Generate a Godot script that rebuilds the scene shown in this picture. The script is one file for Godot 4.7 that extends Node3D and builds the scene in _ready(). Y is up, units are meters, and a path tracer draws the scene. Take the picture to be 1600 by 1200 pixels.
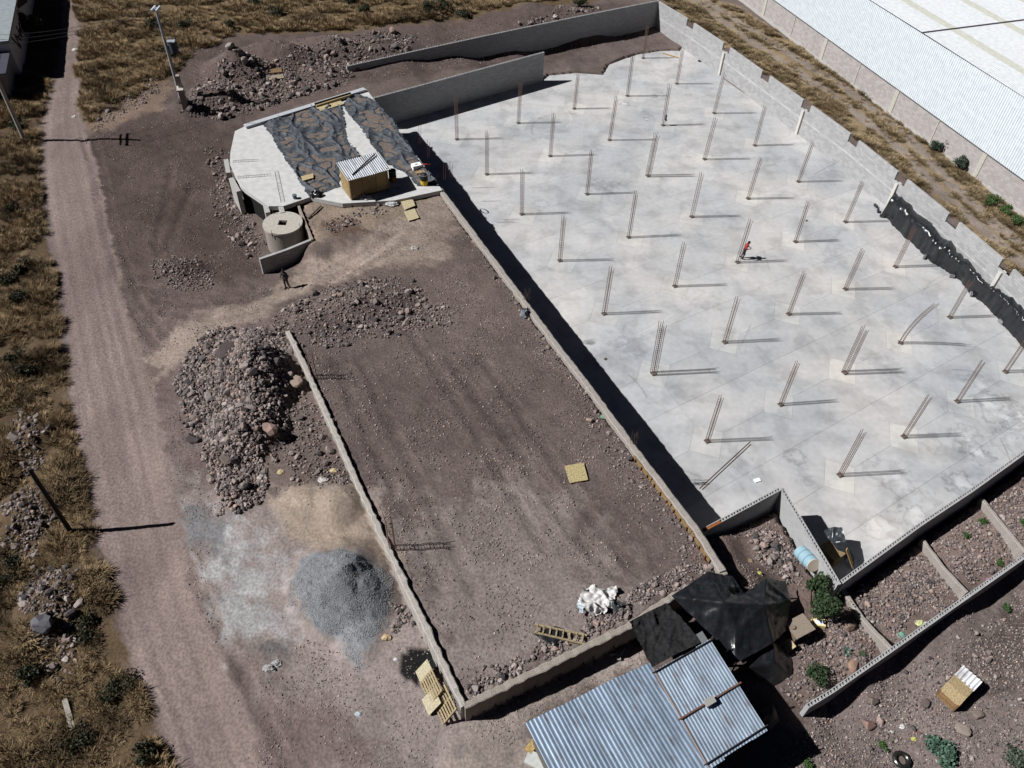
extends Node3D
# An aerial view over a building plot: a poured concrete floor with rebar cages, block walls, a dirt terrace, heaps of stone and a dirt road.

const K := 1.02   # exposure factor of a sunlit level surface, with the mean of the grain textures
var rng := RandomNumberGenerator.new()
var used := {}
var M := {}
var n_a := FastNoiseLite.new()
var n_b := FastNoiseLite.new()
var n_c := FastNoiseLite.new()
var n_r := FastNoiseLite.new()
const CP := [Vector3(-49.50, -86.02, 3.00), Vector3(-44.05, -75.72, 3.00), Vector3(-39.96, -62.53, 2.90), Vector3(-36.17, -56.63, 2.90), Vector3(-31.08, -45.22, 2.80), Vector3(-26.26, -35.15, 2.70), Vector3(-21.22, -25.66, 2.45), Vector3(-17.64, -19.30, 2.30), Vector3(-12.32, -11.74, 2.00), Vector3(-46.41, -67.57, 3.00), Vector3(-36.07, -44.99, 2.70), Vector3(-29.67, -31.83, 2.50), Vector3(-25.61, -22.69, 2.20), Vector3(-20.22, -12.52, 1.90), Vector3(-55.34, -85.38, 3.00), Vector3(-29.19, -55.77, 2.60), Vector3(-25.85, -45.86, 2.60), Vector3(-26.12, -59.30, 2.40), Vector3(-24.12, -54.94, 2.20), Vector3(-20.59, -49.27, 2.10), Vector3(-19.23, -46.86, 2.20), Vector3(-17.24, -47.01, 2.20), Vector3(-18.12, -42.77, 2.60), Vector3(-28.50, -72.01, 2.90), Vector3(-34.59, -68.68, 3.00), Vector3(-21.32, -75.39, 2.90), Vector3(-14.40, -79.37, 2.70), Vector3(-16.00, -73.41, 2.80), Vector3(-20.49, -68.54, 2.80), Vector3(-23.91, -65.65, 2.60), Vector3(-34.51, -81.99, 3.30), Vector3(-16.11, -91.48, 3.00), Vector3(-1.87, -93.32, 2.20), Vector3(13.40, -100.44, 1.20), Vector3(5.46, -93.58, 1.70), Vector3(2.63, -83.43, 0.12), Vector3(4.00, -84.35, 0.18), Vector3(6.77, -84.19, 0.10), Vector3(8.73, -84.73, 0.08), Vector3(-13.79, -74.92, 2.50), Vector3(-7.88, -78.65, 2.00), Vector3(-1.54, -84.24, 1.10), Vector3(1.92, -84.59, 0.40), Vector3(4.01, -85.80, 0.30), Vector3(8.34, -88.76, 0.25), Vector3(11.85, -92.73, 0.15), Vector3(12.77, -90.34, 0.12), Vector3(15.79, -91.54, 0.10), Vector3(-15.83, -42.44, 3.00), Vector3(-18.76, -38.94, 3.00), Vector3(-13.16, -45.42, 3.35), Vector3(-9.82, -47.86, 3.70), Vector3(-7.26, -50.19, 3.90), Vector3(-13.44, -42.35, 3.50), Vector3(-6.06, -52.77, 3.95), Vector3(-14.62, -39.81, 3.60), Vector3(-11.55, -46.84, 3.50), Vector3(-13.46, -49.62, 3.40), Vector3(-15.41, -36.07, 3.60), Vector3(-13.89, -32.91, 3.50), Vector3(-11.37, -28.17, 3.40), Vector3(-8.71, -25.29, 3.30), Vector3(-6.09, -21.27, 3.00), Vector3(-4.01, -17.29, 2.90), Vector3(-2.61, -15.23, 2.80), Vector3(-1.77, -13.91, 2.70), Vector3(-18.01, -28.20, 2.90), Vector3(-14.65, -20.29, 2.70), Vector3(-11.64, -17.12, 2.50), Vector3(-8.33, -15.75, 2.40), Vector3(-9.03, -12.08, 2.20), Vector3(-4.39, -13.02, 2.40), Vector3(-7.14, -19.59, 2.70), Vector3(-13.29, -24.01, 3.00), Vector3(0.65, -14.29, 2.60), Vector3(3.58, -15.79, 2.50), Vector3(6.36, -17.02, 2.45), Vector3(1.28, -12.18, 2.40), Vector3(8.68, -18.74, 2.50), Vector3(10.03, -19.49, 2.50), Vector3(11.55, -18.17, 1.90), Vector3(6.43, -13.56, 2.20), Vector3(9.59, -15.25, 1.90), Vector3(11.89, -21.68, 2.90), Vector3(11.28, -23.70, 2.50), Vector3(13.13, -24.56, 1.80), Vector3(14.53, -25.18, 1.60), Vector3(14.07, -23.01, 1.80), Vector3(15.67, -22.12, 1.50), Vector3(17.58, -21.52, 1.40), Vector3(16.62, -20.36, 1.45), Vector3(19.08, -20.86, 1.40), Vector3(21.66, -22.83, 1.45), Vector3(25.14, -24.96, 1.50), Vector3(29.46, -27.76, 1.50), Vector3(15.55, -17.01, 1.30), Vector3(14.17, -16.09, 1.10), Vector3(13.31, -18.73, 1.60), Vector3(14.05, -17.26, 1.30), Vector3(18.07, -18.38, 1.40), Vector3(16.12, -15.55, 0.35), Vector3(19.80, -17.59, 0.40), Vector3(27.17, -21.73, 0.50), Vector3(18.74, -13.90, 0.30), Vector3(23.62, -14.97, 0.35), Vector3(13.05, -13.42, 1.00), Vector3(12.33, -14.72, 1.30), Vector3(20.96, -98.45, 0.80), Vector3(27.21, -91.09, 0.80), Vector3(31.56, -79.28, 0.80), Vector3(35.56, -70.63, 0.80), Vector3(38.64, -62.10, 0.80), Vector3(40.38, -53.87, 0.80), Vector3(37.53, -67.34, 0.80), Vector3(45.00, -45.00, 0.80), Vector3(50.00, -70.00, 0.80), Vector3(42.00, -90.00, 0.80), Vector3(30.00, -110.00, 0.80), Vector3(45.00, -30.00, 0.90), Vector3(36.00, -20.00, 0.70)]
const MOUNDS := [[-15.55, -33.10, 2.00, 3.80, 2.40, 1.05, 0.00], [-15.12, -29.14, 1.60, 2.60, 2.60, 0.30, 0.00], [-14.97, -25.17, 0.50, 2.00, 1.20, 0.90, 0.00], [-10.40, -39.98, 0.75, 4.60, 2.00, -0.35, 1.00], [-13.48, -38.50, 0.50, 3.00, 1.60, 0.20, 1.00], [-7.84, -20.03, 2.30, 3.10, 2.90, 0.20, 0.00], [-6.68, -17.63, 0.50, 1.40, 2.20, 0.20, 0.00], [-8.73, -24.46, 1.00, 1.90, 1.70, 0.50, 0.00], [-10.96, -24.41, 0.50, 1.60, 1.20, 0.10, 0.00], [-7.18, -23.19, 0.40, 1.20, 1.60, 0.30, 0.00], [-28.02, -74.74, 2.30, 3.60, 3.00, 0.20, 0.00], [-28.37, -69.46, 1.00, 3.00, 2.00, 0.30, 0.00], [-24.41, -77.92, 1.60, 5.00, 2.40, 0.20, 0.00], [-19.80, -80.61, 1.20, 5.00, 2.40, 0.20, 0.00], [-14.68, -81.36, 0.90, 4.00, 2.00, 0.20, 0.00], [-19.35, -74.90, 0.80, 3.00, 1.80, 0.20, 0.00], [-22.16, -18.15, 0.70, 1.80, 3.00, 0.30, 0.00], [-25.48, -23.91, 0.70, 2.00, 3.00, 0.50, 0.00], [-27.46, -28.54, 0.60, 1.40, 2.00, 0.50, 0.00], [-29.96, -35.12, 0.50, 1.50, 2.00, 0.50, 0.00], [-24.25, -44.48, 0.35, 2.40, 1.20, -0.30, 0.00], [3.26, -94.65, 0.90, 6.00, 2.00, 0.20, 0.00], [-30.53, -66.63, 0.50, 2.00, 1.50, 0.00, 0.00]]
var LOT := PackedVector2Array([Vector2(-5.98, -53.20), Vector2(-2.96, -47.45), Vector2(-0.49, -42.79), Vector2(2.93, -36.24), Vector2(4.52, -33.39), Vector2(7.03, -28.48), Vector2(8.63, -25.58), Vector2(9.86, -23.27), Vector2(10.82, -20.98), Vector2(8.16, -19.50), Vector2(6.05, -17.94), Vector2(2.00, -15.71), Vector2(-1.46, -13.80), Vector2(-3.69, -17.73), Vector2(-6.09, -21.97), Vector2(-7.93, -25.30), Vector2(-10.02, -29.17), Vector2(-12.08, -32.98), Vector2(-14.32, -36.97), Vector2(-14.46, -39.59), Vector2(-12.53, -42.38), Vector2(-9.98, -45.80), Vector2(-7.71, -49.89)])
var BANK := PackedVector2Array([Vector2(-16.83, -51.83), Vector2(-14.52, -46.47), Vector2(-13.38, -47.01), Vector2(-11.68, -47.92), Vector2(-10.03, -49.41), Vector2(-8.29, -50.78), Vector2(-6.17, -54.00), Vector2(-9.68, -52.48), Vector2(-13.53, -51.74)])
var SLAB := PackedVector2Array([Vector2(-14.26, -69.91), Vector2(1.77, -81.45), Vector2(2.50, -82.78), Vector2(5.38, -83.66), Vector2(8.26, -83.49), Vector2(9.08, -86.03), Vector2(10.80, -87.62), Vector2(12.46, -88.93), Vector2(14.93, -90.00), Vector2(16.41, -90.32), Vector2(17.27, -90.24), Vector2(17.66, -91.32), Vector2(20.81, -85.33), Vector2(23.75, -79.17), Vector2(26.66, -73.10), Vector2(29.49, -67.08), Vector2(31.94, -60.87), Vector2(34.24, -54.83), Vector2(36.27, -49.10), Vector2(36.84, -46.87), Vector2(38.30, -41.60), Vector2(39.60, -37.20), Vector2(35.00, -34.10), Vector2(30.23, -30.52), Vector2(26.15, -27.62), Vector2(22.48, -25.16), Vector2(17.23, -21.41), Vector2(15.28, -27.09), Vector2(10.42, -24.02), Vector2(8.80, -25.67), Vector2(7.21, -28.58), Vector2(4.69, -33.49), Vector2(3.11, -36.34), Vector2(-0.31, -42.88), Vector2(-2.78, -47.54), Vector2(-5.80, -53.29), Vector2(-8.70, -58.72), Vector2(-11.43, -64.10), Vector2(-14.51, -69.51)])
var WR := [Vector2(-14.51, -69.51), Vector2(-11.43, -64.10), Vector2(-8.70, -58.72), Vector2(-5.80, -53.29), Vector2(-2.78, -47.54), Vector2(-0.31, -42.88), Vector2(3.11, -36.34), Vector2(4.69, -33.49), Vector2(7.21, -28.58), Vector2(8.80, -25.67), Vector2(10.04, -23.36), Vector2(11.01, -21.05)]
var FRONT := [Vector2(-1.46, -13.80), Vector2(2.00, -15.71), Vector2(6.05, -17.94), Vector2(8.16, -19.50), Vector2(11.01, -21.05)]
var LEFT := [Vector2(-1.46, -13.80), Vector2(-3.69, -17.73), Vector2(-6.09, -21.97), Vector2(-7.93, -25.30), Vector2(-10.02, -29.17), Vector2(-12.08, -32.98), Vector2(-14.32, -36.97)]
var ROOM1 := [Vector2(10.42, -24.02), Vector2(15.28, -27.09)]
var ROOM2 := [Vector2(15.28, -27.09), Vector2(17.00, -21.16)]
var SE := [Vector2(17.23, -21.41), Vector2(22.48, -25.16), Vector2(26.15, -27.62), Vector2(30.23, -30.52), Vector2(35.00, -34.10), Vector2(39.60, -37.20)]
var RIGHT := [Vector2(14.89, -95.91), Vector2(17.66, -91.32), Vector2(20.81, -85.33), Vector2(23.75, -79.17), Vector2(26.66, -73.10), Vector2(29.49, -67.08), Vector2(31.94, -60.87), Vector2(34.24, -54.83), Vector2(36.27, -49.10), Vector2(36.84, -46.87), Vector2(38.30, -41.60), Vector2(39.60, -37.20)]
var BACK := [Vector2(-17.53, -75.85), Vector2(-15.08, -77.47), Vector2(-12.62, -79.07), Vector2(-10.16, -80.66), Vector2(-7.69, -82.23), Vector2(-5.21, -83.80), Vector2(-2.72, -85.35), Vector2(-0.23, -86.90), Vector2(2.28, -88.43), Vector2(4.78, -89.95), Vector2(7.30, -91.46), Vector2(9.82, -92.95), Vector2(12.35, -94.44), Vector2(14.89, -95.91)]
var INNER := [Vector2(-14.26, -69.91), Vector2(1.77, -81.45)]
const GX0 := -70.0
const GZ0 := -122.0
const GSTEP := 0.25
const GNX := 580
const GNZ := 470
var slab_wide := PackedVector2Array()
var bank_front := PackedVector2Array()
var coarse := PackedFloat32Array()
const CNX := 147
const CNZ := 120
var hgt := PackedFloat32Array()

# ---------------------------------------------------------------- mesh helper
class MB:
	var v := PackedVector3Array()
	var n := PackedVector3Array()
	var c := PackedColorArray()
	var u := PackedVector2Array()
	var i := PackedInt32Array()
	var col := Color(1, 1, 1)
	func tri(a: Vector3, b: Vector3, d: Vector3) -> void:
		var q := (d - a).cross(b - a).normalized()
		var k := v.size()
		v.append(a); v.append(b); v.append(d)
		n.append(q); n.append(q); n.append(q)
		c.append(col); c.append(col); c.append(col)
		i.append(k); i.append(k + 1); i.append(k + 2)
	# corners in clockwise order seen from outside
	func quad(a: Vector3, b: Vector3, d: Vector3, e: Vector3) -> void:
		var q := (d - a).cross(b - a).normalized()
		var k := v.size()
		v.append(a); v.append(b); v.append(d); v.append(e)
		for m in 4:
			n.append(q); c.append(col)
		i.append(k); i.append(k + 1); i.append(k + 2); i.append(k); i.append(k + 2); i.append(k + 3)
	func box(t: Transform3D, s: Vector3) -> void:
		var h := s * 0.5
		var p := []
		for z in [-1, 1]:
			for y in [-1, 1]:
				for x in [-1, 1]:
					p.append(t * Vector3(x * h.x, y * h.y, z * h.z))
		quad(p[4], p[6], p[7], p[5]); quad(p[1], p[3], p[2], p[0])
		quad(p[5], p[7], p[3], p[1]); quad(p[0], p[2], p[6], p[4])
		quad(p[6], p[2], p[3], p[7]); quad(p[0], p[4], p[5], p[1])
	# a bar of rectangular section from a to b; w across, h along up
	func bar(a: Vector3, b: Vector3, w: float, h: float, up := Vector3.UP) -> void:
		var z := (b - a)
		var l := z.length()
		if l < 0.0001: return
		z /= l
		if absf(z.dot(up)) > 0.98: up = Vector3(0.3, 0.1, 1).normalized()
		var x := up.cross(z).normalized()
		var y := z.cross(x)
		box(Transform3D(Basis(x, y, z), (a + b) * 0.5), Vector3(w, h, l))
	func tube(a: Vector3, b: Vector3, r0: float, r1: float, k: int, caps := true) -> void:
		var z := (b - a).normalized()
		var x := z.cross(Vector3.UP if absf(z.y) < 0.95 else Vector3.RIGHT).normalized()
		var y := z.cross(x)
		for m in k:
			var t0 := TAU * m / k
			var t1 := TAU * (m + 1) / k
			var d0 := x * cos(t0) + y * sin(t0)
			var d1 := x * cos(t1) + y * sin(t1)
			var s := v.size()
			v.append(a + d0 * r0); v.append(a + d1 * r0); v.append(b + d1 * r1); v.append(b + d0 * r1)
			n.append(d0); n.append(d1); n.append(d1); n.append(d0)
			for q in 4: c.append(col)
			i.append(s); i.append(s + 1); i.append(s + 2); i.append(s); i.append(s + 2); i.append(s + 3)
			if caps:
				tri(b, b + d0 * r1, b + d1 * r1)
				tri(a, a + d1 * r0, a + d0 * r0)
	func path(pts: Array, r: float, k: int) -> void:
		for m in pts.size() - 1:
			tube(pts[m], pts[m + 1], r, r, k, false)
	# polygon in plan (any winding) between y0 and y1
	func prism(p2: PackedVector2Array, y0: float, y1: float, bottom := false) -> void:
		var p := p2
		if Geometry2D.is_polygon_clockwise(p):
			p = p2.duplicate(); p.reverse()
		var ix := Geometry2D.triangulate_polygon(p)
		for m in range(0, ix.size(), 3):
			var a := Vector3(p[ix[m]].x, y1, p[ix[m]].y)
			var b := Vector3(p[ix[m + 1]].x, y1, p[ix[m + 1]].y)
			var d := Vector3(p[ix[m + 2]].x, y1, p[ix[m + 2]].y)
			if (d - a).cross(b - a).y < 0.0:
				var s := b; b = d; d = s
			tri(a, b, d)
			if bottom:
				tri(Vector3(a.x, y0, a.z), Vector3(d.x, y0, d.z), Vector3(b.x, y0, b.z))
		for m in p.size():
			var a := p[m]
			var b := p[(m + 1) % p.size()]
			quad(Vector3(a.x, y1, a.y), Vector3(a.x, y0, a.y), Vector3(b.x, y0, b.y), Vector3(b.x, y1, b.y))
	func mesh(m: Material) -> ArrayMesh:
		for q in range(0, i.size(), 3):   # faces turn the way their normals point
			var a0 := v[i[q]]
			if (v[i[q + 2]] - a0).cross(v[i[q + 1]] - a0).dot(n[i[q]] + n[i[q + 1]] + n[i[q + 2]]) < 0.0:
				var s := i[q + 1]; i[q + 1] = i[q + 2]; i[q + 2] = s
		var a := []
		a.resize(Mesh.ARRAY_MAX)
		a[Mesh.ARRAY_VERTEX] = v
		a[Mesh.ARRAY_NORMAL] = n
		a[Mesh.ARRAY_COLOR] = c
		if u.size() == v.size(): a[Mesh.ARRAY_TEX_UV] = u
		a[Mesh.ARRAY_INDEX] = i
		var r := ArrayMesh.new()
		r.add_surface_from_arrays(Mesh.PRIMITIVE_TRIANGLES, a)
		r.surface_set_material(0, m)
		return r

# ---------------------------------------------------------------- node helpers
func numbered(called: String) -> String:
	var k: int = used.get(called, -1) + 1
	used[called] = k
	return called if k == 0 else "%s_%03d" % [called, k]

func tag(o: Node3D, label: String, category: String, group := "", kind := "") -> Node3D:
	o.set_meta("label", label); o.set_meta("category", category)
	if group: o.set_meta("group", group)
	if kind: o.set_meta("kind", kind)
	return o

func thing(called: String, label: String, category: String, at := Vector3.ZERO, turn := 0.0, group := "") -> Node3D:
	var o := Node3D.new()
	o.name = numbered(called)
	add_child(o)
	o.position = at; o.rotation.y = turn
	return tag(o, label, category, group)

func put(mesh: Mesh, called: String, parent: Node, at := Vector3.ZERO) -> MeshInstance3D:
	var o := MeshInstance3D.new()
	o.mesh = mesh
	o.position = at
	if parent == self:
		o.name = numbered(called); add_child(o)
	else:
		o.name = called; parent.add_child(o, true)
	return o

func part(b: MB, called: String, m: Material, parent: Node, at := Vector3.ZERO) -> MeshInstance3D:
	return put(b.mesh(m), called, parent, at)

func one(b: MB, called: String, m: Material, label: String, category: String, at := Vector3.ZERO, group := "", kind := "") -> MeshInstance3D:
	var o := put(b.mesh(m), called, self, at)
	tag(o, label, category, group, kind)
	return o

func struct(o: Node3D) -> Node3D:
	o.set_meta("kind", "structure")
	return o

# ---------------------------------------------------------------- colours and materials
func seen(r: float, g: float, b: float) -> Color:   # albedo (linear) of a level sunlit surface that looks so in sRGB bytes
	var q := Color(r / 255.0, g / 255.0, b / 255.0).srgb_to_linear()
	return Color(minf(q.r / K, 0.85), minf(q.g / K, 0.85), minf(q.b / K, 0.85))

func lin(r: float, g: float, b: float) -> Color:
	return Color(r, g, b)

func tone(q: Color, f: float) -> Color:
	return Color(q.r * f, q.g * f, q.b * f, 1.0)

func noise_tex(freq: float, oct: int, amp: float, kind: int, size: int, sd := 7) -> Array:
	var f := FastNoiseLite.new()
	f.seed = sd
	f.noise_type = kind
	f.frequency = freq
	f.fractal_octaves = oct
	if kind == FastNoiseLite.TYPE_CELLULAR:
		f.cellular_return_type = FastNoiseLite.RETURN_DISTANCE
	var im := f.get_seamless_image(size, size)
	im.convert(Image.FORMAT_L8)
	var d := im.get_data()
	var bump := Image.create_from_data(size, size, false, Image.FORMAT_L8, d)
	var sum := 0.0
	for k in d.size(): sum += d[k]
	var mean := sum / d.size()
	var lut := PackedByteArray()
	lut.resize(256)
	for k in 256:   # grain: linear mean 0.7, contrast amp
		var l := clampf(0.7 * (1.0 + amp * (k - mean) / 128.0), 0.05, 1.0)
		lut[k] = int(Color(l, l, l).linear_to_srgb().r * 255.0)
	for k in d.size():
		d[k] = lut[d[k]]
	var out := Image.create_from_data(size, size, false, Image.FORMAT_L8, d)
	out.convert(Image.FORMAT_RGB8)
	bump.convert(Image.FORMAT_RGB8)
	bump.bump_map_to_normal_map(4.0)
	return [ImageTexture.create_from_image(out), ImageTexture.create_from_image(bump)]

func mat(tex: Array, scale: float, rough: float, bump := 0.0, world := true) -> StandardMaterial3D:
	var m := StandardMaterial3D.new()
	m.vertex_color_use_as_albedo = true
	m.roughness = rough
	m.metallic_specular = 0.3
	if tex.size() > 0:
		m.albedo_texture = tex[0]
		m.uv1_triplanar = true
		m.uv1_world_triplanar = world
		m.uv1_scale = Vector3.ONE * scale
		if bump > 0.0:
			m.normal_enabled = true
			m.normal_texture = tex[1]
			m.normal_scale = bump
	return m

func plain(q: Color, rough: float, metal := 0.0) -> StandardMaterial3D:
	var m := StandardMaterial3D.new()
	m.albedo_color = q.linear_to_srgb()
	m.roughness = rough
	m.metallic = metal
	m.metallic_specular = 0.4
	return m

func make_materials() -> void:
	var grit := noise_tex(0.05, 5, 0.4, FastNoiseLite.TYPE_SIMPLEX_SMOOTH, 512)
	var fine := noise_tex(0.03, 6, 0.13, FastNoiseLite.TYPE_SIMPLEX_SMOOTH, 512, 11)
	var cell := noise_tex(0.09, 2, 0.4, FastNoiseLite.TYPE_CELLULAR, 512, 5)
	var streak := noise_tex(0.012, 5, 0.5, FastNoiseLite.TYPE_SIMPLEX_SMOOTH, 512, 23)
	M.grit = grit; M.finetex = fine; M.streaktex = streak
	M.ground = mat(grit, 0.19, 0.96, 0.45)
	M.rock = mat(cell, 0.9, 0.92, 0.8)
	M.concrete = mat(fine, 0.22, 0.85, 0.1)
	M.smooth_concrete = mat(fine, 0.09, 0.8)
	M.rough_concrete = mat(grit, 0.5, 0.9, 0.9)
	M.block = mat(fine, 1.4, 0.92, 0.6)
	M.plastic = mat(streak, 0.5, 0.3, 0.35)
	M.dusty_plastic = mat(streak, 0.6, 0.62, 0.15)
	M.plastic.metallic_specular = 0.5
	M.cloth = mat(streak, 0.8, 0.85, 0.4)
	M.wood = mat(streak, 1.6, 0.75, 0.4)
	M.rust = plain(lin(0.13, 0.078, 0.06), 0.8)
	M.zinc = mat(fine, 0.25, 0.36)
	M.zinc.metallic = 0.45
	M.white_metal = mat(fine, 0.1, 0.55)
	M.leaf = mat([], 1.0, 0.6)
	M.grass = mat([], 1.0, 0.9)
	M.paint = mat([], 1.0, 0.6)
	M.sand = mat(grit, 0.9, 0.97, 0.9)
	M.skin = mat([], 1.0, 0.65)
	M.steel = plain(lin(0.2, 0.2, 0.2), 0.5, 0.6)

# ---------------------------------------------------------------- terrain heights
func coarse_field() -> void:
	coarse.resize(CNX * CNZ)
	var np := CP.size()
	for j in CNZ:
		var z := GZ0 + j
		for k in CNX:
			var x := GX0 + k
			var sw := 0.0
			var sh := 0.0
			for m in np:
				var p: Vector3 = CP[m]
				var d2 := (p.x - x) * (p.x - x) + (p.y - z) * (p.y - z) + 0.5
				var w := 1.0 / (d2 * d2)
				sw += w; sh += w * p.z
			coarse[j * CNX + k] = sh / sw

func field(x: float, z: float) -> float:
	var fx := clampf(x - GX0, 0.0, CNX - 1.01)
	var fz := clampf(z - GZ0, 0.0, CNZ - 1.01)
	var k := int(fx)
	var j := int(fz)
	fx -= k; fz -= j
	var o := j * CNX + k
	return lerpf(lerpf(coarse[o], coarse[o + 1], fx), lerpf(coarse[o + CNX], coarse[o + CNX + 1], fx), fz)

func mound(x: float, z: float, lot: bool) -> float:
	var r := 0.0
	for m in MOUNDS:
		if lot and m[6] < 0.5: continue
		var dx: float = x - m[0]
		var dz: float = z - m[1]
		if absf(dx) > 5.2 or absf(dz) > 5.2: continue
		var co := cos(m[5])
		var si := sin(m[5])
		var d := pow((dx * co + dz * si) / m[3], 2) + pow((-dx * si + dz * co) / m[4], 2)
		if d < 1.0: r = maxf(r, m[2] * (pow(1.0 - d, 1.4) if m[2] < 2.2 else 1.0 - sqrt(d)))
	return r

func zone(x: float, z: float) -> int:
	var p := Vector2(x, z)
	if Geometry2D.is_point_in_polygon(p, LOT): return 2
	if Geometry2D.is_point_in_polygon(p, SLAB): return 1
	if Geometry2D.is_point_in_polygon(p, BANK): return 3
	return 0

func raw_h(x: float, z: float) -> float:
	var q := zone(x, z)
	if q == 1: return -0.4
	var b := 3.85 if q == 2 else (3.9 if q == 3 else field(x, z))
	if q == 0:
		if b > 0.3 and x > -16.0 and not (x > 1.9 and x < 17.6 and z < -82.0) and Geometry2D.is_point_in_polygon(Vector2(x, z), slab_wide): return -0.4
		var d := strip_dist(Vector2(x, z), bank_front)
		if d < 1.6: b = lerpf(3.9, b, smoothstep(0.0, 1.6, d))
	var m := mound(x, z, q == 2)
	return b + m * (1.0 + 0.18 * n_b.get_noise_2d(x * 9.0, z * 9.0)) + 0.07 * n_a.get_noise_2d(x * 4.0, z * 4.0) + (0.035 + 0.05 * minf(m, 1.0)) * n_b.get_noise_2d(x * 30.0, z * 30.0)

func gy(x: float, z: float) -> float:   # ground height, read from the grid
	var fx := clampf((x - GX0) / GSTEP, 0.0, GNX - 1.01)
	var fz := clampf((z - GZ0) / GSTEP, 0.0, GNZ - 1.01)
	var k := int(fx)
	var j := int(fz)
	fx -= k; fz -= j
	var o := j * GNX + k
	return lerpf(lerpf(hgt[o], hgt[o + 1], fx), lerpf(hgt[o + GNX], hgt[o + GNX + 1], fx), fz)

func on(p: Vector2, dy := 0.0) -> Vector3:
	return Vector3(p.x, gy(p.x, p.y) + dy, p.y)

# ---------------------------------------------------------------- ground
func strip_dist(p: Vector2, line: PackedVector2Array) -> float:
	var d := 1e9
	for m in line.size() - 1:
		d = minf(d, Geometry2D.get_closest_point_to_segment(p, line[m], line[m + 1]).distance_to(p))
	return d

func edge_x(line: PackedVector2Array, z: float) -> float:
	for m in line.size() - 1:
		var a := line[m]
		var b := line[m + 1]
		if (z >= a.y and z <= b.y) or (z <= a.y and z >= b.y):
			return lerpf(a.x, b.x, (z - a.y) / (b.y - a.y + 1e-6))
	return line[0].x if absf(z - line[0].y) < absf(z - line[line.size() - 1].y) else line[line.size() - 1].x

var road_l := PackedVector2Array([Vector2(-56.58, -100.67), Vector2(-51.12, -89.37), Vector2(-47.18, -79.86), Vector2(-44.62, -72.92), Vector2(-42.46, -64.57), Vector2(-39.22, -56.43), Vector2(-35.93, -49.72), Vector2(-31.92, -42.31), Vector2(-28.25, -35.05), Vector2(-25.89, -30.44), Vector2(-23.64, -26.41), Vector2(-21.57, -22.76), Vector2(-20.06, -20.23), Vector2(-18.95, -18.54), Vector2(-17.40, -16.00), Vector2(-15.62, -13.75), Vector2(-14.02, -11.40), Vector2(-12.37, -9.21)])
var road_r := PackedVector2Array([Vector2(-54.84, -100.88), Vector2(-49.57, -89.55), Vector2(-45.56, -80.03), Vector2(-42.74, -73.11), Vector2(-39.19, -64.87), Vector2(-37.17, -61.20), Vector2(-34.21, -55.87), Vector2(-31.74, -50.99), Vector2(-28.90, -45.46), Vector2(-26.49, -40.72), Vector2(-23.39, -35.29), Vector2(-21.38, -31.99), Vector2(-19.09, -27.25), Vector2(-17.45, -24.00), Vector2(-15.85, -20.99), Vector2(-14.00, -17.96), Vector2(-11.94, -14.71), Vector2(-10.01, -11.51), Vector2(-8.67, -9.31)])

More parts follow.
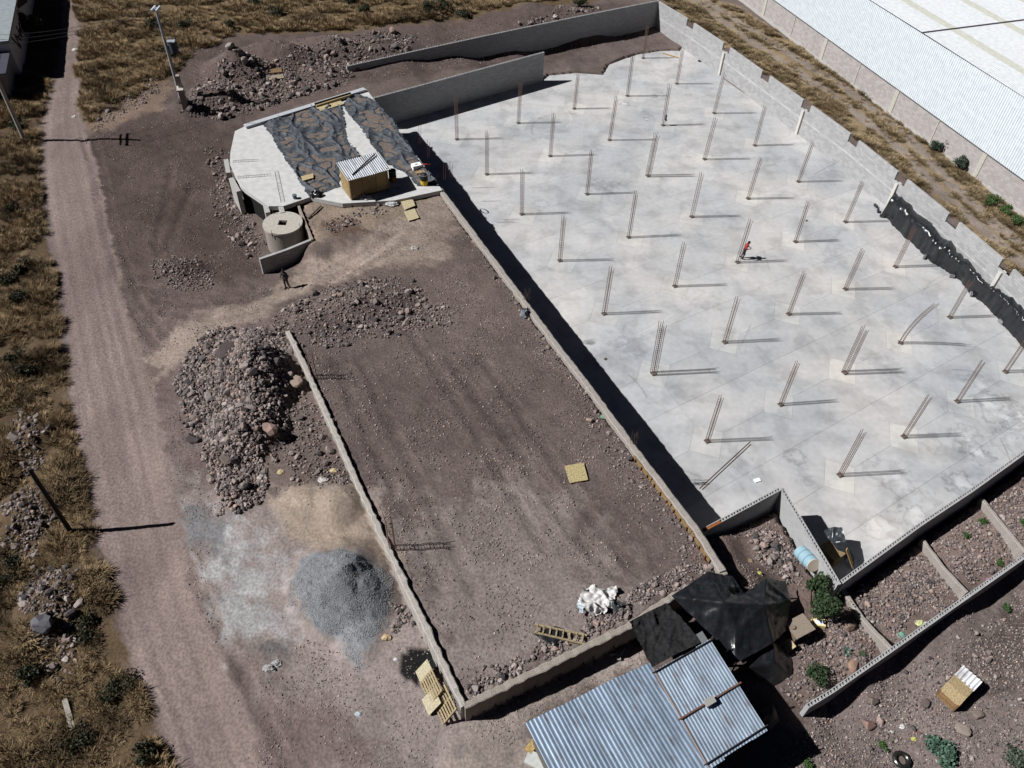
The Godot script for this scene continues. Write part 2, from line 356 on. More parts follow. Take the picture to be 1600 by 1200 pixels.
func build_ground() -> void:
	n_a.seed = 3; n_a.frequency = 0.09; n_a.fractal_octaves = 4
	n_b.seed = 9; n_b.frequency = 0.09; n_b.fractal_octaves = 3
	n_c.seed = 21; n_c.frequency = 0.09; n_c.fractal_octaves = 2
	slab_wide = Geometry2D.offset_polygon(SLAB, 0.3)[0]
	bank_front = BANK.slice(1, 7)
	coarse_field()
	hgt.resize(GNX * GNZ)
	# areas of soil, in the order they are laid: outline, colour as seen, ragged edge in metres
	var areas := [
		[[Vector2(-76.93, -102.97), Vector2(-57.16, -100.59), Vector2(-51.12, -89.37), Vector2(-47.18, -79.86), Vector2(-44.62, -72.92), Vector2(-42.46, -64.57), Vector2(-39.22, -56.43), Vector2(-35.93, -49.72), Vector2(-31.92, -42.31), Vector2(-28.25, -35.05), Vector2(-25.89, -30.44), Vector2(-23.64, -26.41), Vector2(-21.57, -22.76), Vector2(-20.06, -20.23), Vector2(-18.95, -18.54), Vector2(-17.40, -16.00), Vector2(-15.62, -13.75), Vector2(-14.02, -11.40), Vector2(-12.63, -9.20), Vector2(-26.75, -8.61)], seen(96, 80, 62), 0.8],
		[[Vector2(-54.25, -100.95), Vector2(-42.74, -73.11), Vector2(-37.99, -62.17), Vector2(-36.69, -63.39), Vector2(-35.03, -67.44), Vector2(-32.99, -72.81), Vector2(-33.07, -77.22), Vector2(-29.16, -81.62), Vector2(-23.82, -84.05), Vector2(-17.95, -85.16), Vector2(-12.81, -87.69), Vector2(-4.76, -92.82), Vector2(2.49, -95.38), Vector2(10.48, -103.29), Vector2(15.30, -113.23)], seen(110, 93, 70), 1.2],
		[[Vector2(-33.73, -63.69), Vector2(-36.48, -62.85), Vector2(-37.46, -61.13), Vector2(-37.88, -64.99), Vector2(-36.31, -68.55), Vector2(-32.99, -72.81), Vector2(-30.54, -68.95)], seen(128, 110, 98), 1.0],
		[[Vector2(-37.22, -61.19), Vector2(-30.54, -68.95), Vector2(-24.20, -66.78), Vector2(-24.82, -60.45), Vector2(-23.87, -54.96), Vector2(-17.88, -45.28), Vector2(-18.29, -43.46), Vector2(-21.94, -40.87), Vector2(-25.43, -40.80), Vector2(-28.90, -45.46), Vector2(-31.96, -50.94)], seen(92, 79, 75), 0.8],
		[[Vector2(-26.67, -43.59), Vector2(-18.29, -43.46), Vector2(-15.30, -37.30), Vector2(-20.68, -36.95), Vector2(-20.40, -31.01), Vector2(-21.86, -33.04)], seen(112, 98, 95), 1.2],
		[[Vector2(-34.69, -80.47), Vector2(-25.16, -84.06), Vector2(-17.84, -84.47), Vector2(-12.78, -87.41), Vector2(5.64, -99.44), Vector2(13.41, -100.49), Vector2(14.32, -91.40), Vector2(2.61, -84.84), Vector2(-17.11, -72.68), Vector2(-15.80, -72.15), Vector2(-24.90, -65.02), Vector2(-32.03, -64.45)], seen(100, 87, 83), 1.0],
		[[Vector2(-17.45, -41.18), Vector2(-15.30, -44.54), Vector2(-13.25, -45.94), Vector2(-10.75, -47.75), Vector2(-8.36, -51.38), Vector2(-6.28, -59.80), Vector2(-4.03, -55.22), Vector2(-4.95, -45.73), Vector2(-7.53, -44.45), Vector2(-10.96, -43.49), Vector2(-14.19, -41.69), Vector2(-15.93, -39.86), Vector2(-20.38, -36.03), Vector2(-21.45, -33.02), Vector2(-22.85, -35.28), Vector2(-21.47, -39.46)], seen(152, 137, 127), 1.0],
		[[Vector2(-17.32, -53.66), Vector2(-14.53, -46.48), Vector2(-11.69, -47.93), Vector2(-8.29, -50.80), Vector2(-6.17, -53.94), Vector2(-9.72, -52.69)], seen(140, 125, 112), 0.6],
		[[Vector2(-14.75, -49.23), Vector2(-11.93, -49.44), Vector2(-11.07, -48.31), Vector2(-13.42, -47.02)], seen(96, 80, 72), 0.6],
		[[Vector2(-14.50, -37.43), Vector2(-10.25, -39.65), Vector2(-6.23, -40.75), Vector2(-4.36, -38.95), Vector2(2.33, -36.95), Vector2(5.56, -36.29), Vector2(11.04, -22.32), Vector2(6.57, -18.45), Vector2(6.09, -18.10), Vector2(-1.47, -13.93), Vector2(-6.14, -22.13), Vector2(-10.09, -29.38)], seen(106, 94, 91), 0.3],
		[[Vector2(-6.65, -23.38), Vector2(-3.42, -24.36), Vector2(0.22, -26.67), Vector2(2.32, -25.50), Vector2(6.16, -21.38), Vector2(6.57, -18.45), Vector2(6.09, -18.10), Vector2(-1.47, -13.93)], seen(134, 123, 119), 2.4],
		[[Vector2(-19.53, -28.60), Vector2(-16.08, -25.48), Vector2(-12.57, -25.29), Vector2(-6.95, -25.41), Vector2(-5.78, -21.89), Vector2(-4.48, -19.13), Vector2(-1.48, -13.83), Vector2(-0.34, -11.31), Vector2(-9.10, -10.02), Vector2(-10.63, -12.85), Vector2(-14.09, -18.28), Vector2(-17.45, -24.00)], seen(147, 135, 131), 1.0],
		[[Vector2(-21.10, -31.98), Vector2(-17.95, -31.94), Vector2(-15.43, -25.28), Vector2(-18.80, -27.25)], seen(120, 106, 103), 0.8],
		[[Vector2(-12.87, -25.08), Vector2(-10.87, -25.65), Vector2(-7.66, -25.59), Vector2(-5.62, -21.90), Vector2(-4.60, -20.13), Vector2(-5.28, -20.23), Vector2(-7.26, -21.24), Vector2(-9.30, -21.49), Vector2(-11.34, -22.92)], seen(158, 143, 130), 0.7],
		[[Vector2(-16.14, -24.36), Vector2(-15.13, -23.91), Vector2(-12.91, -22.48), Vector2(-11.02, -19.81), Vector2(-10.51, -17.51), Vector2(-11.55, -16.75), Vector2(-12.61, -16.76), Vector2(-13.94, -18.28), Vector2(-14.97, -20.28), Vector2(-14.91, -21.75)], seen(170, 168, 168), 2.6],
		[[Vector2(-17.68, -24.20), Vector2(-15.96, -24.35), Vector2(-14.67, -22.81), Vector2(-14.55, -21.03), Vector2(-16.19, -22.11)], seen(126, 125, 127), 1.0],
		[[Vector2(-10.57, -20.17), Vector2(-9.97, -21.37), Vector2(-8.55, -21.26), Vector2(-7.18, -20.86), Vector2(-5.89, -20.30), Vector2(-5.42, -19.38), Vector2(-5.62, -17.99), Vector2(-6.24, -17.11), Vector2(-6.53, -15.77), Vector2(-7.29, -16.87), Vector2(-8.18, -17.60), Vector2(-9.33, -18.03)], seen(134, 137, 141), 0.5],
		[[Vector2(-16.89, -22.13), Vector2(-13.48, -18.32), Vector2(-13.45, -17.04), Vector2(-15.40, -19.56)], seen(150, 138, 132), 1.0],
		[[Vector2(-11.64, -17.13), Vector2(-10.36, -16.87), Vector2(-9.74, -15.38), Vector2(-10.90, -15.31)], seen(112, 108, 106), 0.9],
		[[Vector2(-13.36, -16.73), Vector2(-8.04, -14.28), Vector2(-4.29, -12.21), Vector2(-7.33, -10.58), Vector2(-9.55, -10.76), Vector2(-11.88, -14.44)], seen(128, 113, 109), 1.6],
		[[Vector2(-1.42, -13.83), Vector2(6.28, -18.00), Vector2(7.71, -18.38), Vector2(6.95, -16.75), Vector2(1.52, -14.06), Vector2(1.58, -11.15), Vector2(-2.19, -10.70)], seen(156, 144, 137), 0.7],
		[[Vector2(10.85, -24.22), Vector2(16.27, -29.05), Vector2(17.99, -22.71), Vector2(19.33, -18.95), Vector2(14.68, -15.52), Vector2(13.31, -18.74), Vector2(8.76, -19.45)], seen(120, 104, 98), 0.5],
		[[Vector2(17.81, -21.73), Vector2(31.26, -31.18), Vector2(30.18, -24.93), Vector2(19.73, -19.04), Vector2(17.90, -22.32)], seen(132, 115, 109), 0.6],
		[[Vector2(14.49, -15.36), Vector2(28.65, -24.25), Vector2(31.15, -23.56), Vector2(26.14, -11.94), Vector2(11.70, -11.15)], seen(128, 116, 112), 0.6],
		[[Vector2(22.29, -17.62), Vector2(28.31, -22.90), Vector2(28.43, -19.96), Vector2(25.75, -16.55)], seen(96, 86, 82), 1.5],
		[[Vector2(12.18, -13.63), Vector2(16.03, -15.23), Vector2(17.95, -13.29), Vector2(12.11, -11.72)], seen(124, 112, 107), 1.0],
		[[Vector2(16.62, -109.17), Vector2(25.33, -101.84), Vector2(33.22, -86.04), Vector2(37.72, -72.64), Vector2(41.55, -62.33), Vector2(43.83, -55.87), Vector2(41.55, -48.33), Vector2(39.19, -49.70), Vector2(36.72, -59.01), Vector2(31.67, -72.11), Vector2(25.33, -84.80), Vector2(15.97, -102.38)], seen(140, 122, 96), 0.5],
		[[Vector2(13.22, -97.88), Vector2(15.22, -93.22), Vector2(11.95, -89.10), Vector2(8.20, -85.16), Vector2(2.76, -83.00), Vector2(2.06, -84.68), Vector2(7.65, -89.51)], seen(112, 100, 97), 0.6]]
	var boxes := []
	for a in areas:
		a[0] = PackedVector2Array(a[0])
		var r := Rect2(a[0][0], Vector2.ZERO)
		for p in a[0]: r = r.expand(p)
		boxes.append(r.grow(a[2] + 0.3))
	var ruts := [PackedVector2Array([Vector2(17.46, -109.27), Vector2(20.17, -103.25), Vector2(26.83, -89.06), Vector2(31.67, -79.71), Vector2(35.38, -70.02), Vector2(36.72, -62.25), Vector2(38.36, -57.54), Vector2(40.13, -52.01), Vector2(41.21, -47.56)]), PackedVector2Array([Vector2(19.13, -109.47), Vector2(21.62, -103.42), Vector2(27.47, -92.48), Vector2(33.62, -80.88), Vector2(37.13, -70.77), Vector2(38.53, -62.60), Vector2(39.82, -57.83), Vector2(41.09, -54.35), Vector2(42.61, -50.73)])]
	var tracks := []   # wheel marks pressed into the soil: line, half width
	for s in [[Vector2(-37.56, -61.12), Vector2(-34.31, -55.87), Vector2(-31.96, -50.94), Vector2(-29.11, -45.41), Vector2(-26.28, -40.74), Vector2(-23.04, -36.44)], [Vector2(-36.69, -61.24), Vector2(-33.42, -55.10), Vector2(-31.08, -50.16), Vector2(-28.49, -45.55), Vector2(-25.64, -40.78), Vector2(-22.36, -36.96)],
		[Vector2(-28.83, -57.81), Vector2(-27.57, -51.58), Vector2(-26.83, -47.36), Vector2(-25.87, -45.88)], [Vector2(-26.54, -55.40), Vector2(-26.14, -50.93), Vector2(-25.57, -46.67)], [Vector2(-24.56, -40.83), Vector2(-20.41, -40.18), Vector2(-16.55, -42.10), Vector2(-12.95, -44.33), Vector2(-8.95, -48.34)], [Vector2(-23.65, -39.47), Vector2(-19.60, -38.90), Vector2(-15.56, -40.16), Vector2(-12.15, -42.70), Vector2(-7.84, -47.03)],
		[Vector2(-11.13, -34.94), Vector2(-7.69, -28.02), Vector2(-4.95, -23.08), Vector2(-2.94, -19.17)], [Vector2(-9.57, -35.04), Vector2(-6.33, -28.56), Vector2(-3.31, -23.17), Vector2(-1.40, -19.24)], [Vector2(-4.05, -35.39), Vector2(0.16, -28.46), Vector2(3.31, -23.12), Vector2(5.48, -20.63)], [Vector2(-2.06, -35.51), Vector2(1.96, -28.57), Vector2(4.65, -23.58), Vector2(6.75, -20.69)], [Vector2(-15.62, -20.26), Vector2(-13.15, -17.06), Vector2(-10.95, -14.20), Vector2(-8.91, -11.55)], [Vector2(-6.70, -37.56), Vector2(-2.93, -31.18), Vector2(-0.10, -25.79), Vector2(1.99, -21.91)]]:
		tracks.append(PackedVector2Array(s))
	var on_road := false
	var dirt := seen(112, 99, 94)
	var road_c := seen(143, 127, 122)
	var soil_d := seen(70, 58, 57)
	var grass_e := seen(150, 118, 66)
	var rut_c := seen(142, 130, 120)
	var col := PackedColorArray()
	col.resize(GNX * GNZ)
	var ver := PackedVector3Array()
	ver.resize(GNX * GNZ)
	for j in GNZ:
		var z := GZ0 + j * GSTEP
		var rl := edge_x(road_l, z)
		var rr := edge_x(road_r, z)
		for k in GNX:
			var x := GX0 + k * GSTEP
			var o := j * GNX + k
			var h := raw_h(x, z)
			var w1 := n_a.get_noise_2d(x * 5.0, z * 5.0 + 40.0)
			var w2 := n_b.get_noise_2d(x * 5.0 + 70.0, z * 5.0)
			var c := dirt
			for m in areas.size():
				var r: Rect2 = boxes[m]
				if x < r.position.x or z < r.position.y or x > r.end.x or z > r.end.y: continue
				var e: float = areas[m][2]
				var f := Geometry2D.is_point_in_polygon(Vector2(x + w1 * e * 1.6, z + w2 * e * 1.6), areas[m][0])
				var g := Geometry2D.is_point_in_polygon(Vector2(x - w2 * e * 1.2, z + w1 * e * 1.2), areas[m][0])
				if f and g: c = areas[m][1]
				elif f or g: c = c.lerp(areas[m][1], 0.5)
			var re := 0.35 * w1
			on_road = x > rl + re and x < rr + re
			if x > rl + re and x < rr + re:
				var t := (x - rl) / maxf(rr - rl, 0.5)
				var s := n_c.get_noise_2d(t * 70.0, z * 0.25) + 0.8 * n_c.get_noise_2d(t * 190.0 + 30.0, z * 0.4)
				c = tone(road_c, 1.0 + 0.2 * s - (0.1 if absf(fposmod(t * 5.2 + 0.25 * n_c.get_noise_1d(z * 0.8), 1.0) - 0.5) < 0.07 else 0.0))
				c = c.lerp(dirt, clampf(0.1 + 1.2 * n_a.get_noise_2d(x * 1.5 + 9.0, z * 0.6), 0.0, 0.4))
				h += 0.03 * s - 0.05
			elif x > 14.0 and z < -38.0:
				for rt in ruts:
					var d := strip_dist(Vector2(x + 0.25 * w1, z + 0.25 * w2), rt)
					if d < 0.75:
						c = c.lerp(rut_c, clampf((0.75 - d) * 4.0, 0.0, 1.0)); h -= 0.05
			if x < 12.0 and hgt.size() > 0:
				for tr in tracks:
					if absf(x - tr[0].x) > 16.0: continue
					var d := strip_dist(Vector2(x + 0.15 * w1, z + 0.15 * w2), tr)
					if d < 0.3:
						c = tone(c, 0.86); h -= 0.05
					elif d < 0.55:
						c = tone(c, 1.07); h += 0.025
			var big := n_a.get_noise_2d(x * 1.1 + 300.0, z * 1.1)
			var mid := n_b.get_noise_2d(x * 6.0 + 100.0, z * 6.0)
			var fin := n_c.get_noise_2d(x * 40.0, z * 40.0)
			c = tone(c, 1.0 + (0.12 * big + 0.05 * mid + 0.06 * fin if on_road else 0.34 * big + 0.22 * mid + 0.22 * fin))
			var ash := Vector2(x, z).distance_to(Vector2(-3.74, -16.17)) + 0.25 * w1
			if ash < 0.85: c = lin(0.012, 0.012, 0.012)
			hgt[o] = h
			col[o] = c
			ver[o] = Vector3(x, h, z)
	var nor := PackedVector3Array()
	nor.resize(GNX * GNZ)
	for j in GNZ:
		for k in GNX:
			var o := j * GNX + k
			var l := hgt[o - 1] if k > 0 else hgt[o]
			var r := hgt[o + 1] if k < GNX - 1 else hgt[o]
			var b := hgt[o - GNX] if j > 0 else hgt[o]
			var f := hgt[o + GNX] if j < GNZ - 1 else hgt[o]
			nor[o] = Vector3(l - r, 2.0 * GSTEP, b - f).normalized()
	var idx := PackedInt32Array()
	idx.resize((GNX - 1) * (GNZ - 1) * 6)
	var q := 0
	for j in GNZ - 1:
		for k in GNX - 1:
			var o := j * GNX + k
			idx[q] = o; idx[q + 1] = o + 1; idx[q + 2] = o + GNX + 1
			idx[q + 3] = o; idx[q + 4] = o + GNX + 1; idx[q + 5] = o + GNX
			q += 6
	var a := []
	a.resize(Mesh.ARRAY_MAX)
	a[Mesh.ARRAY_VERTEX] = ver; a[Mesh.ARRAY_NORMAL] = nor; a[Mesh.ARRAY_COLOR] = col; a[Mesh.ARRAY_INDEX] = idx
	var ms := ArrayMesh.new()
	ms.add_surface_from_arrays(Mesh.PRIMITIVE_TRIANGLES, a)
	ms.surface_set_material(0, M.ground)
	var g := put(ms, "ground", self)
	tag(struct(g), "brown dirt ground of the plot with the pinkish dirt road", "ground")
	var far := MB.new()
	far.col = seen(100, 82, 58)
	far.quad(Vector3(-900, -1.2, -900), Vector3(900, -1.2, -900), Vector3(900, -1.2, 900), Vector3(-900, -1.2, 900))
	tag(struct(part(far, "terrain", M.ground, self)), "flat dry land stretching away around the plot", "terrain")

# ---------------------------------------------------------------- concrete floor and rebar cages
func lat(i: float, j: float) -> Vector2:
	return Vector2(-6.62 + 6.0302 * i + 3.6004 * j - 0.0892 * i * i - 0.1103 * i * j - 0.0692 * j * j, -68.902 - 3.6014 * i + 6.1296 * j + 0.0725 * i * i - 0.0197 * j * j)

func slab_texture() -> ImageTexture:
	var S := 1280
	var f := FastNoiseLite.new()
	f.seed = 77; f.frequency = 0.006; f.fractal_octaves = 5
	var a := f.get_image(S, S); a.convert(Image.FORMAT_L8)
	f.seed = 12; f.frequency = 0.022; f.fractal_octaves = 5; f.domain_warp_enabled = true; f.domain_warp_amplitude = 40.0; f.domain_warp_frequency = 0.01
	var b := f.get_image(S, S); b.convert(Image.FORMAT_L8)
	f.seed = 5; f.frequency = 0.12; f.fractal_octaves = 3; f.domain_warp_enabled = false
	var c := f.get_image(S, S); c.convert(Image.FORMAT_L8)
	var da := a.get_data()
	var db := b.get_data()
	var dc := c.get_data()
	# trowel streaks in two directions
	f.seed = 31; f.frequency = 0.05; f.fractal_octaves = 4
	var s1 := f.get_image(S / 8, S); s1.convert(Image.FORMAT_L8); s1.resize(S, S, Image.INTERPOLATE_CUBIC)
	f.seed = 32; f.frequency = 0.035
	var s2 := f.get_image(S, S / 10); s2.convert(Image.FORMAT_L8); s2.resize(S, S, Image.INTERPOLATE_CUBIC)
	var d1 := s1.get_data()
	var d2 := s2.get_data()
	var val := PackedFloat32Array()
	val.resize(S * S)
	for k in S * S:
		var big := da[k] / 255.0 - 0.5
		var mid := db[k] / 255.0 - 0.5
		var t := 1.0 + 0.16 * big + 0.26 * minf(mid + 0.06, 0.1) + 0.07 * (dc[k] / 255.0 - 0.5)
		val[k] = t + 0.05 * (d1[k] / 255.0 - 0.5) + 0.05 * (d2[k] / 255.0 - 0.5)
	# dried puddles: a pale bloom of lime with a darker rim where dirt settled
	var n := FastNoiseLite.new()
	n.seed = 4; n.frequency = 0.03; n.fractal_octaves = 3
	for q in [[Vector2(32.55, -36.73), 1.6, 0.5], [Vector2(33.17, -35.64), 1.1, 0.5], [Vector2(32.01, -37.57), 0.9, 0.4], [Vector2(29.33, -34.32), 1.0, 0.5], [Vector2(29.56, -33.26), 0.9, 0.6], [Vector2(29.70, -32.75), 0.8, 0.6], [Vector2(27.64, -30.38), 0.9, 0.7], [Vector2(24.20, -27.71), 1.0, 0.6], [Vector2(24.78, -28.56), 1.2, 0.3], [Vector2(21.72, -26.96), 1.0, 0.4], [Vector2(22.55, -26.87), 0.9, 0.3], [Vector2(17.84, -31.98), 0.6, 0.6], [Vector2(18.14, -30.59), 0.9, -0.5], [Vector2(18.40, -30.02), 0.8, -0.5], [Vector2(23.02, -31.11), 1.2, 0.4], [Vector2(23.73, -30.16), 1.0, 0.4], [Vector2(32.50, -33.96), 1.4, 0.4], [Vector2(29.05, -36.53), 0.5, 0.3], [Vector2(26.82, -33.64), 0.8, 0.4], [Vector2(31.00, -39.62), 0.9, -0.6], [Vector2(32.13, -39.08), 0.8, 0.4], [Vector2(1.78, -58.64), 0.7, 0.4], [Vector2(14.44, -30.88), 1.3, -0.5], [Vector2(14.29, -32.39), 0.9, -0.5], [Vector2(8.26, -41.38), 2.2, -0.6], [Vector2(7.15, -61.86), 2.0, -0.6], [Vector2(0.72, -73.99), 1.6, -0.4], [Vector2(13.90, -79.23), 0.8, 0.7], [Vector2(10.13, -77.23), 0.5, 0.8], [Vector2(12.17, -74.37), 0.4, 0.8], [Vector2(26.07, -60.34), 2.4, -0.3], [Vector2(25.39, -52.99), 2.0, -0.4], [Vector2(14.18, -46.66), 1.8, -0.3], [Vector2(25.95, -40.56), 2.0, -0.4], [Vector2(15.47, -67.40), 0.5, -0.7], [Vector2(17.66, -68.16), 1.0, -0.4], [Vector2(-7.22, -63.85), 1.6, -0.3], [Vector2(2.63, -76.81), 2.6, 0.12]]:
		var p: Vector2 = q[0]
		var R: float = q[1]
		var kx := S / 80.0
		var cx := (p.x + 18.0) * kx
		var cz := (p.y + 97.0) * kx
		var rr := int(R * 1.7 * kx)
		for y in range(maxi(int(cz) - rr, 0), mini(int(cz) + rr, S)):
			for x in range(maxi(int(cx) - rr, 0), mini(int(cx) + rr, S)):
				var d := Vector2((x - cx) / kx, (y - cz) / kx).length() / R + 0.75 * n.get_noise_2d(x * 2.0, y * 2.0) + 0.3 * n.get_noise_2d(x * 7.0, y * 7.0)
				if d < 0.62: val[y * S + x] += 0.12 * q[2] * smoothstep(0.62, 0.3, d)
				elif d < 1.05 and q[2] > 0.2: val[y * S + x] -= 0.2 * q[2] * (1.0 - absf(d - 0.82) / 0.22) * float(absf(d - 0.82) < 0.22)
	# scuffs: dragged hoses, wheels and boards
	var rr2 := RandomNumberGenerator.new()
	rr2.seed = 14
	for k in 90:
		var p := Vector2(rr2.randf() * S, rr2.randf() * S)
		var ang := rr2.randf() * TAU
		var cv := rr2.randf_range(-0.02, 0.02)
		var st := rr2.randf_range(-0.11, 0.07)
		for q in rr2.randi_range(20, 80):
			p += Vector2(cos(ang), sin(ang)); ang += cv
			if p.x < 1 or p.y < 1 or p.x > S - 2 or p.y > S - 2: break
			var o := int(p.y) * S + int(p.x)
			val[o] += st; val[o + 1] += st * 0.5; val[o + S] += st * 0.5
	var out := PackedByteArray()
	out.resize(S * S * 3)
	for k in S * S:
		var t := clampf(val[k] * 0.86, 0.0, 1.0)
		var wm := (da[k] / 255.0 - 0.5) * 0.05
		out[k * 3] = int(clampf(t * (1.0 + wm), 0, 1) * 255.0); out[k * 3 + 1] = int(t * 255.0); out[k * 3 + 2] = int(clampf(t * (1.0 - wm), 0, 1) * 255.0)
	return ImageTexture.create_from_image(Image.create_from_data(S, S, false, Image.FORMAT_RGB8, out))

func flat_piece(poly: PackedVector2Array, y0: float, y1: float, c: Color) -> MB:
	var b := MB.new()
	b.col = c
	b.prism(poly, y0, y1)
	for p in b.v: b.u.append(Vector2((p.x + 18.0) / 80.0, (p.z + 97.0) / 80.0))
	return b

func build_slab() -> void:
	var m := StandardMaterial3D.new()
	m.vertex_color_use_as_albedo = true
	m.albedo_texture = slab_texture()
	m.roughness = 0.8
	m.metallic_specular = 0.3
	var f := thing("concrete_floor", "pale grey poured concrete floor with rebar cages standing on it", "concrete floor", Vector3.ZERO)
	struct(f)
	var base := MB.new()
	base.col = lin(0.4, 0.4, 0.4)
	base.prism(SLAB, -0.5, -0.02)
	part(base, "base_course", M.concrete, f)
	var pads := []
	for j in range(-1, 9):
		for i in range(-1, 7):
			var r := 0.225
			pads.append([i, j, PackedVector2Array([lat(i - r, j), lat(i, j - r), lat(i + r, j), lat(i, j + r)])])
	var g := seen(196, 196, 197)
	rng.seed = 5
	var inner: PackedVector2Array = Geometry2D.offset_polygon(SLAB, -0.02)[0]
	for j2 in range(-8, 20):
		for i in range(-3, 8):
			var j := j2 * 0.5
			var cell := PackedVector2Array([lat(i, j), lat(i + 1, j), lat(i + 1, j + 0.5), lat(i, j + 0.5)])
			for c in Geometry2D.intersect_polygons(cell, inner):
				var pieces := [c]
				for p in pads:
					if absf(p[0] - i - 0.5) > 1.0 or absf(p[1] - j - 0.25) > 1.0: continue
					var nx := []
					for q in pieces: nx.append_array(Geometry2D.clip_polygons(q, p[2]))
					pieces = nx
				for q in pieces:
					for s in Geometry2D.offset_polygon(q, -0.006):
						if s.size() > 2 and not Geometry2D.triangulate_polygon(s).is_empty():
							part(flat_piece(s, -0.021, rng.randf_range(-0.001, 0.001), tone(g, rng.randf_range(0.93, 1.05))), "panel", m, f)
	for p in pads:
		for c in Geometry2D.intersect_polygons(p[2], inner):
			for s in Geometry2D.offset_polygon(c, -0.006):
				if s.size() > 2 and not Geometry2D.triangulate_polygon(s).is_empty():
					var k := rng.randf_range(0.97, 1.04)
					var cream := seen(204, 203, 201) if p[0] >= 0 and p[0] < 5 and p[1] < 8 else g
					part(flat_piece(s, -0.021, 0.0015, tone(cream, k)), "column_pad", m, f)

func cage_meshes(h: float, w: float, bars: int, bend: float) -> Array:
	var out := []
	var at := [Vector2(-1, -1), Vector2(1, -1), Vector2(1, 1), Vector2(-1, 1), Vector2(0, -1), Vector2(0, 1), Vector2(1, 0), Vector2(-1, 0)]
	for k in bars:
		var b := MB.new()
		b.col = lin(0.2, 0.11, 0.085)
		var o: Vector2 = at[k] * w * 0.5
		var hh := h * (1.0 - 0.02 * (k % 3))
		var pts := []
		var n := 1 if bend == 0.0 else 8
		for s in n + 1:
			var y := hh * s / n
			pts.append(Vector3(o.x - bend * pow(y / h, 2.0), y, o.y))
		if bend == 0.0: pts = [pts[0], Vector3(o.x, hh - 0.45, o.y), Vector3(o.x * 1.25 + 0.03 * sin(k * 2.1 + w * 40.0), hh, o.y * 1.25 + 0.03 * cos(k * 1.7))]
		b.path(pts, 0.016, 5)
		out.append(b.mesh(M.rust))
	var s := MB.new()
	var y := 0.06
	while y < h - 0.35:
		var dx := -bend * pow(y / h, 2.0)
		var r := w * 0.5 + 0.012
		var q := [Vector3(-r + dx, y, -r), Vector3(r + dx, y, -r), Vector3(r + dx, y + 0.008, r), Vector3(-r + dx, y, r), Vector3(-r + dx, y, -r)]
		s.path(q, 0.0085, 4)
		y += 0.16
	out.append(s.mesh(M.rust))
	return out

func build_cages() -> void:
	var cols := [[5.04, -75.69, 3.63], [10.60, -78.92, 4.44], [16.05, -82.16, 4.00], [-0.50, -72.29, 4.24], [19.15, -76.05, 4.32], [13.70, -73.11, 4.22], [8.27, -69.81, 4.42], [2.61, -66.43, 4.24], [11.42, -63.77, 4.29], [16.98, -67.08, 4.29], [22.17, -70.00, 4.00], [-3.06, -62.85, 4.21], [25.03, -63.92, 4.05], [0.20, -56.90, 4.25], [5.82, -60.38, 4.34], [3.35, -50.78, 4.33], [9.03, -54.29, 4.35], [14.62, -57.63, 4.32], [19.95, -60.80, 4.12], [6.55, -44.65, 4.37], [12.16, -48.22, 4.18], [17.52, -51.59, 4.11], [9.65, -38.67, 4.70], [15.07, -42.15, 4.20], [22.80, -54.70, 3.87], [25.40, -48.79, 3.95], [20.35, -45.54, 4.11], [23.00, -39.59, 4.34], [17.90, -36.29, 3.94], [25.38, -33.95, 3.98], [30.01, -37.31, 3.85], [20.41, -30.59, 4.30], [12.54, -32.84, 4.32], [-6.21, -68.68, 4.46], [27.73, -57.88, 3.99], [30.20, -51.92, 3.86], [32.50, -45.99, 3.60], [34.46, -40.40, 3.60], [12.96, -88.00, 3.65]]
	var kinds := [cage_meshes(4.2, 0.2, 4, 0.0), cage_meshes(4.2, 0.22, 4, 0.0), cage_meshes(4.2, 0.34, 6, 0.0)]
	var foot := MB.new()
	foot.col = seen(120, 112, 106)
	foot.box(Transform3D(Basis(), Vector3(0, 0.02, 0)), Vector3(0.36, 0.036, 0.36))
	var foot_mesh := foot.mesh(M.rough_concrete)
	rng.seed = 8
	for k in cols.size() + 1:
		var bent := k == cols.size()
		var p := Vector3(27.87, 0.00, -42.91) if bent else Vector3(cols[k][0], 0.0, cols[k][1])
		p.y = 0.002
		var label := "rusty rebar cage standing upright on a cream diamond pad of the concrete floor"
		if bent: label = "rusty rebar cage bowed over to one side on the concrete floor"
		elif k == 5: label = "rusty rebar cage with a black rag caught halfway up its bars"
		elif k == 21: label = "rusty rebar cage that the person in red stands against"
		elif k == 22 or k == 8 or k == 27: label = "wide rusty rebar cage with six bars on the concrete floor"
		elif k == cols.size() - 1: label = "rusty rebar cage at the dirt edge of the floor near the tall wall corner"
		var o := thing("rebar_cage", label, "rebar cage", p, 0.53 + rng.randf_range(-0.03, 0.03), "rebar cages on the concrete floor")
		var ms: Array = cage_meshes(4.2, 0.2, 4, 0.9) if bent else kinds[2 if (k == 22 or k == 8 or k == 27) else (k % 2)]
		var sy: float = 1.0 if bent else cols[k][2] / 4.2
		for m in ms.size():
			var c := put(ms[m], "vertical_bar" if m < ms.size() - 1 else "stirrups", o)
			c.scale.y = sy
			if m == ms.size() - 1: c.set_meta("kind", "stuff")
		o.rotation.x = rng.randf_range(-0.025, 0.025)
		o.rotation.z = rng.randf_range(-0.025, 0.025)
		if bent: o.rotation.y = 2.75
		put(foot_mesh, "mortar_foot", o)
		if k == 5:
			var r := MB.new()
			r.col = lin(0.008, 0.008, 0.009)
			r.box(Transform3D(Basis(Vector3(0, 1, 0), 0.4), Vector3(0.12, 0.85, 0.1)), Vector3(0.16, 0.5, 0.1))
			r.box(Transform3D(Basis(Vector3(0, 0, 1), 0.5), Vector3(0.16, 0.62, 0.12)), Vector3(0.12, 0.3, 0.07))
			part(r, "rag", M.cloth, o)

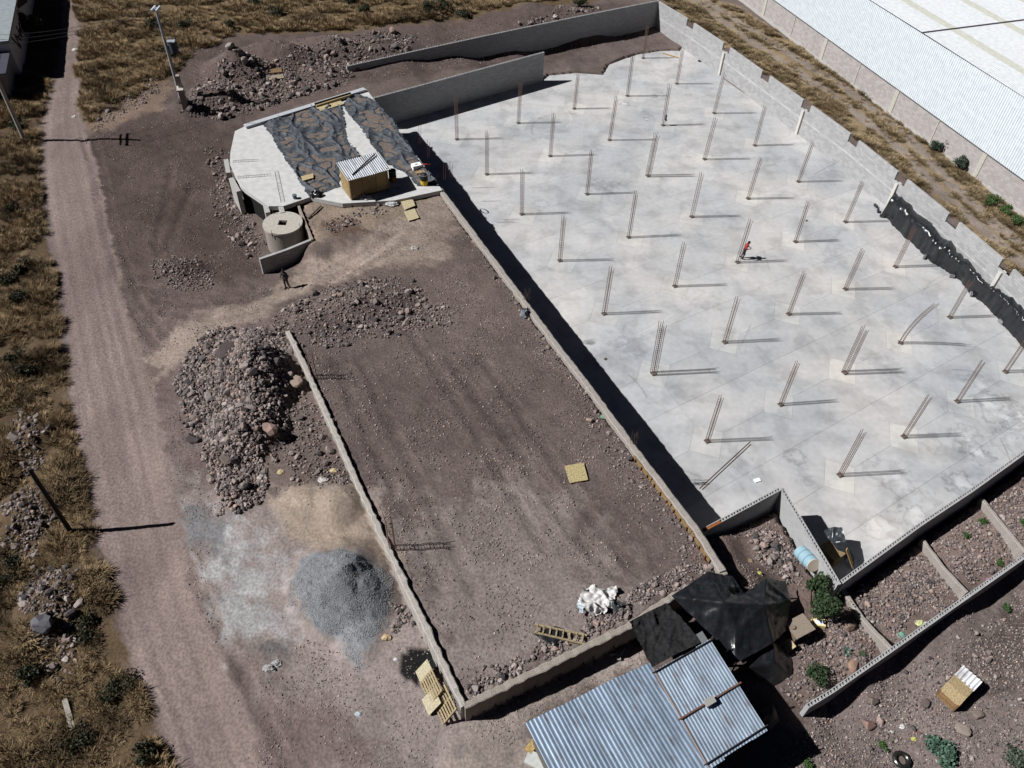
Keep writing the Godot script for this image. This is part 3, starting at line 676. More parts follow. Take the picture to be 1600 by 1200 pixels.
# ---------------------------------------------------------------- walls
func along(pts: Array, s: float) -> Vector2:
	var r := s
	for m in pts.size() - 1:
		var l: float = pts[m].distance_to(pts[m + 1])
		if r <= l or m == pts.size() - 2:
			return pts[m].lerp(pts[m + 1], r / l)
		r -= l
	return pts[pts.size() - 1]

func length_of(pts: Array) -> float:
	var r := 0.0
	for m in pts.size() - 1: r += pts[m].distance_to(pts[m + 1])
	return r

func ground_by(p: Vector2, nrm: Vector2, d: float) -> float:
	return minf(gy(p.x + nrm.x * d, p.y + nrm.y * d), gy(p.x - nrm.x * d, p.y - nrm.y * d))

var hollow_mesh := {}
func hollow_block(th: float, c: Color) -> Mesh:
	var key := "%.2f %.3f" % [th, c.r]
	if not hollow_mesh.has(key):
		var b := MB.new()
		b.col = c
		for s in [-1, 1]: b.box(Transform3D(Basis(), Vector3(0, 0, s * (th * 0.5 - 0.018))), Vector3(0.39, 0.19, 0.036))
		for x in [-0.175, 0.0, 0.175]: b.box(Transform3D(Basis(), Vector3(x, -0.003, 0)), Vector3(0.04, 0.184, th - 0.07))
		hollow_mesh[key] = b.mesh(M.block)
	return hollow_mesh[key]

# a wall of grey blocks along pts; notches: [from, to, courses]; hollow: the top course shows its cores
func block_wall(called: String, label: String, pts: Array, y1: float, th: float, c: Color, hollow := false, notches := [], low := -99.0, vary := 0.1, pilasters := [], bands := []) -> Node3D:
	var L := length_of(pts)
	var o0 := Vector3(pts[0].x, gy(pts[0].x, pts[0].y), pts[0].y)
	var o := thing(called, label, "wall", o0)
	var blocks := MB.new()
	var core := MB.new()
	core.col = c
	var ncut := 0
	for course in 60:
		var yt := y1 - 0.2 * course
		if yt < -0.6: break
		var s := -0.2 if course % 2 else 0.0
		while s < L:
			var a := maxf(s, 0.0)
			var e := minf(s + 0.4, L)
			s += 0.4
			if e - a < 0.06: continue
			var cut := false
			for q in notches:
				if a > q[0] - 0.03 and e < q[1] + 0.03 and course < q[2]: cut = true
			if cut: continue
			for q in notches:   # blocks beside a gap are cut to it
				if course < q[2] and a < q[0] and e > q[0]: e = q[0]
				elif course < q[2] and a < q[1] and e > q[1]: a = q[1]
			if e - a < 0.03: continue
			var pa := along(pts, a)
			var pb := along(pts, e)
			var d := (pb - pa).normalized()
			var nr := Vector2(-d.y, d.x)
			var mid := (pa + pb) * 0.5
			var gl := ground_by(mid, nr, th * 0.5 + 0.35) if low < -50.0 else low
			if yt < gl - 0.05: continue
			var t := Transform3D(Basis(Vector3(d.x, 0, d.y), Vector3.UP, Vector3(-d.y, 0, d.x)), Vector3(mid.x, yt - 0.1, mid.y))
			var shade := 1.0 + rng.randf_range(-vary, vary) + (0.22 if course in bands else 0.0)
			if hollow and course == 0 and e - a > 0.35 and ncut < 300:
				var hb := put(hollow_block(th, tone(c, [0.94, 1.0, 1.06][rng.randi() % 3])), "block", o)
				hb.transform = Transform3D(Basis(), -o0) * t
				ncut += 1
				continue
			blocks.col = tone(c, shade)
			blocks.box(t, Vector3(e - a - 0.004, 0.172, th + rng.randf_range(-0.004, 0.004)))
			if not (hollow and course == 0):
				core.box(t, Vector3(e - a + 0.002, 0.202 if course > (1 if hollow else 0) else 0.17, th - 0.05))
	var bo := part(blocks, "block_courses", M.block, o, -o0)
	bo.set_meta("kind", "stuff")
	part(core, "mortar_core", M.concrete, o, -o0)
	for q in pilasters:
		var b := MB.new()
		b.col = q[2]
		var p := along(pts, q[0])
		var p2 := along(pts, minf(q[0] + 0.3, L))
		var d := (p2 - p).normalized()
		var t := Transform3D(Basis(Vector3(d.x, 0, d.y), Vector3.UP, Vector3(-d.y, 0, d.x)), Vector3(p.x, (q[1] - 0.3) * 0.5, p.y))
		b.box(t, Vector3(q[3], q[1] + 0.3, th + q[4]))
		part(b, "post", M.concrete, o, -o0)
	return o

# a rough cast or stone wall with a broken top edge
func rough_wall(called: String, label: String, pts: Array, y0: float, y1: float, w: float, jit: float, c: Color, side := Color(0, 0, 0, 0), category := "wall") -> Node3D:
	var L := length_of(pts)
	var b := MB.new()
	b.col = c
	var n := int(L / 0.22) + 1
	var prev := []
	for k in n + 1:
		var s := L * k / n
		var p := along(pts, s)
		var q := along(pts, minf(s + 0.05, L)) - along(pts, maxf(s - 0.05, 0.0))
		var d := q.normalized()
		var nr := Vector2(-d.y, d.x)
		var wl := w * 0.5 + jit * n_b.get_noise_2d(s * 22.0, pts[0].x * 10.0)
		var wr := w * 0.5 + jit * n_b.get_noise_2d(s * 22.0 + 500.0, pts[0].x * 10.0)
		var y := y1 + jit * 0.7 * n_b.get_noise_2d(s * 16.0 + 900.0, pts[0].y * 10.0)
		var l := p - nr * wl
		var r := p + nr * wr
		var cur := [Vector3(l.x, y0, l.y), Vector3(l.x, y - 0.03, l.y), Vector3(p.x - nr.x * wl * 0.7, y, p.y - nr.y * wl * 0.7), Vector3(p.x + nr.x * wr * 0.7, y + jit * 0.2 * n_c.get_noise_2d(s * 40.0, 3.0), p.y + nr.y * wr * 0.7), Vector3(r.x, y - 0.03, r.y), Vector3(r.x, y0, r.y)]
		if prev.size() > 0:
			for m in 5:
				b.col = side if side.a > 0.5 and (m == 0 or m == 4) else tone(c, 1.0 + 0.12 * n_c.get_noise_2d(s * 30.0, m * 20.0))
				b.quad(prev[m], prev[m + 1], cur[m + 1], cur[m])
		else:
			b.quad(cur[0], cur[1], cur[4], cur[5])
		prev = cur
	b.quad(prev[5], prev[4], prev[1], prev[0])
	var o0 := Vector3(pts[0].x, y0, pts[0].y)
	var o := thing(called, label, category, o0)
	part(b, "wall_body", M.rough_concrete, o, -o0)
	return o

func build_walls() -> void:
	rng.seed = 31
	var g := seen(186, 186, 187)
	block_wall("boundary_wall", "tall grey block wall with shaded face at the back of the plot", BACK, 3.3, 0.2, g, true)
	block_wall("boundary_wall", "grey block wall in shade between the plastic covered deck and the concrete floor", INNER, 3.1, 0.2, g, true, [], -0.3)
	# the long sunny wall, broken by gaps in its top courses
	var cuts := []
	var posts := []
	var L := length_of(RIGHT)
	var k := 0
	for p in [Vector2(17.93, -90.66), Vector2(21.02, -84.73), Vector2(24.07, -78.49), Vector2(26.85, -72.61), Vector2(29.67, -66.48), Vector2(32.13, -60.33), Vector2(34.44, -54.36), Vector2(36.32, -48.56)]:
		var s := 0.0
		var best := 1e9
		var u := 0.0
		while u < L:
			var d := along(RIGHT, u).distance_to(p)
			if d < best:
				best = d; s = u
			u += 0.1
		cuts.append([s - 0.62, s + 0.62, 4])
		if k % 2 == 1: posts.append([s - 0.1, 2.42, seen(222, 218, 212), 0.3, 0.32])
		k += 1
	block_wall("boundary_wall", "long sunlit block wall with square gaps in its top beside the dry grass track", RIGHT, 3.25, 0.18, g, false, cuts, -0.1, 0.12, posts, [8])
	block_wall("yard_wall", "dark shaded block wall from the retaining wall to the corner above the rocks", ROOM1, 3.1, 0.2, g, true, [], 0.0)
	block_wall("yard_wall", "sunlit block wall with open cores above the blue barrel", ROOM2, 3.1, 0.2, g, true, [], 0.0, 0.05)
	block_wall("yard_wall", "long block wall with open cores between the concrete floor and the garden plots", SE, 3.0, 0.2, g, true, [], -0.2)
	block_wall("yard_wall", "outer block wall with open cores casting shade on the rubble below", [Vector2(14.37, -15.30), Vector2(15.68, -16.05), Vector2(19.42, -18.44), Vector2(23.49, -21.06), Vector2(27.96, -23.93), Vector2(32.89, -27.09)], 2.1, 0.2, g, true, [], 0.0)
	# low plain walls between the plots
	var lc := seen(172, 165, 158)
	rough_wall("garden_wall", "low grey cement wall running from the barrel wall past the leafy bush", [Vector2(17.67, -21.86), Vector2(18.37, -19.97), Vector2(19.30, -18.51)], 0.8, 1.8, 0.25, 0.04, lc)
	rough_wall("garden_wall", "low cement wall dividing two rubble plots", [Vector2(22.85, -24.86), Vector2(23.47, -22.98), Vector2(24.16, -21.70)], 0.9, 2.0, 0.2, 0.04, lc)
	rough_wall("garden_wall", "low whitish cement wall with a rusty spot between the far rubble plots", [Vector2(27.19, -27.82), Vector2(27.77, -25.94), Vector2(28.28, -24.32)], 0.6, 2.0, 0.22, 0.04, lc)
	# walls round the dirt terrace
	var rc := seen(172, 165, 158)
	var lot_line := []
	for p in WR: lot_line.append(p)
	lot_line = lot_line.slice(2)
	var ctr := []
	for m in lot_line.size():
		var d: Vector2 = (lot_line[mini(m + 1, lot_line.size() - 1)] - lot_line[maxi(m - 1, 0)]).normalized()
		ctr.append(lot_line[m] + Vector2(-d.y, d.x) * 0.2)
	rough_wall("retaining_wall", "tall retaining wall between the dirt terrace and the concrete floor, casting a wide shadow", ctr, -0.5, 4.18, 0.4, 0.06, rc)
	rough_wall("terrace_wall", "rough pale cement wall along the long side of the dirt terrace facing the road", LEFT, 1.6, 4.1, 0.3, 0.09, seen(186, 180, 173))
	rough_wall("terrace_wall", "rough stone wall closing the end of the dirt terrace above the tin roofed shed", FRONT, 0.2, 4.08, 0.34, 0.07, seen(166, 157, 148))
	rough_wall("retaining_wall", "short rough wall beside the round water tank", [Vector2(-17.04, -51.74), Vector2(-16.36, -50.18), Vector2(-15.56, -48.44), Vector2(-14.80, -46.77)], 1.6, 4.0, 0.2, 0.05, seen(164, 152, 142))
	block_wall("tank_wall", "low grey block wall in front of the round water tank", [Vector2(-18.05, -44.42), Vector2(-16.47, -45.57), Vector2(-14.78, -47.06)], 3.9, 0.2, g, false, [], 1.9)

# ---------------------------------------------------------------- sheets
# a sheet lying over a polygon: fn gives its height at a point
func sheet(poly: PackedVector2Array, step: float, fn: Callable, cf: Callable, m: Material) -> ArrayMesh:
	var r := Rect2(poly[0], Vector2.ZERO)
	for p in poly: r = r.expand(p)
	var nx := int(r.size.x / step) + 2
	var nz := int(r.size.y / step) + 2
	var b := MB.new()
	var id := {}
	for j in nz:
		for k in nx:
			var c := r.position + Vector2((k + 0.5) * step, (j + 0.5) * step)
			if not Geometry2D.is_point_in_polygon(c + Vector2(n_b.get_noise_2d(c.x * 12, c.y * 12), n_b.get_noise_2d(c.y * 12, c.x * 12)) * 0.15, poly): continue
			var q := []
			for e in [[0, 0], [1, 0], [1, 1], [0, 1]]:
				var key: int = (j + e[1]) * 10000 + k + e[0]
				if not id.has(key):
					var p: Vector2 = r.position + Vector2((k + e[0]) * step, (j + e[1]) * step)
					id[key] = b.v.size()
					var y: float = fn.call(p)
					var hx: float = fn.call(p + Vector2(0.04, 0)) - y
					var hz: float = fn.call(p + Vector2(0, 0.04)) - y
					b.v.append(Vector3(p.x, y, p.y)); b.n.append(Vector3(-hx, 0.04, -hz).normalized()); b.c.append(cf.call(p))
				q.append(id[key])
			b.i.append_array(PackedInt32Array([q[0], q[1], q[2], q[0], q[2], q[3]]))
	return b.mesh(m)

func ridge(x: float, z: float, f: float) -> float:
	return pow(1.0 - minf(absf(n_r.get_noise_2d(x * f, z * f)) * 2.4, 1.0), 3.0)

# a stretched cloth between rows of points, with sag and creases
func loft(rows: Array, sub: int, sag: float, crease: float, c: Color, m: Material) -> ArrayMesh:
	var nv: int = rows[0].size()
	var g := []
	var U := (rows.size() - 1) * sub
	var V := (nv - 1) * sub
	for a in U + 1:
		var ra := mini(a / sub, rows.size() - 2)
		var fa := float(a) / sub - ra
		var line := []
		for e in V + 1:
			var re := mini(e / sub, nv - 2)
			var fe := float(e) / sub - re
			var p: Vector3 = rows[ra][re].lerp(rows[ra][re + 1], fe).lerp(rows[ra + 1][re].lerp(rows[ra + 1][re + 1], fe), fa)
			p.y -= sag * 16.0 * fa * (1.0 - fa) * fe * (1.0 - fe)
			var k := ridge(p.x * 3.0 + p.y * 2.0, p.z * 1.3, 7.0) * 0.7 + 0.6 * n_r.get_noise_2d(p.x * 25.0, p.z * 25.0 + p.y * 20.0)
			p += Vector3(0.4, 0.8, 0.3) * crease * k
			line.append(p)
		g.append(line)
	return grid_mesh(g, c, m)

func grid_mesh(g: Array, c: Color, m: Material) -> ArrayMesh:
	var b := MB.new()
	var nu := g.size()
	var nv: int = g[0].size()
	var up := 0.0
	for a in nu:
		for e in nv:
			var da: Vector3 = g[mini(a + 1, nu - 1)][e] - g[maxi(a - 1, 0)][e]
			var de: Vector3 = g[a][mini(e + 1, nv - 1)] - g[a][maxi(e - 1, 0)]
			var q := de.cross(da).normalized()
			up += q.y
			b.v.append(g[a][e]); b.n.append(q)
			b.c.append(tone(c, 1.0 + 0.15 * n_c.get_noise_2d(g[a][e].x * 14.0, g[a][e].z * 14.0)))
	if up < 0.0:
		for k in b.n.size(): b.n[k] = -b.n[k]
	for a in nu - 1:
		for e in nv - 1:
			var o := a * nv + e
			b.i.append_array(PackedInt32Array([o, o + 1, o + nv + 1, o, o + nv + 1, o + nv]))
	return b.mesh(m)

# a canopy held up at points: triangles that sag between their corners
func canopy(pts: Array, tris: Array, sub: int, sag: float, c: Color, m: Material) -> ArrayMesh:
	var b := MB.new()
	for t in tris:
		var A: Vector3 = pts[t[0]]
		var B: Vector3 = pts[t[1]]
		var C: Vector3 = pts[t[2]]
		var f := func(i: int, j: int) -> Vector3:
			var u := float(i) / sub
			var v := float(j) / sub
			var w := 1.0 - u - v
			var p := A * w + B * u + C * v
			var away := 1.0 - maxf(maxf(u, v), w)
			p.y += -sag * 9.0 * u * v * w - 0.35 * sag * (u * v + v * w + w * u) * 3.0 + 0.14 * away * n_r.get_noise_2d(p.x * 11.0, p.z * 11.0) + 0.14 * away * ridge(p.x * 1.4, p.z * 0.6, 9.0) + 0.09 * away * ridge(p.x * 0.6 + 30.0, p.z * 1.3, 17.0)
			return p
		for i in sub:
			for j in sub - i:
				b.col = tone(c, 1.0 + 0.12 * n_c.get_noise_2d(i * 9.0, j * 9.0 + A.x * 50.0))
				var p0: Vector3 = f.call(i, j)
				var p1: Vector3 = f.call(i + 1, j)
				var p2: Vector3 = f.call(i, j + 1)
				if (p2 - p0).cross(p1 - p0).y < 0.0: b.tri(p0, p2, p1)
				else: b.tri(p0, p1, p2)
				if i + j < sub - 1:
					var p3: Vector3 = f.call(i + 1, j + 1)
					if (p2 - p1).cross(p3 - p1).y < 0.0: b.tri(p1, p2, p3)
					else: b.tri(p1, p3, p2)
	# soften: share normals at equal places
	var acc := {}
	for k in b.v.size():
		var key := b.v[k].snapped(Vector3.ONE * 0.002)
		acc[key] = acc.get(key, Vector3.ZERO) + b.n[k]
	for k in b.v.size(): b.n[k] = acc[b.v[k].snapped(Vector3.ONE * 0.002)].normalized()
	return b.mesh(m)

func corrugated(w: float, l: float, pitch: float, amp: float, c: Color) -> MB:   # a sheet along z, ribs across x
	var b := MB.new()
	var n := int(round(w / pitch)) * 8
	var m := maxi(int(l / 0.3), 1)
	var sd := rng.randf() * 900.0
	var g0 := rng.randf_range(-0.05, 0.05)
	for k in n + 1:
		var x := w * k / n
		var t := TAU * k / 8.0
		var q := Vector3(-amp * TAU / pitch * cos(t), 1, 0).normalized()
		for j in m + 1:
			var z := l * j / m + g0
			b.v.append(Vector3(x, amp * sin(t) + 0.008 * n_a.get_noise_2d(x * 20.0 + sd, z * 12.0), z)); b.n.append(q)
			# weathering: dull patches and a little rust
			var d := tone(c, 1.0 + 0.35 * n_a.get_noise_2d(x * 14.0 + sd, z * 5.0))
			if n_b.get_noise_2d(x * 18.0 + sd, z * 9.0) > 0.42: d = d.lerp(lin(0.2, 0.13, 0.1), 0.45)
			b.c.append(d)
			if k < n and j < m:
				var o := k * (m + 1) + j
				b.i.append_array(PackedInt32Array([o, o + m + 1, o + m + 2, o, o + m + 2, o + 1]))
	return b

# ---------------------------------------------------------------- deck, tank, shack
func build_deck() -> void:
	n_r.seed = 40; n_r.frequency = 0.09; n_r.fractal_octaves = 2
	rng.seed = 77
	var Y := 4.3
	var deck := PackedVector2Array([Vector2(-24.12, -60.83), Vector2(-23.50, -61.74), Vector2(-14.46, -69.31), Vector2(-8.65, -58.35), Vector2(-6.05, -53.38), Vector2(-9.54, -51.70), Vector2(-13.35, -50.98), Vector2(-15.94, -51.63), Vector2(-17.63, -50.31), Vector2(-18.71, -50.22), Vector2(-21.44, -52.60), Vector2(-23.15, -55.77), Vector2(-23.58, -57.49)])
	var o := thing("concrete_deck", "raised white concrete deck half covered with plastic sheeting and sand", "deck", Vector3(deck[0].x, 0, deck[0].y))
	var b := MB.new()
	b.col = seen(214, 214, 213)
	b.prism(deck, 3.95, Y, true)
	part(b, "deck_slab", M.smooth_concrete, o, -o.position)
	b = MB.new(); b.col = lin(0.02, 0.02, 0.021)  # near-black colour on every foundation side, set in below the slab
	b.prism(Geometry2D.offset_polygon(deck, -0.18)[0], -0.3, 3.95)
	part(b, "dark_foundation", M.rough_concrete, o, -o.position)
	for s in [[Vector3(-23.44, 4.30, -56.61), Vector3(-22.70, 4.30, -54.68)], [Vector3(-22.31, 4.30, -53.97), Vector3(-21.23, 4.30, -52.17)], [Vector3(-18.79, 4.30, -50.55), Vector3(-18.36, 4.30, -49.58)], [Vector3(-17.70, 4.30, -50.64), Vector3(-17.29, 4.30, -49.66)]]:
		b = MB.new()
		b.col = seen(190, 188, 184)
		var d: Vector3 = (s[1] - s[0])
		b.bar(s[0] + Vector3(-0.25, -1.3, 0.1), s[1] + Vector3(-0.25, -1.3, 0.1), 0.35, 2.5)
		part(b, "buttress", M.concrete, o, -o.position)
	b = MB.new()
	b.col = seen(196, 200, 206)
	b.bar(Vector3(-23.41, 4.40, -61.45), Vector3(-14.52, 4.40, -68.97), 0.5, 0.24)
	part(b, "edge_beam", M.concrete, o, -o.position)
	# sheets and the sand on them
	var pc := seen(84, 89, 96)
	var pa := PackedVector2Array([Vector2(-22.01, -62.10), Vector2(-19.80, -64.65), Vector2(-18.21, -65.60), Vector2(-16.21, -65.79), Vector2(-15.79, -65.01), Vector2(-15.16, -62.39), Vector2(-14.53, -60.00), Vector2(-13.21, -57.78), Vector2(-13.71, -55.90), Vector2(-14.52, -56.41), Vector2(-14.02, -53.11), Vector2(-15.92, -51.56), Vector2(-17.62, -54.45), Vector2(-19.73, -58.12), Vector2(-21.33, -60.87)])
	var pb := PackedVector2Array([Vector2(-16.09, -66.03), Vector2(-15.22, -68.27), Vector2(-13.52, -67.34), Vector2(-11.54, -64.15), Vector2(-8.43, -57.79), Vector2(-6.45, -53.90), Vector2(-7.98, -53.78), Vector2(-9.19, -55.52), Vector2(-11.23, -57.07), Vector2(-12.39, -59.26), Vector2(-13.71, -62.19), Vector2(-15.01, -64.06)])
	var fold := func(p: Vector2) -> float: return Y + 0.03 + 0.2 * ridge((p.x * 0.6 + p.y * 0.8) * 0.45, (p.x * 0.8 - p.y * 0.6) * 1.1, 3.4) + 0.11 * ridge(p.x * 0.7 + 40.0, p.y, 6.5)
	var pcol := func(p: Vector2) -> Color: return tone(pc, 1.0 + 0.5 * n_c.get_noise_2d(p.x * 12.0, p.y * 12.0))
	var sandf := func(p: Vector2) -> float: return Y + 0.065 + 0.06 * n_a.get_noise_2d(p.x * 4.0, p.y * 4.0) + 0.03 * n_b.get_noise_2d(p.x * 40.0, p.y * 40.0)
	var scol := func(p: Vector2) -> Color: return tone(seen(124, 113, 105), 1.0 + 0.25 * n_b.get_noise_2d(p.x * 30.0, p.y * 30.0))
	var names := ["creased grey plastic sheet spread under sand across the deck behind the shack", "narrow creased plastic sheet with sand along the edge of the deck above the floor"]
	var k := 0
	for q in [pa, pb]:
		tag(put(sheet(q, 0.1, fold, pcol, M.dusty_plastic), "plastic_sheet", self), names[k], "plastic sheet")
		for s in Geometry2D.offset_polygon(q, -0.3):
			tag(put(sheet(s, 0.12, sandf, scol, M.sand), "sand", self), ["tan sand lying over the wide plastic sheet on the deck", "tan sand lying along the narrow plastic sheet on the deck"][k], "sand", "", "stuff")
		k += 1
	# mats of bar lying on the bare white part
	for q in [[Vector3(-22.99, 4.32, -56.13), Vector3(-21.04, 4.32, -56.49), "rusty mat of thin bars lying across the bare white corner of the deck"], [Vector3(-21.98, 4.32, -53.87), Vector3(-19.53, 4.32, -54.44), "second rusty mat of thin bars lying on the bare white corner of the deck"], [Vector3(-19.24, 4.32, -54.93), Vector3(-17.78, 4.32, -50.77), "long rusty mat of thin bars lying from the deck edge towards the plastic sheet"]]:
		var mt := MB.new(); mt.col = lin(0.14, 0.085, 0.06)
		var dd: Vector3 = (q[1] - q[0]).normalized()
		var nn := dd.cross(Vector3.UP) * 0.14
		var ln: float = q[0].distance_to(q[1])
		for e in [-1, 1]: mt.tube(nn * e, dd * ln + nn * e, 0.01, 0.01, 4, false)
		for e in int(ln / 0.2): mt.tube(dd * 0.2 * e - nn, dd * 0.2 * e + nn, 0.006, 0.006, 4, false)
		one(mt, "rebar_mat", M.paint, q[2], "rebar", q[0])
	# timber trough at the far edge
	var tr := thing("timber_trough", "pale timber trough lying at the far edge of the deck", "trough", Vector3(-16.87, 4.42, -66.06))
	b = MB.new()
	b.col = seen(190, 172, 132)
	b.bar(Vector3(-18.18, 4.50, -65.31), Vector3(-15.54, 4.50, -67.57), 0.12, 0.2)
	part(b, "plank", M.wood, tr, -tr.position)
	b = MB.new(); b.col = seen(200, 184, 142)
	b.bar(Vector3(-17.89, 4.42, -64.92), Vector3(-16.08, 4.42, -66.37), 0.7, 0.05)
	part(b, "board", M.wood, tr, -tr.position)
	b = MB.new(); b.col = seen(60, 54, 50)
	b.bar(Vector3(-18.31, 4.60, -65.45), Vector3(-15.56, 4.60, -67.73), 0.1, 0.22)
	part(b, "dark_plank", M.wood, tr, -tr.position)
	# the shack
	var fl := Vector3(-12.77, 4.30, -51.49)
	var fr := Vector3(-10.15, 4.30, -53.14)
	var xd := (fr - fl).normalized()
	var zd := xd.cross(Vector3.UP)   # away from the camera
	if zd.z > 0: zd = -zd
	var W := fl.distance_to(fr)
	var D := 1.75
	var s := thing("timber_shack", "small plywood shack with a corrugated tin roof on the deck", "shack", fl)
	s.basis = Basis(xd, Vector3.UP, -zd)
	var hf := 1.75
	var hb := 2.0
	var wood := seen(174, 150, 108)
	var wd := 0.0
	for e in [0.33, 0.36, 0.31]:
		b = MB.new()
		b.col = tone(wood, rng.randf_range(0.7, 1.0))
		b.box(Transform3D(Basis(), Vector3(W * (wd + e * 0.5), hf * 0.5 + 0.05, 0)), Vector3(W * e - 0.02, hf, 0.05))
		part(b, "plywood_panel", M.wood, s)
		wd += e
	for sd in [0, 1]:
		for q in 3:
			b = MB.new()
			b.col = tone(wood, rng.randf_range(0.85, 1.1))
			b.box(Transform3D(Basis(), Vector3(W * sd, hf * 0.5 + 0.06 + 0.05 * q, -D * (q + 0.5) / 3.0)), Vector3(0.05, hf + 0.06 * q, D / 3.0 - 0.015))
			part(b, "plywood_panel", M.wood, s)
	b = MB.new(); b.col = wood
	b.box(Transform3D(Basis(), Vector3(W * 0.5, hb * 0.5, -D)), Vector3(W, hb, 0.05))
	part(b, "plywood_panel", M.wood, s)
	for q in [[0.0, 0.0], [1.0, 0.0], [0.0, 1.0], [1.0, 1.0]]:
		b = MB.new(); b.col = tone(wood, 0.9)
		b.box(Transform3D(Basis(), Vector3(W * q[0] + (0.04 if q[0] < 0.5 else -0.04), 0.95, -D * q[1] + 0.055)), Vector3(0.1, 1.9, 0.06))
		part(b, "corner_post", M.wood, s)
	b = MB.new(); b.col = seen(210, 210, 210)
	for q in [[0.55, 1.45, 0.57, 1.62], [0.57, 1.62, 0.62, 1.6], [0.63, 1.45, 0.66, 1.65], [0.5, 1.5, 0.56, 1.46]]:
		b.bar(Vector3(W * q[0], q[1], 0.032), Vector3(W * q[2], q[3], 0.032), 0.02, 0.008, Vector3(0, 0, 1))
	part(b, "chalk_scribble", M.paint, s)
	var rw := (W + 0.3) / 3.0
	for q in 3:
		var sh := put(corrugated(rw + 0.04, D + 0.5, 0.16, 0.02, lin(0.55, 0.58, 0.62)).mesh(M.zinc), "roof_sheet", s, Vector3(-0.15 + q * rw, hb + 0.16 + 0.004 * (q % 2), -D - 0.25))
		sh.rotation.x = atan2(hb - hf, D)
	b = MB.new(); b.col = lin(0.04, 0.025, 0.025)
	b.bar(Vector3(W * 0.13, hf + 0.2, -0.2), Vector3(W * 0.93, hb + 0.24, -D + 0.1), 0.07, 0.07)
	part(b, "roof_batten", M.wood, s)
	# water tank
	var tc := Vector3(-17.27, 4.20, -48.35)
	var t := thing("water_tank", "round grey concrete water tank with a square hatch in its lid", "water tank", Vector3(tc.x, 1.9, tc.z))
	b = MB.new()
	b.col = seen(168, 160, 152)
	var R := 1.38
	for q in 48:
		var a0 := TAU * q / 48.0
		var a1 := TAU * (q + 1) / 48.0
		var d0 := Vector3(cos(a0), 0, sin(a0)) * R
		var d1 := Vector3(cos(a1), 0, sin(a1)) * R
		b.col = tone(seen(168, 160, 152), 1.0 + 0.08 * n_b.get_noise_1d(q * 20.0))
		b.quad(d0 + Vector3(0, 2.15, 0), d0, d1, d1 + Vector3(0, 2.15, 0))
	part(b, "tank_wall", M.rough_concrete, t)
	b = MB.new()
	b.col = seen(196, 190, 180)
	for q in 48:
		var a0 := TAU * q / 48.0
		var a1 := TAU * (q + 1) / 48.0
		var pts := []
		for a in [a0, a1]:
			var d := Vector3(cos(a), 0, sin(a))
			var inn := 0.3 / maxf(absf(cos(a - 0.0001)), absf(sin(a - 0.0001)))
			pts.append([d * (R + 0.05) + Vector3(0, 2.3, 0), d * (R + 0.05) + Vector3(0, 2.16, 0), d * inn + Vector3(0, 2.3, 0), d * inn + Vector3(0, 2.12, 0)])
		b.quad(pts[0][0], pts[0][1], pts[1][1], pts[1][0])
		b.quad(pts[0][2], pts[0][0], pts[1][0], pts[1][2])
		b.quad(pts[1][2], pts[1][3], pts[0][3], pts[0][2])
	part(b, "lid", M.concrete, t)
	for a in [0.3, 1.9, 4.0]:
		b = MB.new(); b.col = lin(0.1, 0.07, 0.05)
		b.tube(Vector3(cos(a), 0, sin(a)) * 1.44 + Vector3(0, 1.9, 0), Vector3(cos(a), 0, sin(a)) * 1.44 + Vector3(0, 2.6, 0), 0.02, 0.02, 5)
		part(b, "lifting_bar", M.paint, t)
	# drums, box, hose, boards on the deck
	drum(Vector3(-7.51, 4.30, -54.07), seen(196, 168, 52), "yellow and black drum standing open at the corner of the deck")
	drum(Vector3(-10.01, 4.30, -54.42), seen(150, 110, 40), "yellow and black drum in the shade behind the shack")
	var bx := MB.new(); bx.col = seen(235, 235, 236)
	bx.box(Transform3D(Basis(Vector3.UP, 0.5), Vector3(0, 0.22, 0)), Vector3(0.75, 0.4, 0.5))
	bx.col = lin(0.03, 0.05, 0.12)
	bx.box(Transform3D(Basis(Vector3.UP, 0.5), Vector3(0, 0.43, 0)) , Vector3(0.2, 0.02, 0.12))
	one(bx, "cool_box", M.paint, "white box lying on the plastic sheet at the deck edge", "box", Vector3(-8.35, 4.33, -56.19))
	var cb := MB.new(); cb.col = seen(168, 140, 108)
	cb.box(Transform3D(Basis(Vector3.UP, 0.35), Vector3(0, 0.08, 0)), Vector3(0.7, 0.16, 0.4))
	one(cb, "cardboard_box", M.cloth, "flattened brown cardboard box beside the white box", "box", Vector3(-7.98, 4.33, -55.56))
	var hs := MB.new(); hs.col = seen(190, 60, 60)
	for loop in 2:
		var pts := []
		for q in 17: pts.append(Vector3(cos(TAU * q / 16.0) * (0.26 + 0.05 * loop), 0.1 + 0.22 * sin(TAU * q / 16.0) + 0.2, sin(TAU * q / 16.0) * 0.35))
		hs.path(pts, 0.03, 5)
	one(hs, "coiled_hose", M.paint, "coiled red hose hanging at the deck edge", "hose", Vector3(-7.58, 4.25, -56.57))
	hs = MB.new(); hs.col = seen(200, 70, 70)
	hs.path([Vector3(-14.86, 4.00, -52.88), Vector3(-14.29, 3.98, -52.43), Vector3(-13.55, 3.98, -52.14), Vector3(-14.00, 3.98, -51.93), Vector3(-14.48, 3.98, -51.37), Vector3(-14.35, 3.98, -52.25), Vector3(-13.47, 4.00, -52.81)], 0.02, 5)
	one(hs, "loose_hose", M.paint, "thin red hose lying loose on the dirt before the shack", "hose", Vector3.ZERO)
	var ri := MB.new(); ri.col = lin(0.5, 0.5, 0.5)
	var rp := []
	for q in 19: rp.append(Vector3(cos(TAU * q / 20.0) * 0.5, 0.03 + 0.02 * sin(q), sin(TAU * q / 20.0) * 0.5))
	ri.path(rp, 0.02, 5)
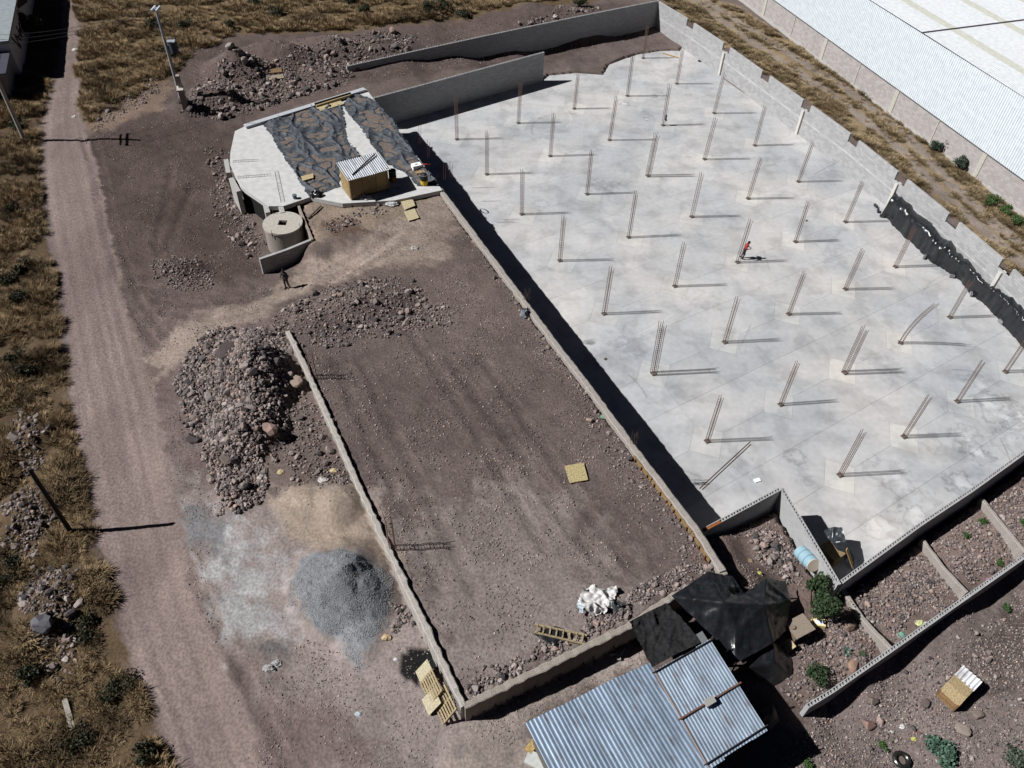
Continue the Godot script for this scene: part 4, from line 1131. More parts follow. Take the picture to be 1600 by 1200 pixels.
	one(ri, "wire_hoop", M.steel, "bent metal hoop lying on the deck beside the shack", "hoop", Vector3(-9.71, 4.32, -52.97))
	flat_board([Vector3(-9.16, 4.10, -52.04), Vector3(-8.20, 4.10, -52.20), Vector3(-7.92, 4.00, -51.42), Vector3(-8.67, 4.00, -50.77)], seen(198, 186, 152), "plywood_board", "pale plywood board lying at the corner of the deck")
	flat_board([Vector3(-8.71, 3.98, -50.72), Vector3(-7.95, 3.98, -51.20), Vector3(-7.48, 3.95, -50.02), Vector3(-8.23, 3.95, -49.55)], seen(198, 186, 152), "plywood_board", "pale plywood board lying just below another on the dusty ramp")
	flat_board([Vector3(-17.11, 4.50, -54.07), Vector3(-16.27, 4.50, -54.60), Vector3(-16.10, 4.50, -53.97), Vector3(-16.88, 4.50, -53.45)], seen(196, 178, 142), "plywood_board", "short plank lying on the sandy plastic sheet")
	flat_board([Vector3(3.09, 3.95, -27.27), Vector3(4.15, 3.95, -27.56), Vector3(4.36, 3.95, -26.38), Vector3(3.35, 3.95, -26.11)], seen(190, 174, 130), "plywood_board", "square plywood sheet lying alone on the dirt terrace")
	# timber before the shack and a stick
	var lg := MB.new(); lg.col = seen(120, 108, 96)
	lg.bar(Vector3(-12.78, 4.00, -51.13), Vector3(-10.15, 4.00, -52.37), 0.18, 0.16)
	one(lg, "timber_beam", M.wood, "weathered timber beam lying along the foot of the shack", "beam")
	lg = MB.new(); lg.col = seen(110, 98, 90)
	lg.bar(Vector3(-15.66, 3.98, -49.35), Vector3(-14.99, 4.02, -51.01), 0.09, 0.09)
	one(lg, "wooden_pole", M.wood, "thin wooden pole lying on the dirt by the tank", "pole")
	for q in [[Vector3(-11.75, 4.32, -51.84), "pale cement bag slumped in the shade at the foot of the shack"], [Vector3(-9.86, 4.00, -51.70), "white and black plastic bag on the dirt past the timber beam"]]:
		var cm := MB.new()
		lump(cm, Vector3(0.55, 0.2, 0.3), seen(200, 200, 200), 3 + int(q[0].x))
		one(cm, "sack", M.cloth, q[1], "sack", q[0])
	var bk := MB.new(); bk.col = seen(90, 100, 110)
	bk.tube(Vector3(0, 0, 0), Vector3(0, 0.32, 0), 0.14, 0.17, 12)
	one(bk, "bucket", M.paint, "small grey bucket on the bare white corner of the deck", "bucket", Vector3(-17.00, 4.30, -51.37))
	# dark twisted plastic at the deck's front corner
	var tw := MB.new()
	lump(tw, Vector3(0.5, 0.4, 0.28), lin(0.015, 0.016, 0.02), 9)
	one(tw, "crumpled_plastic", M.plastic, "crumpled black plastic at the front corner of the sheet", "plastic sheet", Vector3(-15.50, 4.30, -51.84))
	# reinforcement standing at the deck edge
	for q in [[Vector3(-8.59, 4.30, -60.08), 1.9], [Vector3(-7.68, 4.30, -58.04), 1.6], [Vector3(-6.11, 4.20, -55.08), 1.5], [Vector3(-23.64, 4.30, -61.84), 1.2], [Vector3(-5.64, 4.20, -55.49), 1.4]]:
		var st := MB.new(); st.col = lin(0.14, 0.05, 0.035)
		var r2 := Vector3(0.05, q[1], -0.03)
		st.tube(Vector3.ZERO, r2, 0.014, 0.014, 5); st.tube(Vector3(0.14, 0, 0.06), r2 + Vector3(0.2, -0.15, 0.1), 0.014, 0.014, 5)
		one(st, "starter_bar", M.paint, "pair of thin rusty starter bars rising from the edge of the deck", "rebar", q[0], "starter bars at the deck edge")

func flat_board(c: Array, q: Color, called: String, label: String) -> void:
	var b := MB.new()
	b.col = q
	var y: float = c[0].y
	for p in c: y = maxf(y, gy(p.x, p.z) + 0.03 if y < 4.25 and p.x < 12.0 else p.y)
	var poly := PackedVector2Array()
	for p in c: poly.append(Vector2(p.x, p.z))
	b.prism(poly, y - 0.01, y + 0.02, true)
	one(b, called, M.wood, label, "plywood board")

func drum(p: Vector3, c: Color, label: String) -> void:
	var o := thing("steel_drum", label, "drum", p)
	var b := MB.new(); b.col = c
	b.tube(Vector3.ZERO, Vector3(0, 0.42, 0), 0.3, 0.3, 20, false)
	part(b, "lower_shell", M.paint, o)
	b = MB.new(); b.col = lin(0.02, 0.02, 0.022)
	b.tube(Vector3(0, 0.42, 0), Vector3(0, 0.88, 0), 0.295, 0.295, 20, false)
	b.tube(Vector3(0, 0.7, 0), Vector3(0, 0.7, 0.0001), 0.29, 0.01, 20, false)
	part(b, "upper_shell", M.paint, o)
	b = MB.new(); b.col = lin(0.25, 0.25, 0.26)
	for q in 20:
		var a0 := TAU * q / 20.0
		var a1 := TAU * (q + 1) / 20.0
		b.tube(Vector3(cos(a0) * 0.3, 0.88, sin(a0) * 0.3), Vector3(cos(a1) * 0.3, 0.88, sin(a1) * 0.3), 0.018, 0.018, 5, false)
	part(b, "rim", M.paint, o)
	b = MB.new(); b.col = lin(0.05, 0.055, 0.06)
	b.prism(circle(0.28, 20), 0.6, 0.74)
	part(b, "contents", M.paint, o)

func circle(r: float, n: int) -> PackedVector2Array:
	var p := PackedVector2Array()
	for k in n: p.append(Vector2(cos(TAU * k / n), sin(TAU * k / n)) * r)
	return p

# an uneven lump on the ground (bags, crumpled sheets)
func lump(b: MB, s: Vector3, c: Color, sd: int) -> void:
	var g := []
	for a in 11:
		var line := []
		for e in 19:
			var th := PI * 0.5 * a / 10.0
			var ph := TAU * e / 18.0
			var d := Vector3(sin(th) * cos(ph), cos(th), sin(th) * sin(ph))
			var k := 1.0 + 0.35 * n_r.get_noise_3d(d.x * 12.0 + sd * 9.0, d.y * 12.0, d.z * 12.0) + 0.2 * ridge(d.x + sd, d.z + d.y, 14.0)
			line.append(d * s * k)
		g.append(line)
	for a in 10:
		for e in 18:
			b.col = tone(c, 1.0 + 0.2 * n_c.get_noise_2d(a * 30.0, e * 30.0))
			b.quad(g[a][e], g[a + 1][e], g[a + 1][e + 1], g[a][e + 1])

# ---------------------------------------------------------------- black tarpaulins and the tin roofed shed
func build_tarps() -> void:
	var black := lin(0.02, 0.0225, 0.026)
	# long stack of blocks under a tarpaulin, against the sunny wall
	var F := [Vector2(31.19, -59.28), Vector2(31.96, -56.90), Vector2(32.67, -54.55), Vector2(33.45, -52.61), Vector2(34.35, -51.19), Vector2(35.29, -48.78), Vector2(35.96, -46.51), Vector2(36.37, -44.76), Vector2(36.59, -43.20), Vector2(37.35, -40.96)]
	var Bk := [Vector2(32.20, -60.62), Vector2(33.07, -58.27), Vector2(33.91, -55.94), Vector2(34.60, -53.97), Vector2(35.18, -51.99), Vector2(35.78, -48.77), Vector2(36.36, -47.53), Vector2(36.94, -46.68), Vector2(37.32, -45.77), Vector2(38.27, -43.60)]
	var hs := [1.65, 1.7, 1.7, 1.55, 1.45, 1.4, 1.5, 1.55, 1.5, 1.4]
	var g := []
	var L := length_of(F)
	var N := int(L / 0.14)
	for k in N + 1:
		var f := float(k) / N
		var q := f * (F.size() - 1)
		var q0 := mini(int(q), F.size() - 2)
		var a: Vector2 = F[q0].lerp(F[q0 + 1], q - q0)
		var b: Vector2 = Bk[q0].lerp(Bk[q0 + 1], q - q0).lerp(a, 0.1)
		var h: float = lerpf(hs[q0], hs[q0 + 1], smoothstep(0.3, 0.7, q - q0)) + 0.26 * n_r.get_noise_1d(k * 1.4)
		var d := (b - a).normalized()
		var wd := a.distance_to(b)
		var line := []
		var prof := [[0.0, 0.02], [0.04, 0.25], [0.07, 0.5], [0.1, 0.78], [0.17, 0.97], [0.35, 1.02], [0.5, 1.03], [0.65, 1.03], [0.8, 1.02], [0.92, 0.95], [0.97, 0.6], [1.0, 0.0]]
		if k == 0 or k == N: h *= 0.25
		for e in prof.size():
			var p: Vector2 = a + d * wd * prof[e][0]
			var y: float = h * prof[e][1]
			var fl := 0.32 * (1.0 - 0.4 * y / (h + 0.3)) * n_r.get_noise_2d(k * 0.9, e * 0.7) + 0.12 * n_r.get_noise_2d(k * 2.6 + 90.0, e * 1.1) + 0.05 * n_r.get_noise_2d(k * 4.0, e * 1.5 + 50.0)
			var cr := 0.07 * ridge(p.x * 1.2 + y * 0.8, p.y - y * 0.5, 3.0) + 0.04 * n_r.get_noise_3d(p.x * 9.0, y * 9.0, p.y * 9.0)
			line.append(Vector3(p.x - d.x * (fl + cr), maxf(y + cr * 0.9, 0.01), p.y - d.y * (fl + cr)))
		g.append(line)
	tag(put(grid_mesh(g, black, M.plastic), "tarpaulin", self), "long black tarpaulin draped over a stack of blocks against the sunlit wall", "tarpaulin")
	rng.seed = 3
	var k := 0
	for p in [Vector3(36.34, 1.25, -46.19), Vector3(36.07, 0.12, -45.59), Vector3(32.87, 0.12, -53.21), Vector3(33.60, 1.50, -55.72), Vector3(32.66, 1.50, -58.60), Vector3(35.01, 0.12, -48.69), Vector3(34.28, 0.12, -50.84), Vector3(30.96, 0.10, -59.60), Vector3(30.96, 0.10, -60.37), Vector3(31.08, 0.10, -58.84)]:
		var o := put(hollow_block(0.15, seen(150, 150, 152) if k < 7 else seen(70, 72, 75)), "loose_block", self, p + Vector3(0, 0.06, 0))
		o.rotation = Vector3(0.1, rng.randf_range(0, 3.0), 0.1)
		tag(o, "grey hollow block weighing down the long black tarpaulin" if k < 7 else "dark hollow block lying at the end of the long black tarpaulin", "block", "loose blocks on the long tarpaulin")
		k += 1
	# tent of black plastic on poles
	var pts := [Vector3(8.11, 4.20, -19.48), Vector3(10.04, 4.30, -20.84), Vector3(10.52, 4.60, -19.04), Vector3(10.06, 3.40, -17.90), Vector3(11.10, 3.00, -16.80), Vector3(12.57, 4.20, -19.22), Vector3(13.01, 3.90, -20.86), Vector3(11.88, 3.60, -20.13), Vector3(13.03, 3.00, -17.91), Vector3(14.55, 2.50, -20.41), Vector3(14.57, 2.40, -21.62), Vector3(14.05, 2.30, -18.93), Vector3(11.12, 3.70, -18.09), Vector3(11.27, 4.20, -20.71)]
	var tris := [[0, 1, 2], [0, 2, 3], [2, 12, 3], [3, 12, 4], [2, 5, 12], [12, 5, 8], [12, 8, 4], [1, 13, 2], [13, 7, 2], [2, 7, 5], [7, 6, 5], [6, 10, 9], [6, 9, 5], [5, 9, 11], [5, 11, 8]]
	var tent := thing("plastic_tent", "black plastic sheeting stretched over poles like a tent beside the bushes", "tarpaulin", Vector3(pts[2].x, 0.8, pts[2].z))
	put(canopy(pts, tris, 16, 0.2, black, M.plastic), "canopy", tent, -tent.position)
	for q in [2, 5, 3, 4, 8, 9, 6]:
		var b := MB.new(); b.col = lin(0.1, 0.07, 0.05)
		var p: Vector3 = pts[q]
		b.tube(Vector3(p.x, gy(p.x, p.z) - 0.1, p.z), p - Vector3(0, 0.06, 0), 0.04, 0.04, 6)
		part(b, "pole", M.wood, tent, -tent.position)
	var low := [Vector3(13.16, 2.60, -18.04), Vector3(11.78, 2.60, -16.83), Vector3(12.65, 1.40, -16.58), Vector3(13.15, 1.30, -16.49), Vector3(14.18, 1.30, -17.01), Vector3(14.50, 1.30, -17.93), Vector3(13.93, 1.70, -18.44), Vector3(13.13, 2.50, -17.12)]
	var c2 := canopy(low, [[7, 0, 1], [7, 1, 2], [7, 2, 3], [7, 3, 4], [7, 4, 5], [7, 5, 6], [7, 6, 0]], 10, 0.05, black, M.plastic)
	tag(put(c2, "tarpaulin", self), "rounded heap wrapped in black plastic below the tent", "tarpaulin")
	var c3 := canopy([Vector3(12.11, 2.10, -14.99), Vector3(12.66, 2.40, -15.19), Vector3(13.13, 1.50, -14.83), Vector3(12.71, 1.30, -14.39), Vector3(12.42, 1.50, -14.50)], [[1, 0, 4], [1, 4, 3], [1, 3, 2]], 8, 0.04, lin(0.05, 0.055, 0.06), M.plastic)
	tag(put(c3, "tarpaulin", self), "small bundle under dark plastic at the corner of the tin roof", "tarpaulin")
	# shade cloth between the stone wall and the shed
	var rows := [[Vector3(5.97, 4.25, -18.02), Vector3(6.89, 4.25, -18.55), Vector3(7.79, 4.25, -19.06)], [Vector3(6.42, 4.10, -16.94), Vector3(7.42, 4.10, -17.56), Vector3(8.58, 4.10, -18.25)], [Vector3(6.84, 4.20, -15.85), Vector3(7.97, 4.20, -16.51), Vector3(9.26, 4.20, -17.18)]]
	tag(put(loft(rows, 16, 0.1, 0.12, lin(0.024, 0.024, 0.025), M.cloth), "shade_cloth", self), "dusty dark shade cloth stretched from the stone wall to the tin roof", "shade cloth")

func build_shed() -> void:
	var Y := 3.0
	var a := Vector3(1.24, 4.20, -13.11)
	var a2 := Vector3(6.71, 4.20, -16.10)
	var down := Vector3(8.86, 4.20, -11.70) - a2
	var dz := Vector3(down.x, 0, down.z).normalized()
	var o := thing("tin_shed", "open shed with a wide corrugated tin roof in two sections", "shed", Vector3(a.x, 2.4, a.z))
	var xd := (a2 - a).normalized()
	var W := a.distance_to(a2)
	var L := 7.6
	var B := Basis(xd, Vector3.UP, dz)
	var n := 8
	rng.seed = 12
	for k in n:
		var s := put(corrugated(W / n + 0.03, L, 0.2, 0.011, lin(0.37, 0.47, 0.6) * rng.randf_range(0.9, 1.08)).mesh(M.zinc), "roof_sheet", o)
		s.transform = Transform3D(B, a - o.position + xd * (W / n * k) + Vector3(0, 0.006 * (k % 2), 0))
		s.rotation.z += rng.randf_range(-0.004, 0.004)
	var c := Vector3(6.89, 4.30, -15.63)
	var c2 := Vector3(9.60, 4.30, -17.25)
	var e2 := Vector3(11.48, 4.30, -13.23)
	var xd2 := (c2 - c).normalized()
	var dz2 := (e2 - c2).normalized()
	var W2 := c.distance_to(c2)
	var L2 := c2.distance_to(e2)
	var B2 := Basis(xd2, Vector3.UP, dz2)
	for k in 4:
		for r in 2:
			var s := put(corrugated(W2 / 4 + 0.03, L2 * 0.5 + 0.05, 0.17, 0.0105, lin(0.44, 0.54, 0.66) * rng.randf_range(0.95, 1.08)).mesh(M.zinc), "roof_sheet", o)
			s.transform = Transform3D(B2, c - o.position + xd2 * (W2 / 4 * k) + dz2 * (L2 * 0.5 * r) + Vector3(0, 0.07 + 0.008 * (k % 2) - 0.01 * r, 0))
	for t in [0.02, 0.52, 0.97]:
		var b := MB.new(); b.col = lin(0.13, 0.07, 0.05) if t == 0.52 else lin(0.03, 0.025, 0.025)
		b.bar(c + dz2 * L2 * t - xd2 * 0.15 + Vector3(0, 0.15, 0), c2 + dz2 * L2 * t + xd2 * 0.15 + Vector3(0, 0.15, 0), 0.07 if t == 0.52 else 0.04, 0.07)
		part(b, "tie_bar", M.paint, o, -o.position)
	# rusty edge along the lap of the two sections
	var b := MB.new(); b.col = lin(0.3, 0.22, 0.18)
	b.bar(c + Vector3(0, 0.1, 0), c + dz2 * L2 + Vector3(0, 0.1, 0), 0.05, 0.03)
	part(b, "lap_strip", M.paint, o, -o.position)
	# walls and posts below
	for q in [[a + xd * 0.3 + dz * 0.4, a + xd * (W - 0.3) + dz * 0.4], [a + xd * 0.3 + dz * 0.4, a + xd * 0.3 + dz * (L - 0.3)], [a + xd * (W - 0.3) + dz * 3.8, a + xd * (W - 0.3) + dz * (L - 0.3)]]:
		b = MB.new(); b.col = lin(0.16, 0.15, 0.14)
		var p0: Vector3 = q[0]
		var p1: Vector3 = q[1]
		b.bar(Vector3(p0.x, 2.85, p0.z), Vector3(p1.x, 2.85, p1.z), 0.15, 2.6)
		part(b, "side_wall", M.block, o, -o.position)
	for p in [c2 - xd2 * 0.2 + dz2 * 0.2, c2 - xd2 * 0.2 + dz2 * (L2 - 0.3), c + xd2 * 0.3 + dz2 * (L2 - 0.3), c + xd2 * 0.3 + dz2 * 0.2]:
		b = MB.new(); b.col = lin(0.1, 0.08, 0.06)
		b.tube(Vector3(p.x, gy(p.x, p.z) - 0.1, p.z), Vector3(p.x, 4.3, p.z), 0.06, 0.06, 7)
		part(b, "post", M.wood, o, -o.position)
	# block resting on the roof
	var hb := put(hollow_block(0.3, seen(170, 168, 164)), "loose_block", self, c + xd2 * W2 * 0.47 + dz2 * L2 * 0.53 + Vector3(0, 0.29, 0))
	hb.transform.basis = Basis(xd2, dz2, xd2.cross(dz2)) * Basis.from_scale(Vector3(1.25, 1.6, 0.6))
	tag(hb, "grey block weighing down the middle of the tin roof", "block")
	var zp := MB.new(); zp.col = lin(0.35, 0.36, 0.37)
	zp.box(Transform3D(B2, Vector3(0, 0.0, 0)), Vector3(0.35, 0.01, 0.5))
	one(zp, "tin_scrap", M.zinc, "scrap of tin sticking out at the corner of the roof", "tin sheet", Vector3(9.29, 4.32, -17.35))
	# slab and rubbish at the shed's side
	var sl := MB.new(); sl.col = seen(206, 208, 204)
	sl.box(Transform3D(Basis(Vector3.UP, -0.4), Vector3(0, 0.1, 0)), Vector3(1.2, 0.16, 0.6))
	one(sl, "concrete_slab", M.concrete, "pale slab lying half under the edge of the tin roof", "slab", on(Vector2(1.90, -12.13)))
	sl = MB.new(); sl.col = seen(186, 158, 106)
	sl.box(Transform3D(Basis(Vector3.UP, 0.9), Vector3(0, 0.1, 0)), Vector3(0.6, 0.16, 0.35))
	one(sl, "cardboard_box", M.cloth, "small yellow brown box beside the tin roofed shed", "box", on(Vector2(1.58, -12.78)))
	for q in [[Vector2(5.40, -17.24), 0.2], [Vector2(5.77, -17.35), 0.9], [Vector2(5.63, -17.09), 1.6]]:
		var lb := put(hollow_block(0.18, seen(190, 188, 184)), "loose_block", self, on(q[0], 0.09))
		lb.rotation.y = q[1]
		tag(lb, "hollow block lying at the shaded foot of the stone wall", "block", "loose blocks by the stone wall")

# ---------------------------------------------------------------- large buildings
func build_warehouse() -> void:
	var p0 := Vector3(29.71, 0.80, -94.46)
	var p1 := Vector3(41.49, 0.80, -62.64)
	var d := (p1 - p0).normalized()
	var nin := Vector3(-d.z, 0, d.x)   # away from the plot
	if nin.x < 0: nin = -nin
	var s0 := p0 - d * 26.0
	var len := 90.0
	var o := thing("warehouse", "large warehouse with block base, white ribbed cladding and pale metal roof", "warehouse", s0)
	o.basis = Basis(d, Vector3.UP, d.cross(Vector3.UP))
	var zi := 1.0 if o.basis.z.dot(nin) > 0 else -1.0
	var eave := 2.55
	var top := 8.0
	rng.seed = 19
	# block base: courses of uneven tone
	var b := MB.new()
	for c in 14:
		var x := -0.2 if c % 2 else 0.0
		while x < len:
			var k := seen(192, 187, 186)
			b.col = tone(k, rng.randf_range(0.86, 1.12)).lerp(seen(198, 178, 172), rng.randf_range(0.0, 0.2))
			b.box(Transform3D(Basis(), Vector3(x + 0.2, -0.25 + c * 0.2 + 0.1, 0)), Vector3(0.392, 0.192, 0.2 + rng.randf_range(-0.01, 0.01)))
			x += 0.4
	part(b, "block_courses", M.block, o).set_meta("kind", "stuff")
	b = MB.new(); b.col = seen(176, 168, 164)
	b.box(Transform3D(Basis(), Vector3(len * 0.5, 1.2, 0.02 * zi)), Vector3(len, 2.7, 0.17))
	part(b, "mortar_core", M.concrete, o)
	b = MB.new(); b.col = seen(196, 194, 190)
	b.box(Transform3D(Basis(), Vector3(len * 0.5, 0.05, -0.16 * zi)), Vector3(len, 0.35, 0.1))
	part(b, "plinth", M.concrete, o)
	var x := 3.0
	var kk := 0
	while x < len:
		b = MB.new(); b.col = seen(206, 202, 192)
		b.box(Transform3D(Basis(), Vector3(x, 1.22, -0.06 * zi)), Vector3(0.5 if kk % 2 else 0.12, 2.6, 0.2))
		part(b, "pilaster", M.concrete, o)
		x += 6.1; kk += 1
	# cladding sheets with vertical ribs
	var sheet1 := MB.new()
	sheet1.col = lin(0.84, 0.91, 0.97)
	for r in 4:
		var rx := r * 0.25
		for q in [[0.0, 0.0, 0.15, 0.0], [0.15, 0.0, 0.17, 0.04], [0.17, 0.04, 0.22, 0.04], [0.22, 0.04, 0.25, 0.0]]:
			sheet1.quad(Vector3(rx + q[0], 0, -q[1] * zi), Vector3(rx + q[0], top - eave + 0.05, -q[1] * zi), Vector3(rx + q[2], top - eave + 0.05, -q[3] * zi), Vector3(rx + q[2], 0, -q[3] * zi))
	var sm := sheet1.mesh(M.white_metal)
	for k in int(len): put(sm, "cladding_sheet", o, Vector3(k, eave + 0.01, -0.13 * zi))
	b = MB.new(); b.col = lin(0.1, 0.1, 0.1)
	b.box(Transform3D(Basis(), Vector3(len * 0.5, eave - 0.03, -0.12 * zi)), Vector3(len, 0.06, 0.1))
	part(b, "drip_edge", M.paint, o)
	# roof: low gable whose ridge runs away from the plot
	var rp := Vector3(36.11, 8.80, -75.65)
	var rx0 := (rp - s0).dot(d)
	var dep := 60.0
	var col := lin(0.8, 0.83, 0.86)
	for side in 2:
		var xa := 0.0 if side == 0 else rx0 + 0.12
		var xb := rx0 - 0.12 if side == 0 else len
		var ya := top - 0.04 if side == 0 else top + 0.1
		var yb := top + 0.1 if side == 0 else top - 0.06
		var z := 0.0
		var n := 0
		while z < dep:
			var lit := n % 6 == 3
			var wz := 1.0
			b = MB.new()
			b.col = seen(214, 214, 204) if lit else tone(col, rng.randf_range(0.98, 1.02))
			for r in 4:
				for q in [[0.0, 0.0, 0.15, 0.0], [0.15, 0.0, 0.17, 0.018], [0.17, 0.018, 0.22, 0.018], [0.22, 0.018, 0.25, 0.0]]:
					var z0: float = (z + r * 0.25 + q[0]) * zi
					var z1: float = (z + r * 0.25 + q[2]) * zi
					b.quad(Vector3(xa, ya + q[1], z0), Vector3(xb, yb + q[1], z0), Vector3(xb, yb + q[3], z1), Vector3(xa, ya + q[3], z1))
			part(b, "skylight_strip" if lit else "roof_sheet", M.white_metal, o, Vector3(0, 0.02, -0.1 * zi))
			z += wz; n += 1
	b = MB.new(); b.col = lin(0.05, 0.045, 0.045)
	b.box(Transform3D(Basis(), Vector3(rx0, top + 0.09, dep * 0.5 * zi)), Vector3(0.26, 0.12, dep))
	part(b, "ridge_gap", M.paint, o)
	b = MB.new(); b.col = lin(0.6, 0.6, 0.6)
	b.box(Transform3D(Basis(), Vector3(len * 0.5, 3.5, dep * zi)), Vector3(len, 8.0, 0.2))
	for q in [0.0, len]: b.box(Transform3D(Basis(), Vector3(q, 3.5, dep * 0.5 * zi)), Vector3(0.2, 8.0, dep))
	part(b, "hidden_wall", M.white_metal, o)

func build_white_house() -> void:
	var h := 9.0
	var c := Vector3(-47.20, 6.40, -71.23)
	var e := Vector3(-50.72, 6.40, -80.51)
	var d := (e - c); d.y = 0; d = d.normalized()
	var x := Vector3(-d.z, 0, d.x)
	if x.x > 0: x = -x      # away from the road
	var o := thing("white_building", "white walled building with a pale flat roof and dark lettering on its shaded wall", "building", Vector3(c.x, 2.9, c.z))
	var g := c - o.position
	var b := MB.new(); b.col = seen(214, 216, 218)
	var L := 26.0
	var W := 14.0
	var B := Basis(x, Vector3.UP, -d)
	if B.determinant() < 0: B = Basis(x, Vector3.UP, d)
	var T := func(px: float, py: float, pz: float) -> Vector3: return g * Vector3(1, 0, 1) + x * px + d * pz + Vector3(0, py, 0)
	b.box(Transform3D(B, T.call(W * 0.5, 1.6, L * 0.5)), Vector3(W, 3.6, L))
	part(b, "wall", M.concrete, o)
	b = MB.new(); b.col = seen(160, 168, 172)
	b.box(Transform3D(B, T.call(W * 0.5, 3.45, L * 0.5)), Vector3(W + 0.3, 0.25, L + 0.3))
	part(b, "roof", M.white_metal, o)
	# dark painted band and strokes of lettering on the wall by the road
	b = MB.new(); b.col = lin(0.01, 0.01, 0.015)
	for q in [[9.5, 5.6, 15.0, 3.4, 0.8], [2.0, 5.3, 4.0, 2.4, 0.25], [4.0, 2.4, 3.6, 4.6, 0.3], [3.6, 4.6, 5.4, 2.7, 0.25], [5.6, 4.6, 6.0, 2.6, 0.25], [6.0, 2.6, 7.2, 4.2, 0.25], [7.2, 4.2, 7.0, 2.6, 0.25], [4.4, 3.4, 6.6, 3.6, 0.2], [7.8, 4.4, 8.0, 2.8, 0.2]]:
		b.bar(T.call(-0.03, q[1] * 0.62 - 0.3, q[0]), T.call(-0.03, q[3] * 0.62 - 0.3, q[2]), q[4], 0.03, x)
	part(b, "lettering", M.paint, o)
	# lower annex with a ribbed roof
	b = MB.new(); b.col = lin(0.3, 0.3, 0.31)
	b.box(Transform3D(B, T.call(4.5, 1.2, -2.3)), Vector3(8.0, 2.6, 4.4))
	part(b, "annex_wall", M.concrete, o)
	for k in 12:
		b = MB.new(); b.col = lin(0.09, 0.09, 0.12)
		b.box(Transform3D(B, T.call(0.45 + k * 0.72, 2.55, -2.3)), Vector3(0.68, 0.08, 4.6))
		part(b, "roof_sheet", M.white_metal, o)

